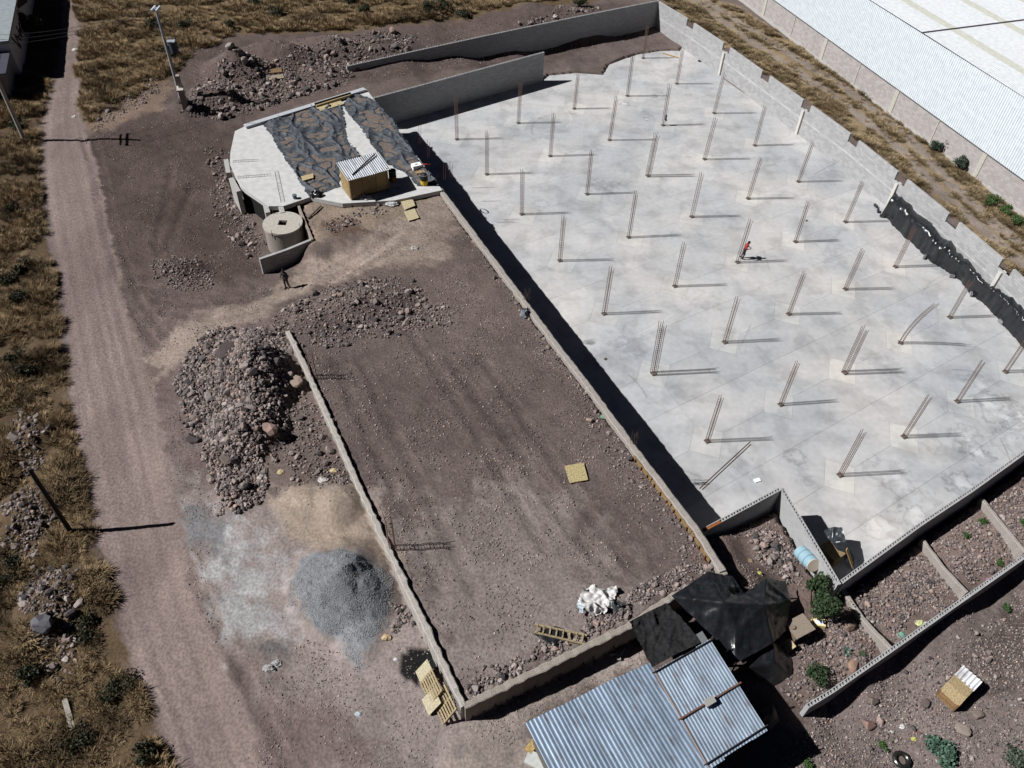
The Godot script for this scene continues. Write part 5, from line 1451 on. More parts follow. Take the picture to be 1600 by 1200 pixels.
# ---------------------------------------------------------------- poles and wires
func build_poles() -> void:
	var p1 := Vector3(-42.05, 2.90, -60.25)
	var p2 := Vector3(-31.25, 2.94, -68.12)
	var p3 := Vector3(-22.78, 2.31, -22.65)
	var h1 := 9.0
	var h2 := 8.3
	var h3 := 5.5
	var o := thing("utility_pole", "concrete utility pole with a wooden crossarm beside the dirt road", "utility pole", p1)
	var b := MB.new(); b.col = seen(190, 184, 176)
	b.tube(Vector3(0, -0.3, 0), Vector3(0, h1, 0), 0.17, 0.11, 12)
	part(b, "shaft", M.concrete, o)
	b = MB.new(); b.col = lin(0.12, 0.09, 0.07)
	b.bar(Vector3(-0.3, h1 - 0.9, -1.0), Vector3(0.3, h1 - 0.9, 1.0), 0.12, 0.14)
	b.bar(Vector3(-0.3, h1 - 1.4, -0.9), Vector3(0.3, h1 - 1.4, 0.9), 0.1, 0.1)
	part(b, "crossarm", M.wood, o)
	for k in 3:
		b = MB.new(); b.col = lin(0.3, 0.22, 0.2)
		b.tube(Vector3((k - 1) * 0.28, h1 - 0.82, (k - 1) * 0.92), Vector3((k - 1) * 0.28, h1 - 0.58, (k - 1) * 0.92), 0.05, 0.035, 8)
		part(b, "insulator", M.paint, o)
	o = thing("utility_pole", "tall concrete pole with a transformer and pale switch boxes among the rubble", "utility pole", p2)
	b = MB.new(); b.col = seen(176, 176, 178)
	b.tube(Vector3(0, -0.3, 0), Vector3(0, h2, 0), 0.17, 0.1, 12)
	part(b, "shaft", M.concrete, o)
	b = MB.new(); b.col = seen(186, 194, 204)
	for s in [-1, 1]: b.box(Transform3D(Basis(), Vector3(s * 0.2, h2 - 0.1, 0.0)), Vector3(0.12, 0.16, 1.0))
	b.box(Transform3D(Basis(), Vector3(0, h2 - 0.1, 0)), Vector3(0.5, 0.1, 0.2))
	part(b, "crossarm", M.paint, o)
	for k in 4:
		b = MB.new(); b.col = lin(0.2, 0.2, 0.22)
		b.tube(Vector3(-0.45 + 0.1 * (k % 2), h2 - 1.2 - 0.22 * k, 0.1), Vector3(-0.1, h2 - 1.35 - 0.22 * k, 0), 0.03, 0.03, 6)
		part(b, "fuse_cutout", M.paint, o)
	b = MB.new(); b.col = lin(0.04, 0.05, 0.07)
	b.tube(Vector3(0.62, h2 - 3.7, 0.0), Vector3(0.62, h2 - 2.8, 0.0), 0.36, 0.36, 16)
	var tf := part(b, "transformer", M.paint, o)
	b = MB.new(); b.col = seen(196, 204, 212)
	b.box(Transform3D(Basis(), Vector3(0.62, h2 - 2.72, 0)), Vector3(0.62, 0.12, 0.3))
	b.box(Transform3D(Basis(), Vector3(0.62, h2 - 2.72, 0.3)), Vector3(0.66, 0.1, 0.12))
	part(b, "lid", M.paint, tf)
	for s in [-1, 0, 1]:
		b = MB.new(); b.col = seen(206, 206, 206)
		b.tube(Vector3(0.62 + s * 0.2, h2 - 2.7, -0.05), Vector3(0.62 + s * 0.22, h2 - 2.4, -0.05), 0.04, 0.03, 7)
		part(b, "bushing", M.paint, tf)
	b = MB.new(); b.col = lin(0.1, 0.1, 0.1)
	b.tube(Vector3(0.1, h2 - 3.3, 0), Vector3(0.3, h2 - 3.3, 0), 0.04, 0.04, 6)
	part(b, "bracket", M.paint, o)
	# meter pillar beside it
	var mp := Vector3(-30.27, 3.30, -66.42)
	o = thing("meter_pillar", "stepped concrete meter pillar at the foot of the transformer pole", "pillar", mp)
	b = MB.new(); b.col = seen(182, 174, 164)
	b.box(Transform3D(Basis(Vector3.UP, 0.3), Vector3(0, 0.7, 0)), Vector3(0.45, 1.9, 0.8))
	part(b, "lower_block", M.rough_concrete, o)
	b = MB.new(); b.col = seen(206, 200, 190)
	b.box(Transform3D(Basis(Vector3.UP, 0.3), Vector3(-0.02, 1.72, 0.05)), Vector3(0.55, 0.14, 0.9))
	part(b, "ledge", M.concrete, o)
	b = MB.new(); b.col = seen(180, 172, 164)
	b.box(Transform3D(Basis(Vector3.UP, 0.3), Vector3(-0.05, 2.3, -0.2)), Vector3(0.3, 1.05, 0.4))
	part(b, "upper_block", M.rough_concrete, o)
	o = thing("utility_pole", "plain dark wooden pole without crossarms at the grassy road edge", "utility pole", p3)
	b = MB.new(); b.col = lin(0.03, 0.026, 0.024)
	b.tube(Vector3(0, -0.3, 0), Vector3(0, h3, 0), 0.13, 0.1, 10)
	part(b, "shaft", M.wood, o)
	# wires from the roadside pole towards the transformer pole
	for k in 3:
		var a := p1 + Vector3((k - 1) * 0.28, h1 - 0.55, (k - 1) * 0.92)
		var c := p2 + Vector3((k - 1) * 0.15, h2 - 0.05, (k - 1) * 0.45)
		var pts := []
		for q in 17:
			var f := q / 16.0
			var p := a.lerp(c, f)
			p.y -= 2.4 * f * (1.0 - f)
			pts.append(p)
		var w := MB.new(); w.col = lin(0.06, 0.06, 0.06)
		w.path(pts, 0.012, 4)
		one(w, "power_line", M.paint, "thin overhead wire sagging between the roadside pole and the transformer pole", "wire", Vector3.ZERO, "overhead wires across the road")

# ---------------------------------------------------------------- stones
var rock_meshes := []
var pebble_meshes := []

func rock_mesh(sd: int, sub: bool) -> ArrayMesh:
	var r := RandomNumberGenerator.new()
	r.seed = sd
	var t := (1.0 + sqrt(5.0)) / 2.0
	var v := [Vector3(-1, t, 0), Vector3(1, t, 0), Vector3(-1, -t, 0), Vector3(1, -t, 0), Vector3(0, -1, t), Vector3(0, 1, t), Vector3(0, -1, -t), Vector3(0, 1, -t), Vector3(t, 0, -1), Vector3(t, 0, 1), Vector3(-t, 0, -1), Vector3(-t, 0, 1)]
	var f := [[0, 11, 5], [0, 5, 1], [0, 1, 7], [0, 7, 10], [0, 10, 11], [1, 5, 9], [5, 11, 4], [11, 10, 2], [10, 7, 6], [7, 1, 8], [3, 9, 4], [3, 4, 2], [3, 2, 6], [3, 6, 8], [3, 8, 9], [4, 9, 5], [2, 4, 11], [6, 2, 10], [8, 6, 7], [9, 8, 1]]
	var fs := []
	for q in f:
		var a: Vector3 = v[q[0]].normalized()
		var b: Vector3 = v[q[1]].normalized()
		var c: Vector3 = v[q[2]].normalized()
		if sub:
			var ab := (a + b).normalized()
			var bc := (b + c).normalized()
			var ca := (c + a).normalized()
			fs.append_array([[a, ab, ca], [ab, b, bc], [ca, bc, c], [ab, bc, ca]])
		else: fs.append([a, b, c])
	# chop with random planes so that the stone is angular
	var planes := []
	for k in 8: planes.append([Vector3(r.randfn(), r.randfn(), r.randfn()).normalized(), r.randf_range(0.42, 0.8)])
	var st := Vector3(r.randf_range(1.0, 1.7), r.randf_range(0.7, 1.1), r.randf_range(0.8, 1.2))
	var nz := FastNoiseLite.new()
	nz.seed = sd; nz.frequency = 0.9
	var b := MB.new()
	for q in fs:
		var w := []
		for p in q:
			var e: Vector3 = p * (1.0 + 0.45 * nz.get_noise_3dv(p * 1.6))
			for pl in planes:
				var d: float = e.dot(pl[0]) - pl[1]
				if d > 0.0: e -= pl[0] * d
			w.append(e * st * 0.5)
		b.col = Color(1, 1, 1)
		b.tri(w[0], w[2], w[1])
	return b.mesh(null)

func rock_color() -> Color:
	var t := rng.randf()
	var c := seen(140, 127, 123) if t < 0.45 else (seen(172, 160, 155) if t < 0.72 else (seen(98, 91, 91) if t < 0.94 else seen(180, 152, 140)))
	return tone(c, rng.randf_range(0.75, 1.2))

func scatter_in(poly: PackedVector2Array, n: int) -> PackedVector2Array:
	var r := Rect2(poly[0], Vector2.ZERO)
	for p in poly: r = r.expand(p)
	var out := PackedVector2Array()
	var tries := 0
	while out.size() < n and tries < n * 30:
		tries += 1
		var p := Vector2(rng.randf_range(r.position.x, r.end.x), rng.randf_range(r.position.y, r.end.y))
		var w := Vector2(n_b.get_noise_2d(p.x * 8.0, p.y * 8.0), n_b.get_noise_2d(p.y * 8.0, p.x * 8.0)) * 0.9
		if Geometry2D.is_point_in_polygon(p + w, poly): out.append(p)
	return out

func copies(called: String, mesh: Mesh, xf: Array, cols: Array, parent: Node) -> MultiMeshInstance3D:
	var mm := MultiMesh.new()
	mm.transform_format = MultiMesh.TRANSFORM_3D
	mm.use_colors = true
	mm.mesh = mesh
	mm.instance_count = xf.size()
	for k in xf.size():
		mm.set_instance_transform(k, xf[k]); mm.set_instance_color(k, cols[k])
	var o := MultiMeshInstance3D.new()
	o.multimesh = mm
	if parent == self:
		o.name = numbered(called); add_child(o)
	else:
		o.name = called; parent.add_child(o, true)
	return o

var rock_mats := []

func rock_pile(label: String, poly: Array, n_big: int, lo: float, hi: float, n_small: int, slo := 0.06, shi := 0.2) -> void:
	var pg := PackedVector2Array(poly)
	var ctr := Vector2.ZERO
	for p in pg: ctr += p / pg.size()
	var base := on(ctr)
	var o := thing("rock_pile", label, "rock pile", base)
	for p in scatter_in(pg, n_big):
		if zone(p.x, p.y) == 1: continue
		var s := lo + (hi - lo) * pow(rng.randf(), 2.6)
		var m := MeshInstance3D.new()
		m.mesh = rock_meshes[rng.randi() % rock_meshes.size()]
		m.material_override = rock_mats[rng.randi() % rock_mats.size()]
		m.transform = Transform3D(Basis(Vector3(rng.randfn(), rng.randfn(), rng.randfn()).normalized(), rng.randf_range(0, 1.4)).rotated(Vector3.UP, rng.randf() * TAU).scaled(Vector3.ONE * s), on(p, s * rng.randf_range(0.02, 0.28)) - base)
		m.name = "rock"
		o.add_child(m, true)
	var xf := []
	var cl := []
	for p in scatter_in(pg, n_small):
		if zone(p.x, p.y) == 1: continue
		var s := slo + (shi - slo) * pow(rng.randf(), 2.0)
		xf.append(Transform3D(Basis.from_euler(Vector3(rng.randf() * 6.0, rng.randf() * 6.0, 0)).scaled(Vector3.ONE * s), on(p, s * 0.2) - base))
		cl.append(rock_color())
	var st := copies("small_stones", pebble_meshes[0], xf, cl, o)
	st.set_meta("kind", "stuff")

func boulder(p: Vector2, s: float, c: Color, label: String) -> void:
	var m := MeshInstance3D.new()
	m.mesh = rock_meshes[(rng.randi() % 4) * 3]
	var mt := M.rock.duplicate() as StandardMaterial3D
	mt.vertex_color_use_as_albedo = false
	mt.albedo_color = c.linear_to_srgb()
	m.material_override = mt
	m.name = numbered("boulder")
	add_child(m)
	m.transform = Transform3D(Basis(Vector3.UP, rng.randf() * TAU).scaled(Vector3(s, s * 0.8, s)), on(p, s * 0.18))
	tag(m, label, "boulder")

func build_stones() -> void:
	rng.seed = 101
	for k in 10: rock_meshes.append(rock_mesh(50 + k, k % 3 == 0))
	for k in 3:
		var pm := rock_mesh(90 + k, false)
		pm.surface_set_material(0, M.rock)
		pebble_meshes.append(pm)
	for k in 10:
		var mt := M.rock.duplicate() as StandardMaterial3D
		mt.vertex_color_use_as_albedo = false
		mt.albedo_color = [seen(146, 133, 129), seen(160, 146, 140), seen(124, 114, 112), seen(96, 90, 90), seen(182, 170, 165), seen(136, 124, 120), seen(172, 150, 141), seen(112, 106, 106), seen(154, 144, 140), seen(82, 78, 80)][k].linear_to_srgb()
		rock_mats.append(mt)
	rock_pile("big pile of loose brown and grey boulders beside the pale terrace wall", [Vector2(-20.54, -32.97), Vector2(-20.49, -36.34), Vector2(-18.97, -38.19), Vector2(-14.97, -37.71), Vector2(-13.79, -35.09), Vector2(-13.04, -30.86), Vector2(-13.41, -27.86), Vector2(-12.83, -25.69), Vector2(-13.55, -24.39), Vector2(-14.91, -23.73), Vector2(-16.08, -25.48), Vector2(-17.72, -28.69), Vector2(-19.30, -30.55)], 300, 0.28, 0.66, 11000, 0.08, 0.32)
	rock_pile("low ridge of broken stone across the top of the dirt terrace", [Vector2(-15.72, -38.19), Vector2(-14.35, -40.51), Vector2(-12.45, -41.99), Vector2(-8.26, -43.19), Vector2(-4.90, -40.31), Vector2(-4.09, -38.22), Vector2(-7.50, -37.39), Vector2(-11.29, -35.79), Vector2(-13.83, -36.38)], 220, 0.18, 0.55, 2600)
	rock_pile("dark heap of rock rubble by the transformer pole", [Vector2(-30.37, -65.54), Vector2(-30.96, -70.26), Vector2(-29.33, -73.68), Vector2(-26.61, -77.01), Vector2(-23.22, -75.62), Vector2(-20.60, -70.42), Vector2(-23.36, -68.16), Vector2(-27.31, -65.53)], 240, 0.22, 0.85, 2600, 0.08, 0.25)
	rock_pile("long mound of excavated rubble along the tall back wall", [Vector2(-24.52, -75.89), Vector2(-20.87, -80.03), Vector2(-16.65, -85.56), Vector2(-11.92, -85.79), Vector2(-11.90, -80.18), Vector2(-16.55, -76.64), Vector2(-17.11, -72.68), Vector2(-20.31, -70.45), Vector2(-22.04, -71.52)], 240, 0.22, 0.8, 2600, 0.08, 0.25)
	rock_pile("band of stones spilling along the foot of the retaining wall", [Vector2(-4.61, -50.06), Vector2(-3.65, -55.07), Vector2(-0.38, -49.12), Vector2(2.59, -42.71), Vector2(5.37, -36.86), Vector2(8.19, -31.80), Vector2(10.22, -28.49), Vector2(11.33, -22.89), Vector2(9.85, -21.39), Vector2(7.73, -24.55), Vector2(5.72, -28.09), Vector2(3.86, -32.61), Vector2(1.51, -37.50), Vector2(-1.19, -43.12)], 280, 0.14, 0.5, 2600)
	rock_pile("stones strewn inside the closed end of the dirt terrace", [Vector2(-1.41, -14.27), Vector2(0.31, -14.78), Vector2(3.49, -16.87), Vector2(6.12, -18.43), Vector2(6.96, -19.48), Vector2(8.62, -20.36), Vector2(10.34, -21.41), Vector2(8.74, -21.51), Vector2(6.69, -19.98), Vector2(3.51, -17.66), Vector2(0.56, -15.96), Vector2(-1.13, -15.14)], 200, 0.12, 0.42, 1800)
	rock_pile("reddish rocks lying in the corner below the block walls", [Vector2(13.19, -24.90), Vector2(14.52, -25.51), Vector2(15.69, -23.06), Vector2(16.04, -21.95), Vector2(14.81, -22.20), Vector2(13.62, -23.38)], 60, 0.2, 0.6, 700)
	rock_pile("brown rubble filling the garden plot past the leafy bush", [Vector2(18.44, -21.57), Vector2(22.51, -24.39), Vector2(24.41, -22.53), Vector2(20.10, -19.35), Vector2(18.60, -20.31)], 120, 0.14, 0.36, 1500)
	rock_pile("pinkish rubble in the far garden plot along the block wall", [Vector2(23.51, -24.82), Vector2(27.07, -27.23), Vector2(30.74, -29.93), Vector2(29.40, -25.26), Vector2(25.26, -22.70)], 70, 0.12, 0.3, 1500)
	rock_pile("mound of dark stones in the dry grass by the plain wooden pole", [Vector2(-27.36, -24.85), Vector2(-25.10, -25.49), Vector2(-23.45, -22.01), Vector2(-23.85, -20.66), Vector2(-25.45, -20.78)], 110, 0.15, 0.5, 900)
	rock_pile("mound of grey stones in the dry grass near the fallen beam", [Vector2(-24.33, -20.27), Vector2(-21.47, -20.63), Vector2(-19.81, -16.87), Vector2(-19.67, -14.25), Vector2(-21.32, -15.05), Vector2(-22.51, -17.12)], 140, 0.15, 0.55, 1200)
	rock_pile("small stony heap in the grass beside the road bend", [Vector2(-29.35, -30.31), Vector2(-27.91, -30.91), Vector2(-25.97, -27.22), Vector2(-25.95, -25.31), Vector2(-27.72, -26.69)], 60, 0.15, 0.45, 600)
	rock_pile("scraped heap of gravelly stones on the dark open ground", [Vector2(-26.38, -44.95), Vector2(-24.05, -46.02), Vector2(-21.12, -44.57), Vector2(-21.14, -42.48), Vector2(-23.64, -41.96)], 50, 0.12, 0.35, 900)
	rock_pile("stones tumbled against the buttresses of the concrete deck", [Vector2(-27.14, -61.30), Vector2(-25.30, -60.61), Vector2(-23.11, -55.02), Vector2(-19.74, -49.74), Vector2(-18.45, -46.54), Vector2(-19.83, -46.44), Vector2(-23.71, -51.78)], 110, 0.15, 0.6, 1100)
	rock_pile("row of stones on the dirt bank before the shack", [Vector2(-14.64, -48.67), Vector2(-12.14, -50.67), Vector2(-10.32, -51.49), Vector2(-9.73, -50.69), Vector2(-11.93, -49.44), Vector2(-13.52, -47.72)], 30, 0.15, 0.45, 200)
	rock_pile("loose rocks scattered on the waste ground outside the garden wall", [Vector2(14.74, -14.96), Vector2(19.80, -17.58), Vector2(28.02, -22.15), Vector2(28.43, -19.96), Vector2(25.05, -13.30), Vector2(11.95, -12.38)], 130, 0.1, 0.34, 4200, 0.04, 0.15)
	rock_pile("rubble in the garden around the green bushes", [Vector2(13.59, -16.35), Vector2(16.63, -20.37), Vector2(18.39, -20.12), Vector2(19.52, -18.86), Vector2(15.10, -15.89)], 70, 0.12, 0.32, 900)
	rock_pile("stones shoved up against the outside of the pale terrace wall", [Vector2(-13.79, -35.09), Vector2(-12.56, -33.01), Vector2(-9.95, -28.27), Vector2(-7.47, -24.27), Vector2(-7.98, -25.39), Vector2(-10.17, -25.65), Vector2(-11.90, -26.41), Vector2(-13.11, -27.98)], 90, 0.12, 0.5, 900)
	rock_pile("patch of red stones by the terrace wall near the leaning pallets", [Vector2(-5.74, -18.99), Vector2(-4.69, -19.11), Vector2(-4.20, -17.60), Vector2(-4.98, -17.74)], 40, 0.1, 0.3, 200)
	rock_pile("low stony bank at the edge of the dry field", [Vector2(-37.67, -61.65), Vector2(-36.75, -69.76), Vector2(-35.03, -72.57), Vector2(-33.50, -70.70), Vector2(-34.90, -66.26), Vector2(-36.48, -62.85)], 50, 0.15, 0.45, 500)
	rock_pile("rubble mound behind the tall back wall near the field", [Vector2(-1.77, -90.42), Vector2(2.49, -94.14), Vector2(8.77, -100.27), Vector2(6.91, -94.16), Vector2(1.82, -91.81)], 60, 0.2, 0.6, 700)
	boulder(Vector2(-17.38, -34.46), 1.35, seen(92, 84, 82), "broad dark boulder on top of the big rock pile")
	boulder(Vector2(-18.19, -28.80), 0.75, seen(104, 94, 96), "round grey boulder rolled onto the road side of the big pile")
	boulder(Vector2(-13.12, -32.73), 1.25, seen(168, 148, 136), "large pale boulder between the rock pile and the terrace wall")
	boulder(Vector2(-15.61, -27.15), 0.8, seen(120, 108, 102), "rounded brown boulder low on the big rock pile")
	boulder(Vector2(-13.43, -28.82), 1.0, seen(160, 136, 126), "pinkish boulder at the inner edge of the big pile")
	boulder(Vector2(-21.66, -17.15), 1.1, seen(110, 110, 116), "blue grey boulder on the grassy stone mound")
	boulder(Vector2(-28.18, -28.40), 0.7, seen(142, 132, 126), "pale boulder lying in the grass beside the road bend")
	boulder(Vector2(17.68, -15.20), 0.6, seen(158, 128, 120), "reddish boulder on the waste ground below the garden wall")
	boulder(Vector2(22.23, -15.11), 0.7, seen(152, 140, 130), "broad pale boulder below the tin lean-to")
	boulder(Vector2(23.24, -15.99), 0.6, seen(140, 128, 118), "brown boulder at the corner of the tin lean-to")
	boulder(Vector2(20.74, -16.32), 0.55, seen(116, 104, 100), "small brown boulder beside the white litter")
	boulder(Vector2(18.08, -16.24), 0.5, seen(132, 118, 112), "small flat boulder near the shadow of the garden wall")
	boulder(Vector2(19.35, -87.88), 0.9, seen(60, 56, 54), "dark boulder at the foot of the long sunlit wall")
	boulder(Vector2(17.61, -19.66), 0.7, seen(150, 128, 116), "brown boulder in the garden by the low cement wall")
	boulder(Vector2(17.37, -17.64), 0.55, seen(170, 140, 124), "pinkish boulder in the garden near the outer wall")
	boulder(Vector2(-14.25, -85.44), 1.0, seen(150, 132, 122), "flat pale boulder at the edge of the dry field")
	# pebbles over the bare ground, few on the heaps of sand and gravel
	var heaps := [PackedVector2Array([Vector2(-12.87, -25.08), Vector2(-10.87, -25.65), Vector2(-7.66, -25.59), Vector2(-5.62, -21.90), Vector2(-4.60, -20.13), Vector2(-5.58, -20.26), Vector2(-5.00, -17.91), Vector2(-6.23, -15.78), Vector2(-8.63, -17.28), Vector2(-10.36, -16.87), Vector2(-12.57, -16.61), Vector2(-13.94, -18.28), Vector2(-14.97, -20.28), Vector2(-15.27, -22.46)])]
	for q in [[[Vector2(-13.33, -35.95), Vector2(-4.82, -44.28), Vector2(2.33, -36.95), Vector2(11.14, -22.81), Vector2(6.28, -18.61), Vector2(-1.22, -14.28), Vector2(-6.15, -22.25), Vector2(-10.08, -29.29)], 30000, 0.03, 0.12, "small pale stones littering the dirt terrace"],
		[[Vector2(-37.46, -61.13), Vector2(-27.32, -67.98), Vector2(-17.88, -45.28), Vector2(-15.08, -38.29), Vector2(-20.08, -35.11), Vector2(-21.17, -31.00), Vector2(-28.90, -45.46)], 16000, 0.03, 0.11, "small stones littering the dark ground beside the road"],
		[[Vector2(-20.40, -31.01), Vector2(-12.44, -28.11), Vector2(-6.04, -21.28), Vector2(-1.47, -13.82), Vector2(-1.95, -10.97), Vector2(-10.10, -10.75), Vector2(-15.62, -20.26)], 17000, 0.025, 0.1, "small stones littering the ground below the terrace wall"],
		[[Vector2(11.87, -11.97), Vector2(14.65, -15.38), Vector2(30.08, -24.57), Vector2(25.96, -12.76)], 15000, 0.03, 0.12, "small stones littering the waste ground outside the garden wall"],
		[[Vector2(10.99, -24.02), Vector2(16.17, -28.58), Vector2(18.35, -22.73), Vector2(31.26, -31.18), Vector2(30.18, -24.93), Vector2(14.71, -15.67), Vector2(13.05, -19.06)], 14000, 0.03, 0.13, "small stones littering the garden plots"],
		[[Vector2(-32.69, -66.50), Vector2(-16.99, -72.04), Vector2(2.62, -87.21), Vector2(14.46, -93.08), Vector2(10.23, -98.61), Vector2(-12.71, -86.81), Vector2(-33.25, -77.83)], 16000, 0.04, 0.15, "small stones littering the dug ground by the back wall"],
		[[Vector2(-1.34, -13.87), Vector2(6.28, -18.00), Vector2(7.26, -16.76), Vector2(1.52, -14.06), Vector2(-0.33, -11.06)], 2500, 0.025, 0.08, "small stones littering the yard before the tin shed"],
		[[Vector2(-16.03, -38.55), Vector2(-6.28, -59.80), Vector2(2.33, -36.95), Vector2(-4.25, -37.72)], 8000, 0.03, 0.1, "small stones littering the dusty ramp"],
		[[Vector2(-39.13, -57.42), Vector2(-34.17, -56.85), Vector2(-21.50, -32.00), Vector2(-10.29, -11.51), Vector2(-13.89, -11.41), Vector2(-26.17, -30.93)], 2600, 0.02, 0.06, "few small stones on the dirt road"]]:
		var xf := []
		var cl := []
		for p in scatter_in(PackedVector2Array(q[0]), q[1]):
			if zone(p.x, p.y) == 1: continue
			var bare := false
			for h in heaps: bare = bare or Geometry2D.is_point_in_polygon(p, h)
			if bare and rng.randf() < 0.96: continue
			if n_a.get_noise_2d(p.x * 3.0 + 50.0, p.y * 3.0) < rng.randf_range(-0.3, 0.4): continue
			var s: float = q[2] + (q[3] - q[2]) * pow(rng.randf(), 3.0)
			xf.append(Transform3D(Basis.from_euler(Vector3(rng.randf() * 6.0, rng.randf() * 6.0, 0)).scaled(Vector3.ONE * s), on(p, s * 0.2)))
			cl.append(tone(rock_color(), rng.randf_range(0.9, 1.5)))
		tag(copies("gravel", pebble_meshes[rng.randi() % 3], xf, cl, self), q[4], "gravel", "", "stuff")

	var gx := []
	var gc := []
	for p in scatter_in(PackedVector2Array([Vector2(-10.57, -20.17), Vector2(-9.97, -21.37), Vector2(-8.55, -21.26), Vector2(-7.18, -20.86), Vector2(-5.89, -20.30), Vector2(-5.42, -19.38), Vector2(-5.62, -17.99), Vector2(-6.24, -17.11), Vector2(-6.53, -15.77), Vector2(-7.29, -16.87), Vector2(-8.18, -17.60), Vector2(-9.33, -18.03)]), 14000):
		if zone(p.x, p.y) != 0: continue
		var s := rng.randf_range(0.02, 0.06)
		gx.append(Transform3D(Basis.from_euler(Vector3(rng.randf() * 6.0, rng.randf() * 6.0, 0)).scaled(Vector3.ONE * s), on(p, s * 0.1)))
		gc.append(tone(seen(156, 159, 163), rng.randf_range(0.75, 1.3)))
	tag(copies("gravel", pebble_meshes[0], gx, gc, self), "grey crushed gravel covering the tall heap by the terrace wall", "gravel", "", "stuff")

# ---------------------------------------------------------------- plants
func tuft(sd: int, blades: int, h: float, r: float) -> ArrayMesh:
	var g := RandomNumberGenerator.new()
	g.seed = sd
	var b := MB.new()
	for k in blades:
		var a := g.randf() * TAU
		var o := Vector3(cos(a), 0, sin(a)) * r * 0.35 * sqrt(g.randf())
		var out := Vector3(cos(a), 0, sin(a)).rotated(Vector3.UP, g.randf_range(-0.8, 0.8))
		var hh := h * g.randf_range(0.45, 1.0)
		var tip := o + out * r * g.randf_range(0.2, 0.9) + Vector3(0, hh, 0)
		var mid := o.lerp(tip, 0.55) + Vector3(0, hh * 0.12, 0)
		var w := out.cross(Vector3.UP) * g.randf_range(0.007, 0.014)
		b.col = tone(Color(1, 1, 1), g.randf_range(0.75, 1.15))
		b.quad(o - w, mid - w, mid + w, o + w)
		b.tri(mid - w, tip, mid + w)
	return b.mesh(M.grass)

func grass_area(poly: Array, n: int, s0: float, s1: float, cols: Array, label: String, skip = null) -> void:
	var xs := [[], [], []]
	var cs := [[], [], []]
	for p in scatter_in(PackedVector2Array(poly), n):
		if zone(p.x, p.y) != 0: continue
		var d := n_a.get_noise_2d(p.x * 3.0 + 20.0, p.y * 3.0 + 8.0)
		if d < rng.randf_range(-0.35, 0.25): continue
		if skip != null and skip.call(p): continue
		var s := rng.randf_range(s0, s1) * (1.0 + 0.6 * d)
		var k := rng.randi() % 3
		xs[k].append(Transform3D(Basis(Vector3.UP, rng.randf() * TAU).scaled(Vector3(s, s * rng.randf_range(0.7, 1.2), s)), on(p, -0.02)))
		var t := clampf(0.5 + 1.3 * n_b.get_noise_2d(p.x * 2.0, p.y * 2.0) + rng.randf_range(-0.3, 0.3), 0.0, 0.999) * (cols.size() - 1)
		var c: Color = cols[int(t)].lerp(cols[mini(int(t) + 1, cols.size() - 1)], t - int(t))
		cs[k].append(tone(c, rng.randf_range(0.75, 1.25)))
	var o := thing("grass", label, "grass")
	o.set_meta("kind", "stuff")
	for k in 3:
		if xs[k].size() > 0: copies("tufts", tufts[k], xs[k], cs[k], o).set_meta("kind", "stuff")

var tufts := []

func bush(p: Vector3, r: float, h: float, c: Color, leaf: float, n: int, called: String, label: String, category := "bush", stem := true, group := "") -> void:
	var o := thing(called, label, category, p, 0.0, group)
	var b := MB.new()
	var lobes := []
	for k in 9:
		var a := rng.randf() * TAU
		lobes.append([Vector3(cos(a) * r * rng.randf_range(0.1, 0.6), h * rng.randf_range(0.3, 0.78), sin(a) * r * rng.randf_range(0.1, 0.75)), r * rng.randf_range(0.22, 0.5)])
	for k in n:
		var l: Array = lobes[mini(rng.randi() % 9, rng.randi() % 9)]
		var d: Vector3 = Vector3(rng.randfn(), rng.randfn(), rng.randfn()).normalized() * l[1] * pow(rng.randf(), 0.45)
		d.y *= h / (2.0 * r) + 0.2
		var q: Vector3 = l[0] + d
		if q.y < 0.03: continue
		var u := Vector3(rng.randfn(), rng.randfn() * 0.6 + 0.2, rng.randfn()).normalized()
		var w := u.cross(Vector3(rng.randfn(), rng.randfn(), rng.randfn())).normalized() * leaf * 0.32
		u *= leaf * rng.randf_range(0.6, 1.2)
		b.col = tone(c, rng.randf_range(0.6, 1.35))
		b.quad(q - u * 0.5, q + w, q + u * 0.5, q - w)
	part(b, "foliage", M.leaf, o)
	if stem:
		b = MB.new(); b.col = lin(0.05, 0.035, 0.025)
		for l in lobes: b.tube(Vector3(0, -0.05, 0), l[0], 0.035 * r + 0.01, 0.01, 5, false)
		part(b, "stem", M.wood, o)

func agave(p: Vector3, r: float, c: Color, n: int, label: String) -> void:
	var b := MB.new()
	for k in n:
		var a := TAU * k * 0.382 + rng.randf_range(-0.2, 0.2)
		var e := lerpf(0.15, 1.2, float(k) / n)
		var d := Vector3(cos(a) * cos(e), sin(e), sin(a) * cos(e))
		var l := r * rng.randf_range(0.75, 1.05)
		var w := d.cross(Vector3.UP).normalized() * r * 0.11
		b.col = tone(c, rng.randf_range(0.8, 1.2))
		var m := d * l * 0.45 + Vector3(0, r * 0.08, 0)
		b.quad(Vector3.ZERO - w * 0.6, m - w, m + Vector3(0, -0.03, 0), Vector3(0, -0.02, 0))
		b.quad(Vector3(0, -0.02, 0), m + Vector3(0, -0.03, 0), m + w, w * 0.6)
		b.tri(m - w, d * l, m + w)
	one(b, "agave", M.leaf, label, "agave", p)

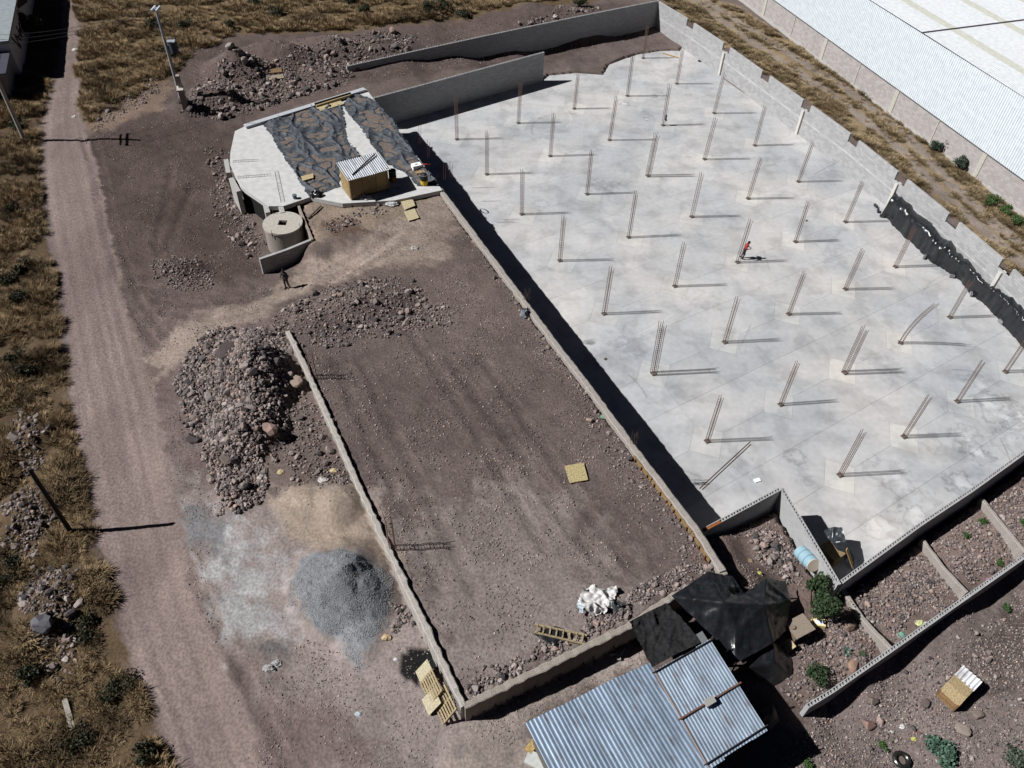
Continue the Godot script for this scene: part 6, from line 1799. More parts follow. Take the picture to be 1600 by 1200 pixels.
func build_plants() -> void:
	rng.seed = 55
	tufts = [tuft(1, 46, 0.32, 0.42), tuft(2, 50, 0.23, 0.52), tuft(3, 36, 0.44, 0.34)]
	var dry := [lin(0.095, 0.067, 0.038), lin(0.19, 0.134, 0.076), lin(0.29, 0.21, 0.12), lin(0.145, 0.098, 0.053)]
	var field_dry := [lin(0.13, 0.093, 0.052), lin(0.24, 0.172, 0.097), lin(0.34, 0.25, 0.148), lin(0.19, 0.132, 0.073)]
	var gold := [lin(0.15, 0.11, 0.06), lin(0.26, 0.195, 0.115), lin(0.36, 0.28, 0.175), lin(0.2, 0.145, 0.08)]
	var heaps := [PackedVector2Array([Vector2(-27.36, -24.85), Vector2(-25.10, -25.49), Vector2(-23.45, -22.01), Vector2(-23.85, -20.66), Vector2(-25.45, -20.78)]), PackedVector2Array([Vector2(-24.33, -20.27), Vector2(-21.47, -20.63), Vector2(-19.81, -16.87), Vector2(-19.67, -14.25), Vector2(-21.32, -15.05), Vector2(-22.51, -17.12)]), PackedVector2Array([Vector2(-29.35, -30.31), Vector2(-27.91, -30.91), Vector2(-25.97, -27.22), Vector2(-25.95, -25.31), Vector2(-27.72, -26.69)])]
	var skip := func(p: Vector2) -> bool:
		for h in heaps:
			if Geometry2D.is_point_in_polygon(p, h): return rng.randf() < 0.93
		return p.x > edge_x(road_l, p.y) - 0.1 + 0.35 * n_b.get_noise_1d(p.y * 30.0)
	grass_area([Vector2(-62.91, -78.27), Vector2(-48.13, -72.58), Vector2(-44.12, -70.33), Vector2(-42.20, -63.46), Vector2(-39.32, -56.42), Vector2(-36.02, -49.71), Vector2(-32.01, -42.31), Vector2(-28.33, -35.05), Vector2(-25.97, -30.43), Vector2(-23.71, -26.41), Vector2(-21.65, -22.77), Vector2(-20.12, -20.23), Vector2(-19.01, -18.53), Vector2(-17.35, -15.85), Vector2(-15.57, -13.61), Vector2(-13.76, -11.03), Vector2(-25.76, -8.66)], 40000, 0.7, 1.25, dry, "dry brown grass along the verge of the dirt road", skip)
	grass_area([Vector2(-53.26, -98.90), Vector2(-42.62, -73.12), Vector2(-38.53, -63.79), Vector2(-37.03, -65.02), Vector2(-35.31, -69.89), Vector2(-33.30, -74.77), Vector2(-33.25, -77.83), Vector2(-29.08, -82.57), Vector2(-23.96, -84.68), Vector2(-18.03, -85.69), Vector2(-12.89, -88.42), Vector2(-4.83, -94.27), Vector2(2.55, -99.02), Vector2(10.54, -104.39), Vector2(15.50, -115.62)], 52000, 0.8, 1.3, field_dry, "dry golden brown grass covering the field behind the rubble")
	grass_area([Vector2(15.79, -109.08), Vector2(25.20, -101.04), Vector2(33.10, -85.57), Vector2(37.60, -72.26), Vector2(41.43, -62.02), Vector2(44.52, -55.04), Vector2(41.21, -47.56), Vector2(39.25, -49.86), Vector2(36.65, -58.81), Vector2(31.60, -71.86), Vector2(25.27, -84.49), Vector2(16.65, -101.26)], 18000, 0.6, 1.1, gold, "golden dry grass between the sunlit wall and the warehouse", func(p: Vector2) -> bool:
		for rt in ruts2:
			if strip_dist(p, rt) < 0.7: return rng.randf() < 0.95
		return false)
	var green := lin(0.04, 0.07, 0.025)
	bush(on(Vector2(15.98, -20.76)), 1.35, 2.2, lin(0.036, 0.06, 0.028), 0.16, 3600, "leafy_tree", "full leafy green bush beside the black plastic tent", "bush")
	bush(on(Vector2(15.44, -17.14)), 0.75, 0.9, lin(0.038, 0.062, 0.03), 0.12, 1100, "leafy_bush", "low leafy green bush near the outer garden wall")
	bush(on(Vector2(20.80, -14.07)), 0.95, 0.55, lin(0.075, 0.13, 0.095), 0.2, 1300, "spreading_shrub", "spreading blue green shrub on the waste ground by the tyre")
	bush(on(Vector2(24.17, -13.89)), 1.0, 0.7, lin(0.07, 0.085, 0.065), 0.16, 1100, "spreading_shrub", "greyish shrub on the waste ground beyond the lean-to")
	bush(on(Vector2(-49.59, -79.30)), 1.9, 3.2, lin(0.05, 0.05, 0.018), 0.22, 2600, "roadside_tree", "small yellowish tree in the shade of the white building", "tree")
	var k := 0
	for q in [[Vector2(38.62, -68.80), 0.9, 1.5, lin(0.05, 0.07, 0.05)], [Vector2(39.57, -65.86), 0.8, 1.4, lin(0.05, 0.07, 0.05)]]:
		bush(Vector3(q[0].x, 0.8, q[0].y), q[1], q[2], q[3], 0.16, 1300, "track_shrub", "dark green shrub standing by the warehouse wall", "bush", true, "shrubs along the warehouse wall")
	for q in [[Vector2(40.77, -60.29), 0.9, 0.8], [Vector2(41.32, -58.90), 0.8, 1.0], [Vector2(41.79, -57.35), 1.0, 0.8], [Vector2(42.00, -55.92), 0.9, 0.9]]:
		bush(Vector3(q[0].x, 0.8, q[0].y), q[1], q[2], lin(0.06, 0.1, 0.035), 0.14, 1000, "track_weed", "bright green weedy bush beside the wheel track", "bush", true, "green bushes beside the wheel track")
	for p in [Vector2(-38.79, -82.91), Vector2(-35.33, -82.91), Vector2(-30.91, -83.27), Vector2(-27.48, -88.26), Vector2(-20.13, -92.03), Vector2(-17.90, -89.25), Vector2(-11.24, -91.27), Vector2(-9.88, -93.37), Vector2(-7.47, -92.26), Vector2(5.99, -98.28), Vector2(-35.11, -76.64), Vector2(-29.98, -89.91)]:
		bush(on(p), rng.randf_range(0.8, 1.5), rng.randf_range(0.7, 1.2), lin(0.04, 0.045, 0.025), 0.16, 900, "field_shrub", "dark scrubby bush in the dry field behind the rubble", "bush", true, "scrub in the dry field")
	for p in [Vector2(-34.38, -43.29), Vector2(-33.42, -40.22), Vector2(-31.15, -34.83), Vector2(-34.99, -42.18), Vector2(-29.91, -33.82), Vector2(-21.61, -15.04), Vector2(-19.80, -17.50), Vector2(-18.38, -12.18), Vector2(-43.43, -62.24), Vector2(-38.53, -50.33), Vector2(-24.88, -20.06), Vector2(-15.14, -11.87), Vector2(-17.28, -14.71)]:
		bush(on(p), rng.randf_range(0.6, 1.1), rng.randf_range(0.5, 0.9), lin(0.03, 0.032, 0.018), 0.14, 700, "verge_shrub", "dark scrubby bush in the dry grass along the road", "bush", true, "scrub along the road verge")
	agave(on(Vector2(17.20, -18.39)), 0.4, lin(0.07, 0.13, 0.1), 16, "small blue green agave in the garden rubble")
	agave(on(Vector2(17.93, -18.32)), 0.28, lin(0.06, 0.1, 0.05), 12, "tiny agave beside a larger one in the garden rubble")
	for q in [[Vector2(26.99, -26.53), "small weed in the far garden plot beside the dividing wall"], [Vector2(25.66, -25.41), "low weed in the middle of the far garden plot"], [Vector2(27.11, -24.04), "leafy weed at the edge of the far garden plot by the outer wall"], [Vector2(29.24, -26.46), "green weed beside the whitish garden wall"], [Vector2(26.79, -21.64), "dry weed below the outer wall on the waste ground"], [Vector2(18.24, -14.26), "pale green weed near the white litter"], [Vector2(14.17, -12.96), "small weed at the corner of the waste ground"]]:
		bush(on(q[0]), 0.32, 0.3, lin(0.05, 0.1, 0.03), 0.1, 220, "weed", q[1], "weed", false)

var ruts2 := [PackedVector2Array([Vector2(17.46, -109.27), Vector2(20.17, -103.25), Vector2(26.83, -89.06), Vector2(31.67, -79.71), Vector2(35.38, -70.02), Vector2(36.72, -62.25), Vector2(38.36, -57.54), Vector2(40.13, -52.01), Vector2(41.21, -47.56)]), PackedVector2Array([Vector2(19.13, -109.47), Vector2(21.62, -103.42), Vector2(27.47, -92.48), Vector2(33.62, -80.88), Vector2(37.13, -70.77), Vector2(38.53, -62.60), Vector2(39.82, -57.83), Vector2(41.09, -54.35), Vector2(42.61, -50.73)])]

# ---------------------------------------------------------------- people: one smooth surface from tapered bones
func add_figure(b: MB, bones: Array, cell: float, k: float) -> void:
	var lo := Vector3.ONE * 1e9
	var hi := Vector3.ONE * -1e9
	for q in bones:
		var r: float = maxf(q[2], q[3]) + cell * 2.0 + k
		for e in 2:
			lo = lo.min(q[e] - Vector3.ONE * r); hi = hi.max(q[e] + Vector3.ONE * r)
	var nx := int((hi.x - lo.x) / cell) + 2
	var ny := int((hi.y - lo.y) / cell) + 2
	var nz := int((hi.z - lo.z) / cell) + 2
	var f := PackedFloat32Array()
	f.resize(nx * ny * nz)
	f.fill(1.0)
	for q in bones:
		var A: Vector3 = q[0]
		var B: Vector3 = q[1]
		var ra: float = q[2]
		var rb: float = q[3]
		var ab := B - A
		var l2 := maxf(ab.length_squared(), 1e-8)
		var pad := maxf(ra, rb) + cell * 2.0 + k
		var a := ((A.min(B) - Vector3.ONE * pad - lo) / cell).floor()
		var z := ((A.max(B) + Vector3.ONE * pad - lo) / cell).ceil()
		for iz in range(maxi(int(a.z), 0), mini(int(z.z) + 1, nz)):
			for iy in range(maxi(int(a.y), 0), mini(int(z.y) + 1, ny)):
				for ix in range(maxi(int(a.x), 0), mini(int(z.x) + 1, nx)):
					var p := lo + Vector3(ix, iy, iz) * cell
					var t := clampf((p - A).dot(ab) / l2, 0.0, 1.0)
					var d := p.distance_to(A + ab * t) - lerpf(ra, rb, t)
					var o := (iz * ny + iy) * nx + ix
					var e := f[o]
					var h := clampf(0.5 + 0.5 * (e - d) / k, 0.0, 1.0)
					f[o] = lerpf(e, d, h) - k * h * (1.0 - h)
	var id := {}
	var first := b.v.size()
	for iz in nz - 1:
		for iy in ny - 1:
			for ix in nx - 1:
				var o := (iz * ny + iy) * nx + ix
				var s := Vector3.ZERO
				var n := 0
				var inside := 0
				for e in 8:
					if f[o + (e & 1) + ((e >> 1) & 1) * nx + (e >> 2) * nx * ny] < 0.0: inside += 1
				if inside == 0 or inside == 8: continue
				for e in [[0, 1], [2, 3], [4, 5], [6, 7], [0, 2], [1, 3], [4, 6], [5, 7], [0, 4], [1, 5], [2, 6], [3, 7]]:
					var c0: int = e[0]
					var c1: int = e[1]
					var v0 := f[o + (c0 & 1) + ((c0 >> 1) & 1) * nx + (c0 >> 2) * nx * ny]
					var v1 := f[o + (c1 & 1) + ((c1 >> 1) & 1) * nx + (c1 >> 2) * nx * ny]
					if (v0 < 0.0) != (v1 < 0.0):
						var t := v0 / (v0 - v1)
						s += Vector3(c0 & 1, (c0 >> 1) & 1, c0 >> 2).lerp(Vector3(c1 & 1, (c1 >> 1) & 1, c1 >> 2), t); n += 1
				var p := lo + (Vector3(ix, iy, iz) + s / n) * cell
				id[o] = b.v.size()
				var g := Vector3(f[o + 1] - f[o], f[o + nx] - f[o], f[o + nx * ny] - f[o])
				b.v.append(p); b.n.append(g.normalized())
				var best := 1e9
				var col := Color(1, 1, 1)
				for q in bones:
					var ab: Vector3 = q[1] - q[0]
					var t := clampf((p - q[0]).dot(ab) / maxf(ab.length_squared(), 1e-8), 0.0, 1.0)
					var d: float = p.distance_to(q[0] + ab * t) - lerpf(q[2], q[3], t)
					if d < best:
						best = d; col = q[4]
				b.c.append(col)
	for o in id:
		var ix: int = o % nx
		var iy: int = (o / nx) % ny
		var iz: int = o / (nx * ny)
		if ix == 0 or iy == 0 or iz == 0: continue
		for ax in 3:
			var st: int = [1, nx, nx * ny][ax]
			var s1: int = [nx, nx * ny, 1][ax]
			var s2: int = [nx * ny, 1, nx][ax]
			if o + st >= f.size() or (f[o] < 0.0) == (f[o + st] < 0.0): continue
			if not (id.has(o - s1) and id.has(o - s2) and id.has(o - s1 - s2)): continue
			var q := [id[o], id[o - s1], id[o - s1 - s2], id[o - s2]]
			if f[o] >= 0.0: q.reverse()
			b.i.append_array(PackedInt32Array([q[0], q[2], q[1], q[0], q[3], q[2]]))

# J: joints in a frame that looks along +z, feet at y 0
func person(at: Vector3, turn: float, J: Dictionary, C: Dictionary, label: String) -> void:
	var o := thing("person", label, "person", at, turn)
	var b := MB.new()
	var bones := [[J.hip + Vector3(-0.08, 0, 0), J.hip + Vector3(0.08, 0, 0), 0.13, 0.13, C.legs], [J.hip, J.waist, 0.13, 0.125, C.legs],
		[J.waist, J.chest, 0.125, 0.15, C.top], [J.chest + Vector3(-0.1, 0.02, 0), J.chest + Vector3(0.1, 0.02, 0), 0.13, 0.13, C.top], [J.chest, J.neck, 0.13, 0.06, C.top], [J.neck, J.head, 0.055, 0.055, C.skin]]
	for s in ["l", "r"]:
		var sg := -1.0 if s == "l" else 1.0
		bones.append([J.chest + Vector3(0.17 * sg, 0.06, 0), J["elbow_" + s], 0.066, 0.05, C.top])
		bones.append([J["elbow_" + s], J["hand_" + s], 0.046, 0.034, C.sleeve])
		bones.append([J.hip + Vector3(0.09 * sg, -0.03, 0), J["knee_" + s], 0.1, 0.066, C.legs])
		bones.append([J["knee_" + s], J["foot_" + s] + Vector3(0, 0.09, 0), 0.064, 0.045, C.legs])
		bones.append([J["foot_" + s] + Vector3(0, 0.06, -0.04), J["foot_" + s] + Vector3(0, 0.045, 0.17), 0.05, 0.04, C.shoe])
	add_figure(b, bones, 0.024, 0.04)
	# head with face, ears and hair
	var hd: Vector3 = J.head
	var F: Vector3 = J.face
	var X := Vector3.UP.cross(F).normalized()
	var U := F.cross(X)
	var hb := [[hd + U * 0.03, hd + U * 0.1, 0.085, 0.088, C.skin], [hd + F * 0.03 - U * 0.02, hd + F * 0.035 + U * 0.02, 0.058, 0.062, C.skin],
		[hd + F * 0.095 + U * 0.055, hd + F * 0.115 + U * 0.02, 0.012, 0.018, C.skin], [hd + F * 0.088 - X * 0.02 - U * 0.012, hd + F * 0.088 + X * 0.02 - U * 0.012, 0.011, 0.011, tone(C.skin, 0.6)],
		[hd + X * 0.088 + U * 0.03, hd + X * 0.09 + U * 0.06, 0.016, 0.018, C.skin], [hd - X * 0.088 + U * 0.03, hd - X * 0.09 + U * 0.06, 0.016, 0.018, C.skin],
		[hd + F * 0.083 + X * 0.034 + U * 0.06, hd + F * 0.083 + X * 0.036 + U * 0.06, 0.011, 0.011, lin(0.01, 0.01, 0.01)], [hd + F * 0.083 - X * 0.034 + U * 0.06, hd + F * 0.083 - X * 0.036 + U * 0.06, 0.011, 0.011, lin(0.01, 0.01, 0.01)],
		[hd - F * 0.025 + U * 0.12, hd - F * 0.03 + U * 0.06, 0.088, 0.085, C.hair], [hd + F * 0.03 + U * 0.145, hd - F * 0.02 + U * 0.15, 0.06, 0.066, C.hair]]
	add_figure(b, hb, 0.012, 0.014)
	for s in ["l", "r"]:
		var sg := -1.0 if s == "l" else 1.0
		var hp: Vector3 = J["hand_" + s]
		var d: Vector3 = (hp - J["elbow_" + s]).normalized()
		var side := d.cross(Vector3(0, 0.2, 1)).normalized()
		var curl := side.cross(d).normalized() * 0.02
		var hn := [[hp - d * 0.01, hp + d * 0.07, 0.026, 0.03, C.skin]]
		for q in 4:
			var r0 := hp + d * 0.085 + side * (q - 1.5) * 0.02
			var le: float = [0.065, 0.078, 0.074, 0.056][q]
			hn.append([r0, r0 + d * le * 0.55 + curl * 0.4, 0.0095, 0.009, C.skin])
			hn.append([r0 + d * le * 0.55 + curl * 0.4, r0 + d * le + curl * 1.6, 0.009, 0.0075, C.skin])
		hn.append([hp + d * 0.02 + side * 0.025 * sg, hp + d * 0.05 + side * 0.055 * sg, 0.011, 0.01, C.skin])
		hn.append([hp + d * 0.05 + side * 0.055 * sg, hp + d * 0.08 + side * 0.062 * sg, 0.01, 0.008, C.skin])
		add_figure(b, hn, 0.006, 0.008)
	part(b, "body", M.skin, o)

func build_people() -> void:
	var skin := lin(0.16, 0.085, 0.055)
	person(on(Vector2(-15.78, -42.40), 0.0), -0.4, {hip = Vector3(0, 0.92, 0), waist = Vector3(0, 1.05, 0.01), chest = Vector3(0, 1.3, 0.02), neck = Vector3(0, 1.46, 0.04), head = Vector3(0, 1.53, 0.06), face = Vector3(0.1, -0.1, 1).normalized(),
		elbow_l = Vector3(-0.3, 1.12, -0.04), hand_l = Vector3(-0.22, 1.02, 0.2), elbow_r = Vector3(0.3, 1.14, 0.0), hand_r = Vector3(0.22, 1.2, 0.26), knee_l = Vector3(-0.1, 0.5, 0.04), foot_l = Vector3(-0.12, 0.0, 0.0), knee_r = Vector3(0.12, 0.5, -0.02), foot_r = Vector3(0.15, 0.0, -0.1)},
		{skin = skin, hair = lin(0.01, 0.009, 0.008), top = lin(0.018, 0.018, 0.02), sleeve = lin(0.018, 0.018, 0.02), legs = lin(0.03, 0.028, 0.024), shoe = lin(0.05, 0.035, 0.02)}, "person in dark clothes standing on the dusty ramp with both hands raised to the waist")
	person(Vector3(17.99, 0.00, -52.12) + Vector3(0, 0.004, 0), 1.35, {hip = Vector3(0, 0.9, 0), waist = Vector3(0, 1.04, 0.02), chest = Vector3(0, 1.29, 0.07), neck = Vector3(0, 1.45, 0.11), head = Vector3(0, 1.52, 0.14), face = Vector3(0, -0.25, 1).normalized(),
		elbow_l = Vector3(-0.28, 1.1, 0.06), hand_l = Vector3(-0.17, 1.12, 0.3), elbow_r = Vector3(0.28, 1.1, 0.06), hand_r = Vector3(0.16, 1.08, 0.3), knee_l = Vector3(-0.1, 0.49, 0.06), foot_l = Vector3(-0.11, 0.0, -0.02), knee_r = Vector3(0.1, 0.49, -0.02), foot_r = Vector3(0.12, 0.0, -0.14)},
		{skin = skin, hair = lin(0.008, 0.007, 0.007), top = lin(0.28, 0.035, 0.035), sleeve = lin(0.28, 0.035, 0.035), legs = lin(0.02, 0.02, 0.026), shoe = lin(0.02, 0.02, 0.02)}, "person in a red top and dark trousers working at a rebar cage on the floor")

# ---------------------------------------------------------------- smaller things
func pallet(at: Vector3, B: Basis, w: float, l: float, c: Color, label: String) -> void:
	var o := thing("wooden_pallet", label, "pallet", at)
	o.basis = B
	for k in 3:
		var b := MB.new(); b.col = tone(c, 0.85)
		b.box(Transform3D(Basis(), Vector3((k - 1) * (w * 0.5 - 0.05), 0.055, 0)), Vector3(0.09, 0.1, l))
		part(b, "stringer", M.wood, o)
	for k in 7:
		var b := MB.new(); b.col = tone(c, rng.randf_range(0.85, 1.15))
		b.box(Transform3D(Basis(), Vector3(0, 0.117, (k - 3) * (l - 0.1) / 6.0)), Vector3(w, 0.022, 0.1))
		part(b, "slat", M.wood, o)

func build_small_things() -> void:
	rng.seed = 202
	var wood := seen(168, 152, 120)
	# cages by the terrace wall
	for q in [[Vector2(-5.65, -21.63), 3.0, "rusty rebar cage standing inside the pale terrace wall near the gravel heap"], [Vector2(-11.94, -33.24), 2.2, "short rusty rebar cage standing inside the terrace wall near the rock pile"]]:
		var ms := cage_meshes(q[1], 0.3, 4, 0.0)
		var o := thing("rebar_cage", q[2], "rebar cage", on(q[0]), 0.4)
		for m in ms.size():
			var c := put(ms[m], "vertical_bar" if m < ms.size() - 1 else "stirrups", o)
			if m == ms.size() - 1: c.set_meta("kind", "stuff")
	# bundles of bars on the retaining wall
	for q in [[Vector3(0.73, 4.15, -40.99), "bristling bundle of thin bars on the retaining wall above the grey bag"], [Vector3(6.99, 4.15, -28.98), "bristling bundle of thin bars where the timber forms begin on the retaining wall"]]:
		var b := MB.new(); b.col = lin(0.06, 0.045, 0.04)
		for k in 14:
			var f := Vector3(rng.randf_range(-0.2, 0.2), 0, rng.randf_range(-0.2, 0.2))
			b.tube(f, f * 1.4 + Vector3(rng.randf_range(-0.1, 0.1), rng.randf_range(0.5, 1.0), rng.randf_range(-0.1, 0.1)), 0.012, 0.012, 4, false)
		one(b, "rebar_bundle", M.paint, q[1], "rebar", q[0])
	var bag := MB.new()
	lump(bag, Vector3(0.34, 0.55, 0.34), seen(120, 126, 134), 31)
	one(bag, "filled_bag", M.cloth, "round grey bag resting beside the retaining wall", "bag", Vector3(0.77, 3.84, -39.73) - Vector3(0.1, 0.05, 0))
	# timber forms along the retaining wall
	var line := []
	for p in WR.slice(8): line.append(p)
	var L := length_of(line)
	for k in 4:
		var s0 := 0.3 + k * (L - 1.0) / 4.0
		var s1 := s0 + (L - 1.0) / 4.0 - 0.08
		var p0 := along(line, s0)
		var p1 := along(line, s1)
		var d := (p1 - p0).normalized()
		var nr := Vector2(-d.y, d.x)
		var off := nr * 0.47
		var o := thing("timber_form", "brown timber form board staked along the retaining wall", "form board", Vector3(p0.x + off.x, 4.0, p0.y + off.y), 0.0, "form boards along the retaining wall")
		var b := MB.new(); b.col = tone(seen(160, 132, 92), rng.randf_range(0.85, 1.1))
		b.bar(Vector3.ZERO, Vector3(p1.x - p0.x, 0.02, p1.y - p0.y), 0.06, 0.24)
		part(b, "board", M.wood, o)
		for e in 3:
			b = MB.new(); b.col = seen(122, 92, 62)
			var p := Vector3((p1.x - p0.x) * (e + 0.5) / 3.0, 0, (p1.y - p0.y) * (e + 0.5) / 3.0)
			var side := Vector3(nr.x, 0, nr.y) * 0.09
			b.bar(p + side + Vector3(0, -0.5, 0), p + side + Vector3(0, 0.16, 0), 0.06, 0.06, Vector3(nr.x, 0, nr.y))
			part(b, "stake", M.wood, o)
	var cap := MB.new(); cap.col = seen(150, 96, 60)
	cap.bar(Vector3(10.47, 3.14, -24.00), Vector3(11.48, 3.14, -24.62), 0.18, 0.06)
	one(cap, "timber_plank", M.wood, "reddish plank lying on top of the shaded yard wall", "plank")
	# pallets and panels leaning at the terrace corner
	var up := Vector3.UP
	var wd: Vector2 = (LEFT[0] - LEFT[1]).normalized()
	var along_w := Vector3(wd.x, 0, wd.y)
	var out_w := Vector3(-wd.y, 0, wd.x)
	if out_w.x > 0: out_w = -out_w
	for q in [[0.75, 0.55, 1.25, 1.2, "light wooden pallet leaning on edge at the terrace corner"], [1.7, 0.75, 1.15, 1.1, "brown wooden pallet leaning beside another at the terrace corner"]]:
		var p: Vector3 = Vector3(LEFT[0].x, 0, LEFT[0].y) - along_w * q[0] + out_w * q[1]
		p.y = gy(p.x, p.z) + 0.55
		var ny: Vector3 = (out_w * 0.8 + up * 0.55).normalized()
		var nx := along_w
		pallet(p, Basis(nx, ny, nx.cross(ny)), q[2], q[3], wood, q[4])
	for q in [[2.5, 0.8, "pale panel leaning against the terrace wall beside the ash patch"], [1.2, 1.05, "plain plywood panel leaning in front of the pallets"]]:
		var p: Vector3 = Vector3(LEFT[0].x, 0, LEFT[0].y) - along_w * q[0] + out_w * q[1]
		p.y = gy(p.x, p.z) + 0.4
		var b := MB.new(); b.col = seen(190, 180, 154)
		var ny: Vector3 = (out_w * 0.75 + up * 0.65).normalized()
		b.box(Transform3D(Basis(along_w, ny, along_w.cross(ny)), Vector3.ZERO), Vector3(0.8, 0.03, 0.95))
		one(b, "plywood_sheet", M.wood, q[2], "panel", p)
	var soot := MB.new(); soot.col = lin(0.02, 0.012, 0.01)
	soot.bar(Vector3.ZERO, Vector3(0.5, 0.02, -0.25), 0.09, 0.09)
	one(soot, "charred_timber", M.wood, "short charred stick before the leaning panels", "stick", on(Vector2(-3.47, -15.09), 0.04))
	# pallets on the far rubble
	pallet(on(Vector2(-24.30, -74.75), 0.05), Basis(up, 0.3), 1.3, 0.9, seen(150, 124, 92), "weathered pallet lying flat among the far rubble heaps")
	pallet(on(Vector2(-23.87, -73.44), 0.05), Basis(up, 0.4), 1.4, 0.8, seen(176, 162, 140), "greyish pallet lying below another among the far rubble heaps")
	# ladder and black plastic on the terrace
	var la := Vector3(1.58, 3.98, -17.79)
	var lb := Vector3(4.00, 3.98, -17.36)
	var lc := Vector3(1.52, 3.98, -17.40)
	var ld := Vector3(3.92, 3.98, -16.92)
	var o := thing("wooden_ladder", "yellowish wooden ladder lying on the dirt terrace", "ladder", la)
	var b := MB.new(); b.col = wood
	b.bar(Vector3.ZERO, lb - la, 0.09, 0.09); part(b, "rail", M.wood, o)
	b = MB.new(); b.col = tone(wood, 0.9)
	b.bar(lc - la, ld - la, 0.09, 0.09); part(b, "rail", M.wood, o)
	for k in 8:
		var f := (k + 0.4) / 8.0
		b = MB.new(); b.col = tone(wood, rng.randf_range(0.8, 1.05))
		b.bar(la.lerp(lb, f) - la + Vector3(0, 0.06, 0), lc.lerp(ld, f) - la + Vector3(0, 0.06, 0), 0.07, 0.03)
		part(b, "rung", M.wood, o)
	var pl := canopy([Vector3(1.50, 3.92, -17.37), Vector3(2.54, 3.95, -17.78), Vector3(3.05, 3.93, -17.59), Vector3(2.78, 3.93, -17.01), Vector3(2.65, 3.92, -16.70), Vector3(2.15, 3.97, -16.90)], [[0, 1, 5], [1, 2, 5], [2, 3, 5], [3, 4, 5], [4, 0, 5]], 8, -0.05, lin(0.02, 0.022, 0.026), M.plastic)
	tag(put(pl, "plastic_scrap", self), "crumpled black plastic lying under the wooden ladder", "plastic sheet")
	# white sheet
	var ws := PackedVector2Array([Vector2(3.62, -18.92), Vector2(3.79, -19.61), Vector2(4.33, -19.88), Vector2(4.95, -19.77), Vector2(5.18, -20.02), Vector2(5.55, -19.94), Vector2(5.55, -19.46), Vector2(5.13, -19.03), Vector2(4.98, -18.55), Vector2(4.43, -18.40), Vector2(3.98, -18.57)])
	var wf := func(p: Vector2) -> float: return gy(p.x, p.y) + 0.06 + 0.3 * ridge(p.x + 9.0, p.y, 9.0) + 0.22 * absf(n_r.get_noise_2d(p.x * 14.0, p.y * 14.0))
	tag(put(sheet(ws, 0.06, wf, func(_p: Vector2) -> Color: return seen(218, 216, 214), M.cloth), "white_sheet", self), "crumpled white plastic sheet thrown on the dirt terrace", "plastic sheet")
	var gs := PackedVector2Array([Vector2(5.14, -19.16), Vector2(5.63, -19.26), Vector2(5.86, -18.93), Vector2(5.54, -18.65), Vector2(5.11, -18.69)])
	tag(put(sheet(gs, 0.06, wf, func(_p: Vector2) -> Color: return lin(0.06, 0.065, 0.07), M.plastic), "grey_sheet", self), "scrap of grey plastic beside the crumpled white sheet", "plastic sheet")
	var bs := PackedVector2Array([Vector2(3.53, -19.02), Vector2(3.84, -19.10), Vector2(3.94, -18.37), Vector2(3.70, -18.29)])
	tag(put(sheet(bs, 0.06, wf, func(_p: Vector2) -> Color: return seen(190, 206, 214), M.cloth), "blue_sheet", self), "pale blue plastic scrap at the end of the crumpled white sheet", "plastic sheet")
	# fallen beam in the grass
	b = MB.new(); b.col = seen(176, 170, 160)
	var f0 := on(Vector2(-19.62, -14.07), 0.15)
	b.bar(Vector3.ZERO, on(Vector2(-18.71, -12.77), 0.15) - f0, 0.22, 0.2)
	one(b, "concrete_beam", M.concrete, "pale fallen concrete beam lying in the roadside grass", "beam", f0)
	# on the floor
	b = MB.new(); b.col = lin(0.14, 0.09, 0.06)
	b.tube(Vector3(11.55, 0.03, -29.09), Vector3(15.27, 0.03, -32.95), 0.022, 0.022, 5)
	one(b, "steel_rod", M.paint, "long rusty rod lying on the concrete floor", "rod", Vector3.ZERO, "rods lying on the concrete floor")
	b = MB.new(); b.col = lin(0.14, 0.09, 0.06)
	b.tube(Vector3(11.70, 0.03, -29.01), Vector3(15.28, 0.03, -32.74), 0.022, 0.022, 5)
	one(b, "steel_rod", M.paint, "long rusty rod lying on the concrete floor", "rod", Vector3.ZERO, "rods lying on the concrete floor")
	b = MB.new(); b.col = lin(0.16, 0.09, 0.06)
	b.path([Vector3(21.22, 0.05, -83.88), Vector3(22.80, 0.05, -80.96), Vector3(24.30, 0.05, -78.17)], 0.035, 6)
	one(b, "rusty_pipe", M.paint, "rusty pipe lying along the foot of the sunlit wall", "pipe")
	b = MB.new(); b.col = seen(200, 160, 100)
	b.bar(Vector3(15.29, 0.06, -89.41), Vector3(16.91, 0.06, -88.43), 0.15, 0.05)
	one(b, "timber_plank", M.wood, "orange brown plank on the broken edge of the concrete floor", "plank")
	b = MB.new(); b.col = seen(235, 235, 235)
	b.box(Transform3D(Basis(up, 0.4), Vector3(0, 0.04, 0)), Vector3(0.4, 0.06, 0.25))
	one(b, "white_block", M.paint, "small white block alone on the concrete floor", "block", Vector3(15.17, 0.00, -29.89))
	for q in [[Vector3(24.38, 0.01, -57.80), 0.0], [Vector3(6.41, 0.01, -39.89), 0.0]]:
		b = MB.new(); b.col = lin(0.15, 0.1, 0.07)
		b.box(Transform3D(Basis(up, 1.0), Vector3(0, 0.03, 0)), Vector3(0.2, 0.05, 0.12))
		one(b, "wood_offcut", M.wood, "tiny wood offcut lying on the concrete floor", "offcut", q[0], "offcuts on the concrete floor")
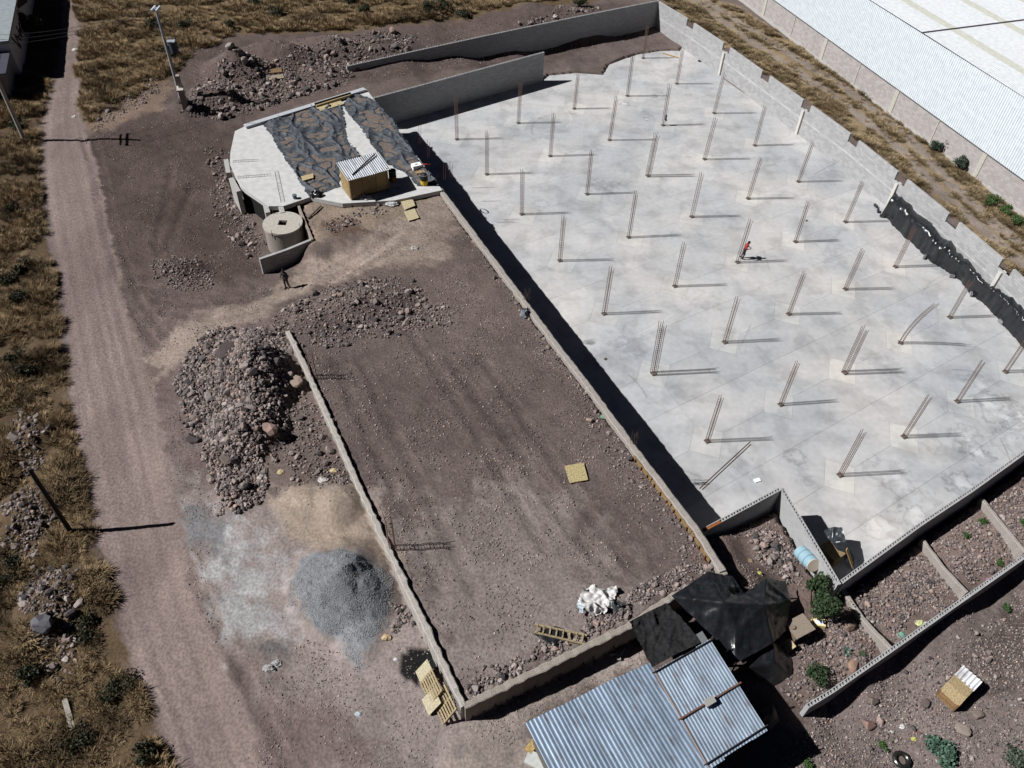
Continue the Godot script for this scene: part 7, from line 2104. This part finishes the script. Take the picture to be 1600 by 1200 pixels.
	# covered heap in the floor's corner
	var hp := [Vector3(17.90, 1.00, -25.75), Vector3(18.32, 1.50, -25.74), Vector3(18.77, 1.60, -25.65), Vector3(18.80, 1.50, -24.80), Vector3(20.11, 0.05, -24.13), Vector3(19.60, 0.05, -23.82), Vector3(18.82, 0.60, -24.30), Vector3(18.13, 1.20, -24.88)]
	var heap := thing("covered_heap", "dark plastic draped over a heap in the corner of the concrete floor", "tarpaulin", Vector3(hp[3].x, 0, hp[3].z))
	put(canopy(hp, [[0, 1, 7], [1, 2, 7], [2, 3, 7], [3, 6, 7], [3, 4, 6], [4, 5, 6]], 10, 0.08, lin(0.035, 0.042, 0.05), M.plastic), "cover", heap, -heap.position)
	b = MB.new(); b.col = seen(150, 130, 100)
	b.box(Transform3D(Basis(up, 0.6), hp[3] * Vector3(1, 0, 1) + Vector3(-0.6, 0.45, 0.2)), Vector3(0.9, 0.9, 1.1))
	part(b, "stacked_goods", M.wood, heap, -heap.position)
	b = MB.new(); b.col = seen(196, 160, 110)
	b.bar(Vector3(18.80, 1.30, -24.44), Vector3(19.44, 0.15, -24.04), 0.22, 0.04)
	one(b, "leaning_plank", M.wood, "plank leaning on the covered heap in the corner", "plank")
	# garden corner: barrel, box, hearth
	var bp := Vector3(15.91, 1.54, -23.11)
	o = thing("blue_barrel", "faded blue barrel tipped against the block wall among the rocks", "barrel", bp)
	o.rotation = Vector3(1.15, 0.25, 0.0); o.scale = Vector3.ONE * 1.35; o.position += Vector3(0, 0.42, -0.6)
	b = MB.new(); b.col = seen(136, 164, 176)
	b.tube(Vector3(0, 0, 0), Vector3(0, 0.5, 0), 0.29, 0.31, 18, false); b.tube(Vector3(0, 0.5, 0), Vector3(0, 0.95, 0), 0.31, 0.28, 18, false)
	part(b, "barrel_shell", M.paint, o)
	b = MB.new(); b.col = seen(200, 186, 170)
	b.prism(circle(0.285, 18), 0.94, 0.965)
	part(b, "barrel_lid", M.paint, o)
	for y in [0.3, 0.65]:
		b = MB.new(); b.col = seen(116, 144, 156)
		b.tube(Vector3(0, y, 0), Vector3(0, y + 0.03, 0), 0.318, 0.318, 18, false)
		part(b, "hoop", M.paint, o)
	var hq := on(Vector2(14.82, -19.21))
	o = thing("brick_hearth", "square brick hearth with a flat slab top beside the black plastic tent", "hearth", hq, 0.5)
	b = MB.new(); b.col = seen(160, 147, 132)
	b.box(Transform3D(Basis(), Vector3(0, 0.75, 0)), Vector3(1.15, 0.12, 0.95))
	part(b, "slab_top", M.rough_concrete, o)
	for s in [-1, 1]:
		b = MB.new(); b.col = seen(130, 112, 98)
		b.box(Transform3D(Basis(), Vector3(s * 0.46, 0.33, 0)), Vector3(0.18, 0.72, 0.8))
		part(b, "side_wall", M.rough_concrete, o)
	b = MB.new(); b.col = seen(150, 134, 118)
	b.prism(circle(0.13, 14), 0.81, 0.9)
	part(b, "round_plate", M.rough_concrete, o, Vector3(-0.42, 0, -0.1))
	b = MB.new(); b.col = seen(190, 172, 140)
	b.box(Transform3D(Basis(Vector3(0, 0, 1), 0.6), Vector3(-0.9, 0.2, 0.4)), Vector3(0.6, 0.03, 0.5))
	part(b, "loose_board", M.wood, o)
	b = MB.new(); b.col = seen(226, 206, 150)
	b.box(Transform3D(Basis(up, -0.1), Vector3(0, 0.12, 0)), Vector3(0.62, 0.22, 0.4))
	b.col = seen(232, 232, 236)
	b.box(Transform3D(Basis(up, -0.1), Vector3(0.02, 0.235, 0)), Vector3(0.42, 0.02, 0.24))
	b.col = lin(0.05, 0.1, 0.35)
	b.box(Transform3D(Basis(up, -0.1), Vector3(0.1, 0.248, 0.0)), Vector3(0.1, 0.01, 0.16))
	one(b, "carton", M.paint, "small yellow carton with a white and blue face below the leafy bush", "box", on(Vector2(16.10, -19.81)))
	# tin lean-to on the waste ground
	var lx := Vector3(22.05, 0.43, -15.99)
	var ly := Vector3(21.41, 0.50, -16.78)
	var xd := (lx - ly); xd.y = 0
	var W := xd.length()
	xd = xd.normalized()
	var zd := Vector3(-xd.z, 0, xd.x)
	if zd.x < 0: zd = -zd
	o = thing("animal_shelter", "small lean-to of plywood and one corrugated tin sheet on the waste ground", "shelter", ly)
	o.basis = Basis(xd, up, xd.cross(up))
	var zs := 1.0 if o.basis.z.dot(zd) > 0 else -1.0
	for k in 2:
		b = MB.new(); b.col = tone(seen(180, 160, 124), 1.1 - 0.25 * k)
		b.box(Transform3D(Basis(Vector3(1, 0, 0), -0.12 * zs), Vector3(W * 0.5, 0.62 + 0.08 * k, zs * (0.35 + 0.62 * k))), Vector3(W, 0.03, 0.66))
		part(b, "plywood_roof", M.wood, o)
	var ts := put(corrugated(W * 1.02, 0.75, 0.2, 0.03, lin(0.85, 0.87, 0.9)).mesh(M.white_metal), "tin_roof", o, Vector3(0, 0.84, zs * 1.2 if zs > 0 else -1.95))
	ts.rotation.x = -0.1 * zs
	for q in [[0.03, 0.05], [0.97, 0.05], [0.03, 1.9], [0.97, 1.9]]:
		b = MB.new(); b.col = seen(130, 104, 76)
		b.bar(Vector3(W * q[0], -0.1, zs * q[1]), Vector3(W * q[0], 0.6 + 0.1 * q[1], zs * q[1]), 0.08, 0.08, Vector3(1, 0, 0))
		part(b, "post", M.wood, o)
	for k in 4:
		b = MB.new(); b.col = tone(seen(160, 128, 92), rng.randf_range(0.8, 1.1))
		b.box(Transform3D(Basis(), Vector3(W, 0.1 + k * 0.15, zs * 0.95)), Vector3(0.03, 0.13, 1.8))
		part(b, "side_board", M.wood, o)
	for k in 4:
		b = MB.new(); b.col = tone(seen(160, 128, 92), rng.randf_range(0.8, 1.1))
		b.box(Transform3D(Basis(), Vector3(W * 0.5, 0.1 + k * 0.14, 0.03 * zs)), Vector3(W, 0.12, 0.03))
		part(b, "front_board", M.wood, o)
	# tyre
	o = thing("old_tyre", "worn black tyre lying flat on the waste ground", "tyre", on(Vector2(18.87, -13.65), 0.02))
	b = MB.new(); b.col = lin(0.025, 0.024, 0.024)
	for i in 28:
		for j in 10:
			var pt := func(a: int, e: int) -> Vector3:
				var t := TAU * a / 28.0
				var u := TAU * e / 10.0
				var rr := 0.31 + 0.11 * cos(u) * (1.0 + 0.06 * float(a % 2) * float(e < 3 or e > 7))
				return Vector3(cos(t) * rr, 0.12 + 0.12 * sin(u), sin(t) * rr)
			b.quad(pt.call(i, j), pt.call(i + 1, j), pt.call(i + 1, j + 1), pt.call(i, j + 1))
	part(b, "tread", M.plastic, o)
	b = MB.new(); b.col = seen(120, 106, 98)
	b.prism(circle(0.2, 16), 0.0, 0.06)
	part(b, "soil_fill", M.sand, o)
	# litter: each a small crumpled scrap
	for q in [[Vector2(19.39, -15.21), seen(236, 236, 238), 0.22, "white plastic scrap beside the brown boulder"], [Vector2(19.77, -14.66), seen(226, 226, 90), 0.2, "yellow and white food packet on the waste ground"], [Vector2(20.03, -15.00), seen(200, 50, 60), 0.13, "red scrap beside the yellow packet"], [Vector2(18.83, -14.97), seen(226, 220, 214), 0.14, "tiny white scrap near the white plastic"], [Vector2(20.41, -19.59), seen(70, 150, 130), 0.32, "turquoise bag wedged below the garden wall"], [Vector2(21.50, -20.21), seen(226, 230, 150), 0.34, "pale yellow bag among the garden rubble"], [Vector2(21.85, -20.19), seen(216, 222, 224), 0.28, "white bag beside the pale yellow bag"], [Vector2(26.31, -23.19), seen(190, 80, 170), 0.22, "pink rag on the rubble by the outer wall"], [Vector2(15.10, -15.94), seen(150, 168, 186), 0.34, "blue grey cloth hanging over the end of the outer wall"], [Vector2(13.33, -22.13), seen(220, 210, 60), 0.22, "bright yellow bag beside the black plastic tent"], [Vector2(13.07, -22.99), seen(150, 110, 70), 0.25, "brown carton scrap on the soil below the yard walls"], [Vector2(5.40, -31.12), seen(70, 150, 100), 0.25, "green bottle heap beside the retaining wall stones"], [Vector2(6.37, -34.63), seen(230, 230, 226), 0.18, "white cup on the retaining wall edge"], [Vector2(-5.45, -17.35), seen(206, 172, 116), 0.35, "torn brown cardboard near the terrace wall"], [Vector2(-4.86, -16.32), seen(220, 220, 222), 0.18, "white scrap before the ash patch"], [Vector2(-6.23, -13.88), seen(190, 206, 216), 0.25, "clear plastic bottle heap on the lower ground"], [Vector2(-10.71, -15.77), seen(150, 150, 150), 0.4, "broken grey cement chunk on the lower ground"], [Vector2(-10.41, -16.03), seen(160, 160, 160), 0.32, "second cement chunk beside a larger one"], [Vector2(-39.65, -64.60), seen(220, 216, 214), 0.3, "white litter heap at the bend of the road"], [Vector2(-44.75, -77.41), seen(226, 224, 224), 0.5, "white rubble heap at the edge of the road by the field"], [Vector2(-44.37, -67.67), seen(200, 110, 80), 0.35, "orange scrap in the roadside grass"], [Vector2(-44.16, -68.80), seen(206, 200, 196), 0.35, "pale litter in the roadside grass"], [Vector2(-37.59, -50.40), seen(200, 200, 200), 0.3, "white plastic bag in the roadside scrub"], [Vector2(-33.12, -40.51), seen(206, 206, 206), 0.28, "white litter among the dark roadside shrubs"], [Vector2(-7.45, -46.45), seen(196, 190, 186), 0.4, "patch of crushed white plaster on the ramp"], [Vector2(-12.50, -26.54), seen(216, 196, 130), 0.28, "pale yellow scrap beside the rock pile"], [Vector2(-9.64, -26.76), seen(220, 200, 140), 0.3, "crumpled yellow paper against the terrace wall"], [Vector2(-10.08, -26.09), seen(210, 204, 198), 0.4, "pale broken stone beside the crumpled yellow paper"]]:
		var lm := MB.new()
		lump(lm, Vector3(q[2], q[2] * 0.5, q[2] * 0.7) * 0.72, q[1].lerp(seen(190, 188, 184), 0.3), int(absf(q[0].x * 7.0)))
		one(lm, "litter", M.cloth, q[3], "litter", on(q[0], -0.02))

func _ready() -> void:
	# camera: a drone 38.8 m above the concrete floor, looking down at 46 degrees
	var cam := Camera3D.new()
	cam.name = "camera"
	add_child(cam)
	var pitch := 0.8081817
	var roll := 0.0443055
	var fw := Vector3(0, -sin(pitch), -cos(pitch))
	var up := Vector3(0, cos(pitch), -sin(pitch))
	var rt := Vector3.RIGHT * cos(roll) + up * sin(roll)
	var u2 := -Vector3.RIGHT * sin(roll) + up * cos(roll)
	cam.transform = Transform3D(Basis(rt, u2, -fw), Vector3(0, 38.837, 0))
	cam.fov = rad_to_deg(2.0 * atan(600.0 / 1250.0))
	cam.near = 0.5
	cam.far = 2500.0
	# clear sky
	var sky_mat := ProceduralSkyMaterial.new()
	sky_mat.sky_top_color = Color(0.16, 0.3, 0.6)
	sky_mat.sky_horizon_color = Color(0.5, 0.6, 0.75)
	sky_mat.ground_bottom_color = Color(0.2, 0.18, 0.16)
	sky_mat.ground_horizon_color = Color(0.4, 0.4, 0.42)
	sky_mat.sky_curve = 0.12
	sky_mat.sky_energy_multiplier = 0.25
	var sky := Sky.new()
	sky.sky_material = sky_mat
	var env := Environment.new()
	env.background_mode = Environment.BG_SKY
	env.sky = sky
	env.tonemap_mode = Environment.TONE_MAPPER_LINEAR
	env.tonemap_exposure = 1.27
	env.sdfgi_enabled = true
	env.ssao_enabled = true
	env.ssil_enabled = true
	var we := WorldEnvironment.new()
	we.name = "environment"
	we.environment = env
	add_child(we)
	var sun := DirectionalLight3D.new()
	sun.name = "sun"
	sun.light_energy = 1.6
	sun.light_color = Color(1.0, 0.995, 0.99)
	sun.light_angular_distance = 0.5
	sun.shadow_enabled = true
	add_child(sun)
	sun.look_at_from_position(Vector3.ZERO, Vector3(1.0106, -1.0, -0.1254))
	print("materials ", Time.get_ticks_msec())
	make_materials()
	print("ground ", Time.get_ticks_msec())
	build_ground()
	print("floor ", Time.get_ticks_msec())
	build_slab()
	print("walls ", Time.get_ticks_msec())
	build_walls()
	build_cages()
	print("done ", Time.get_ticks_msec())
	build_deck()
	build_tarps()
	build_shed()
	build_warehouse()
	build_white_house()
	build_poles()
	print("things ", Time.get_ticks_msec())
	build_small_things()
	build_people()
	print("people ", Time.get_ticks_msec())
	build_plants()
	print("plants ", Time.get_ticks_msec())
	build_stones()
	print("stones ", Time.get_ticks_msec())
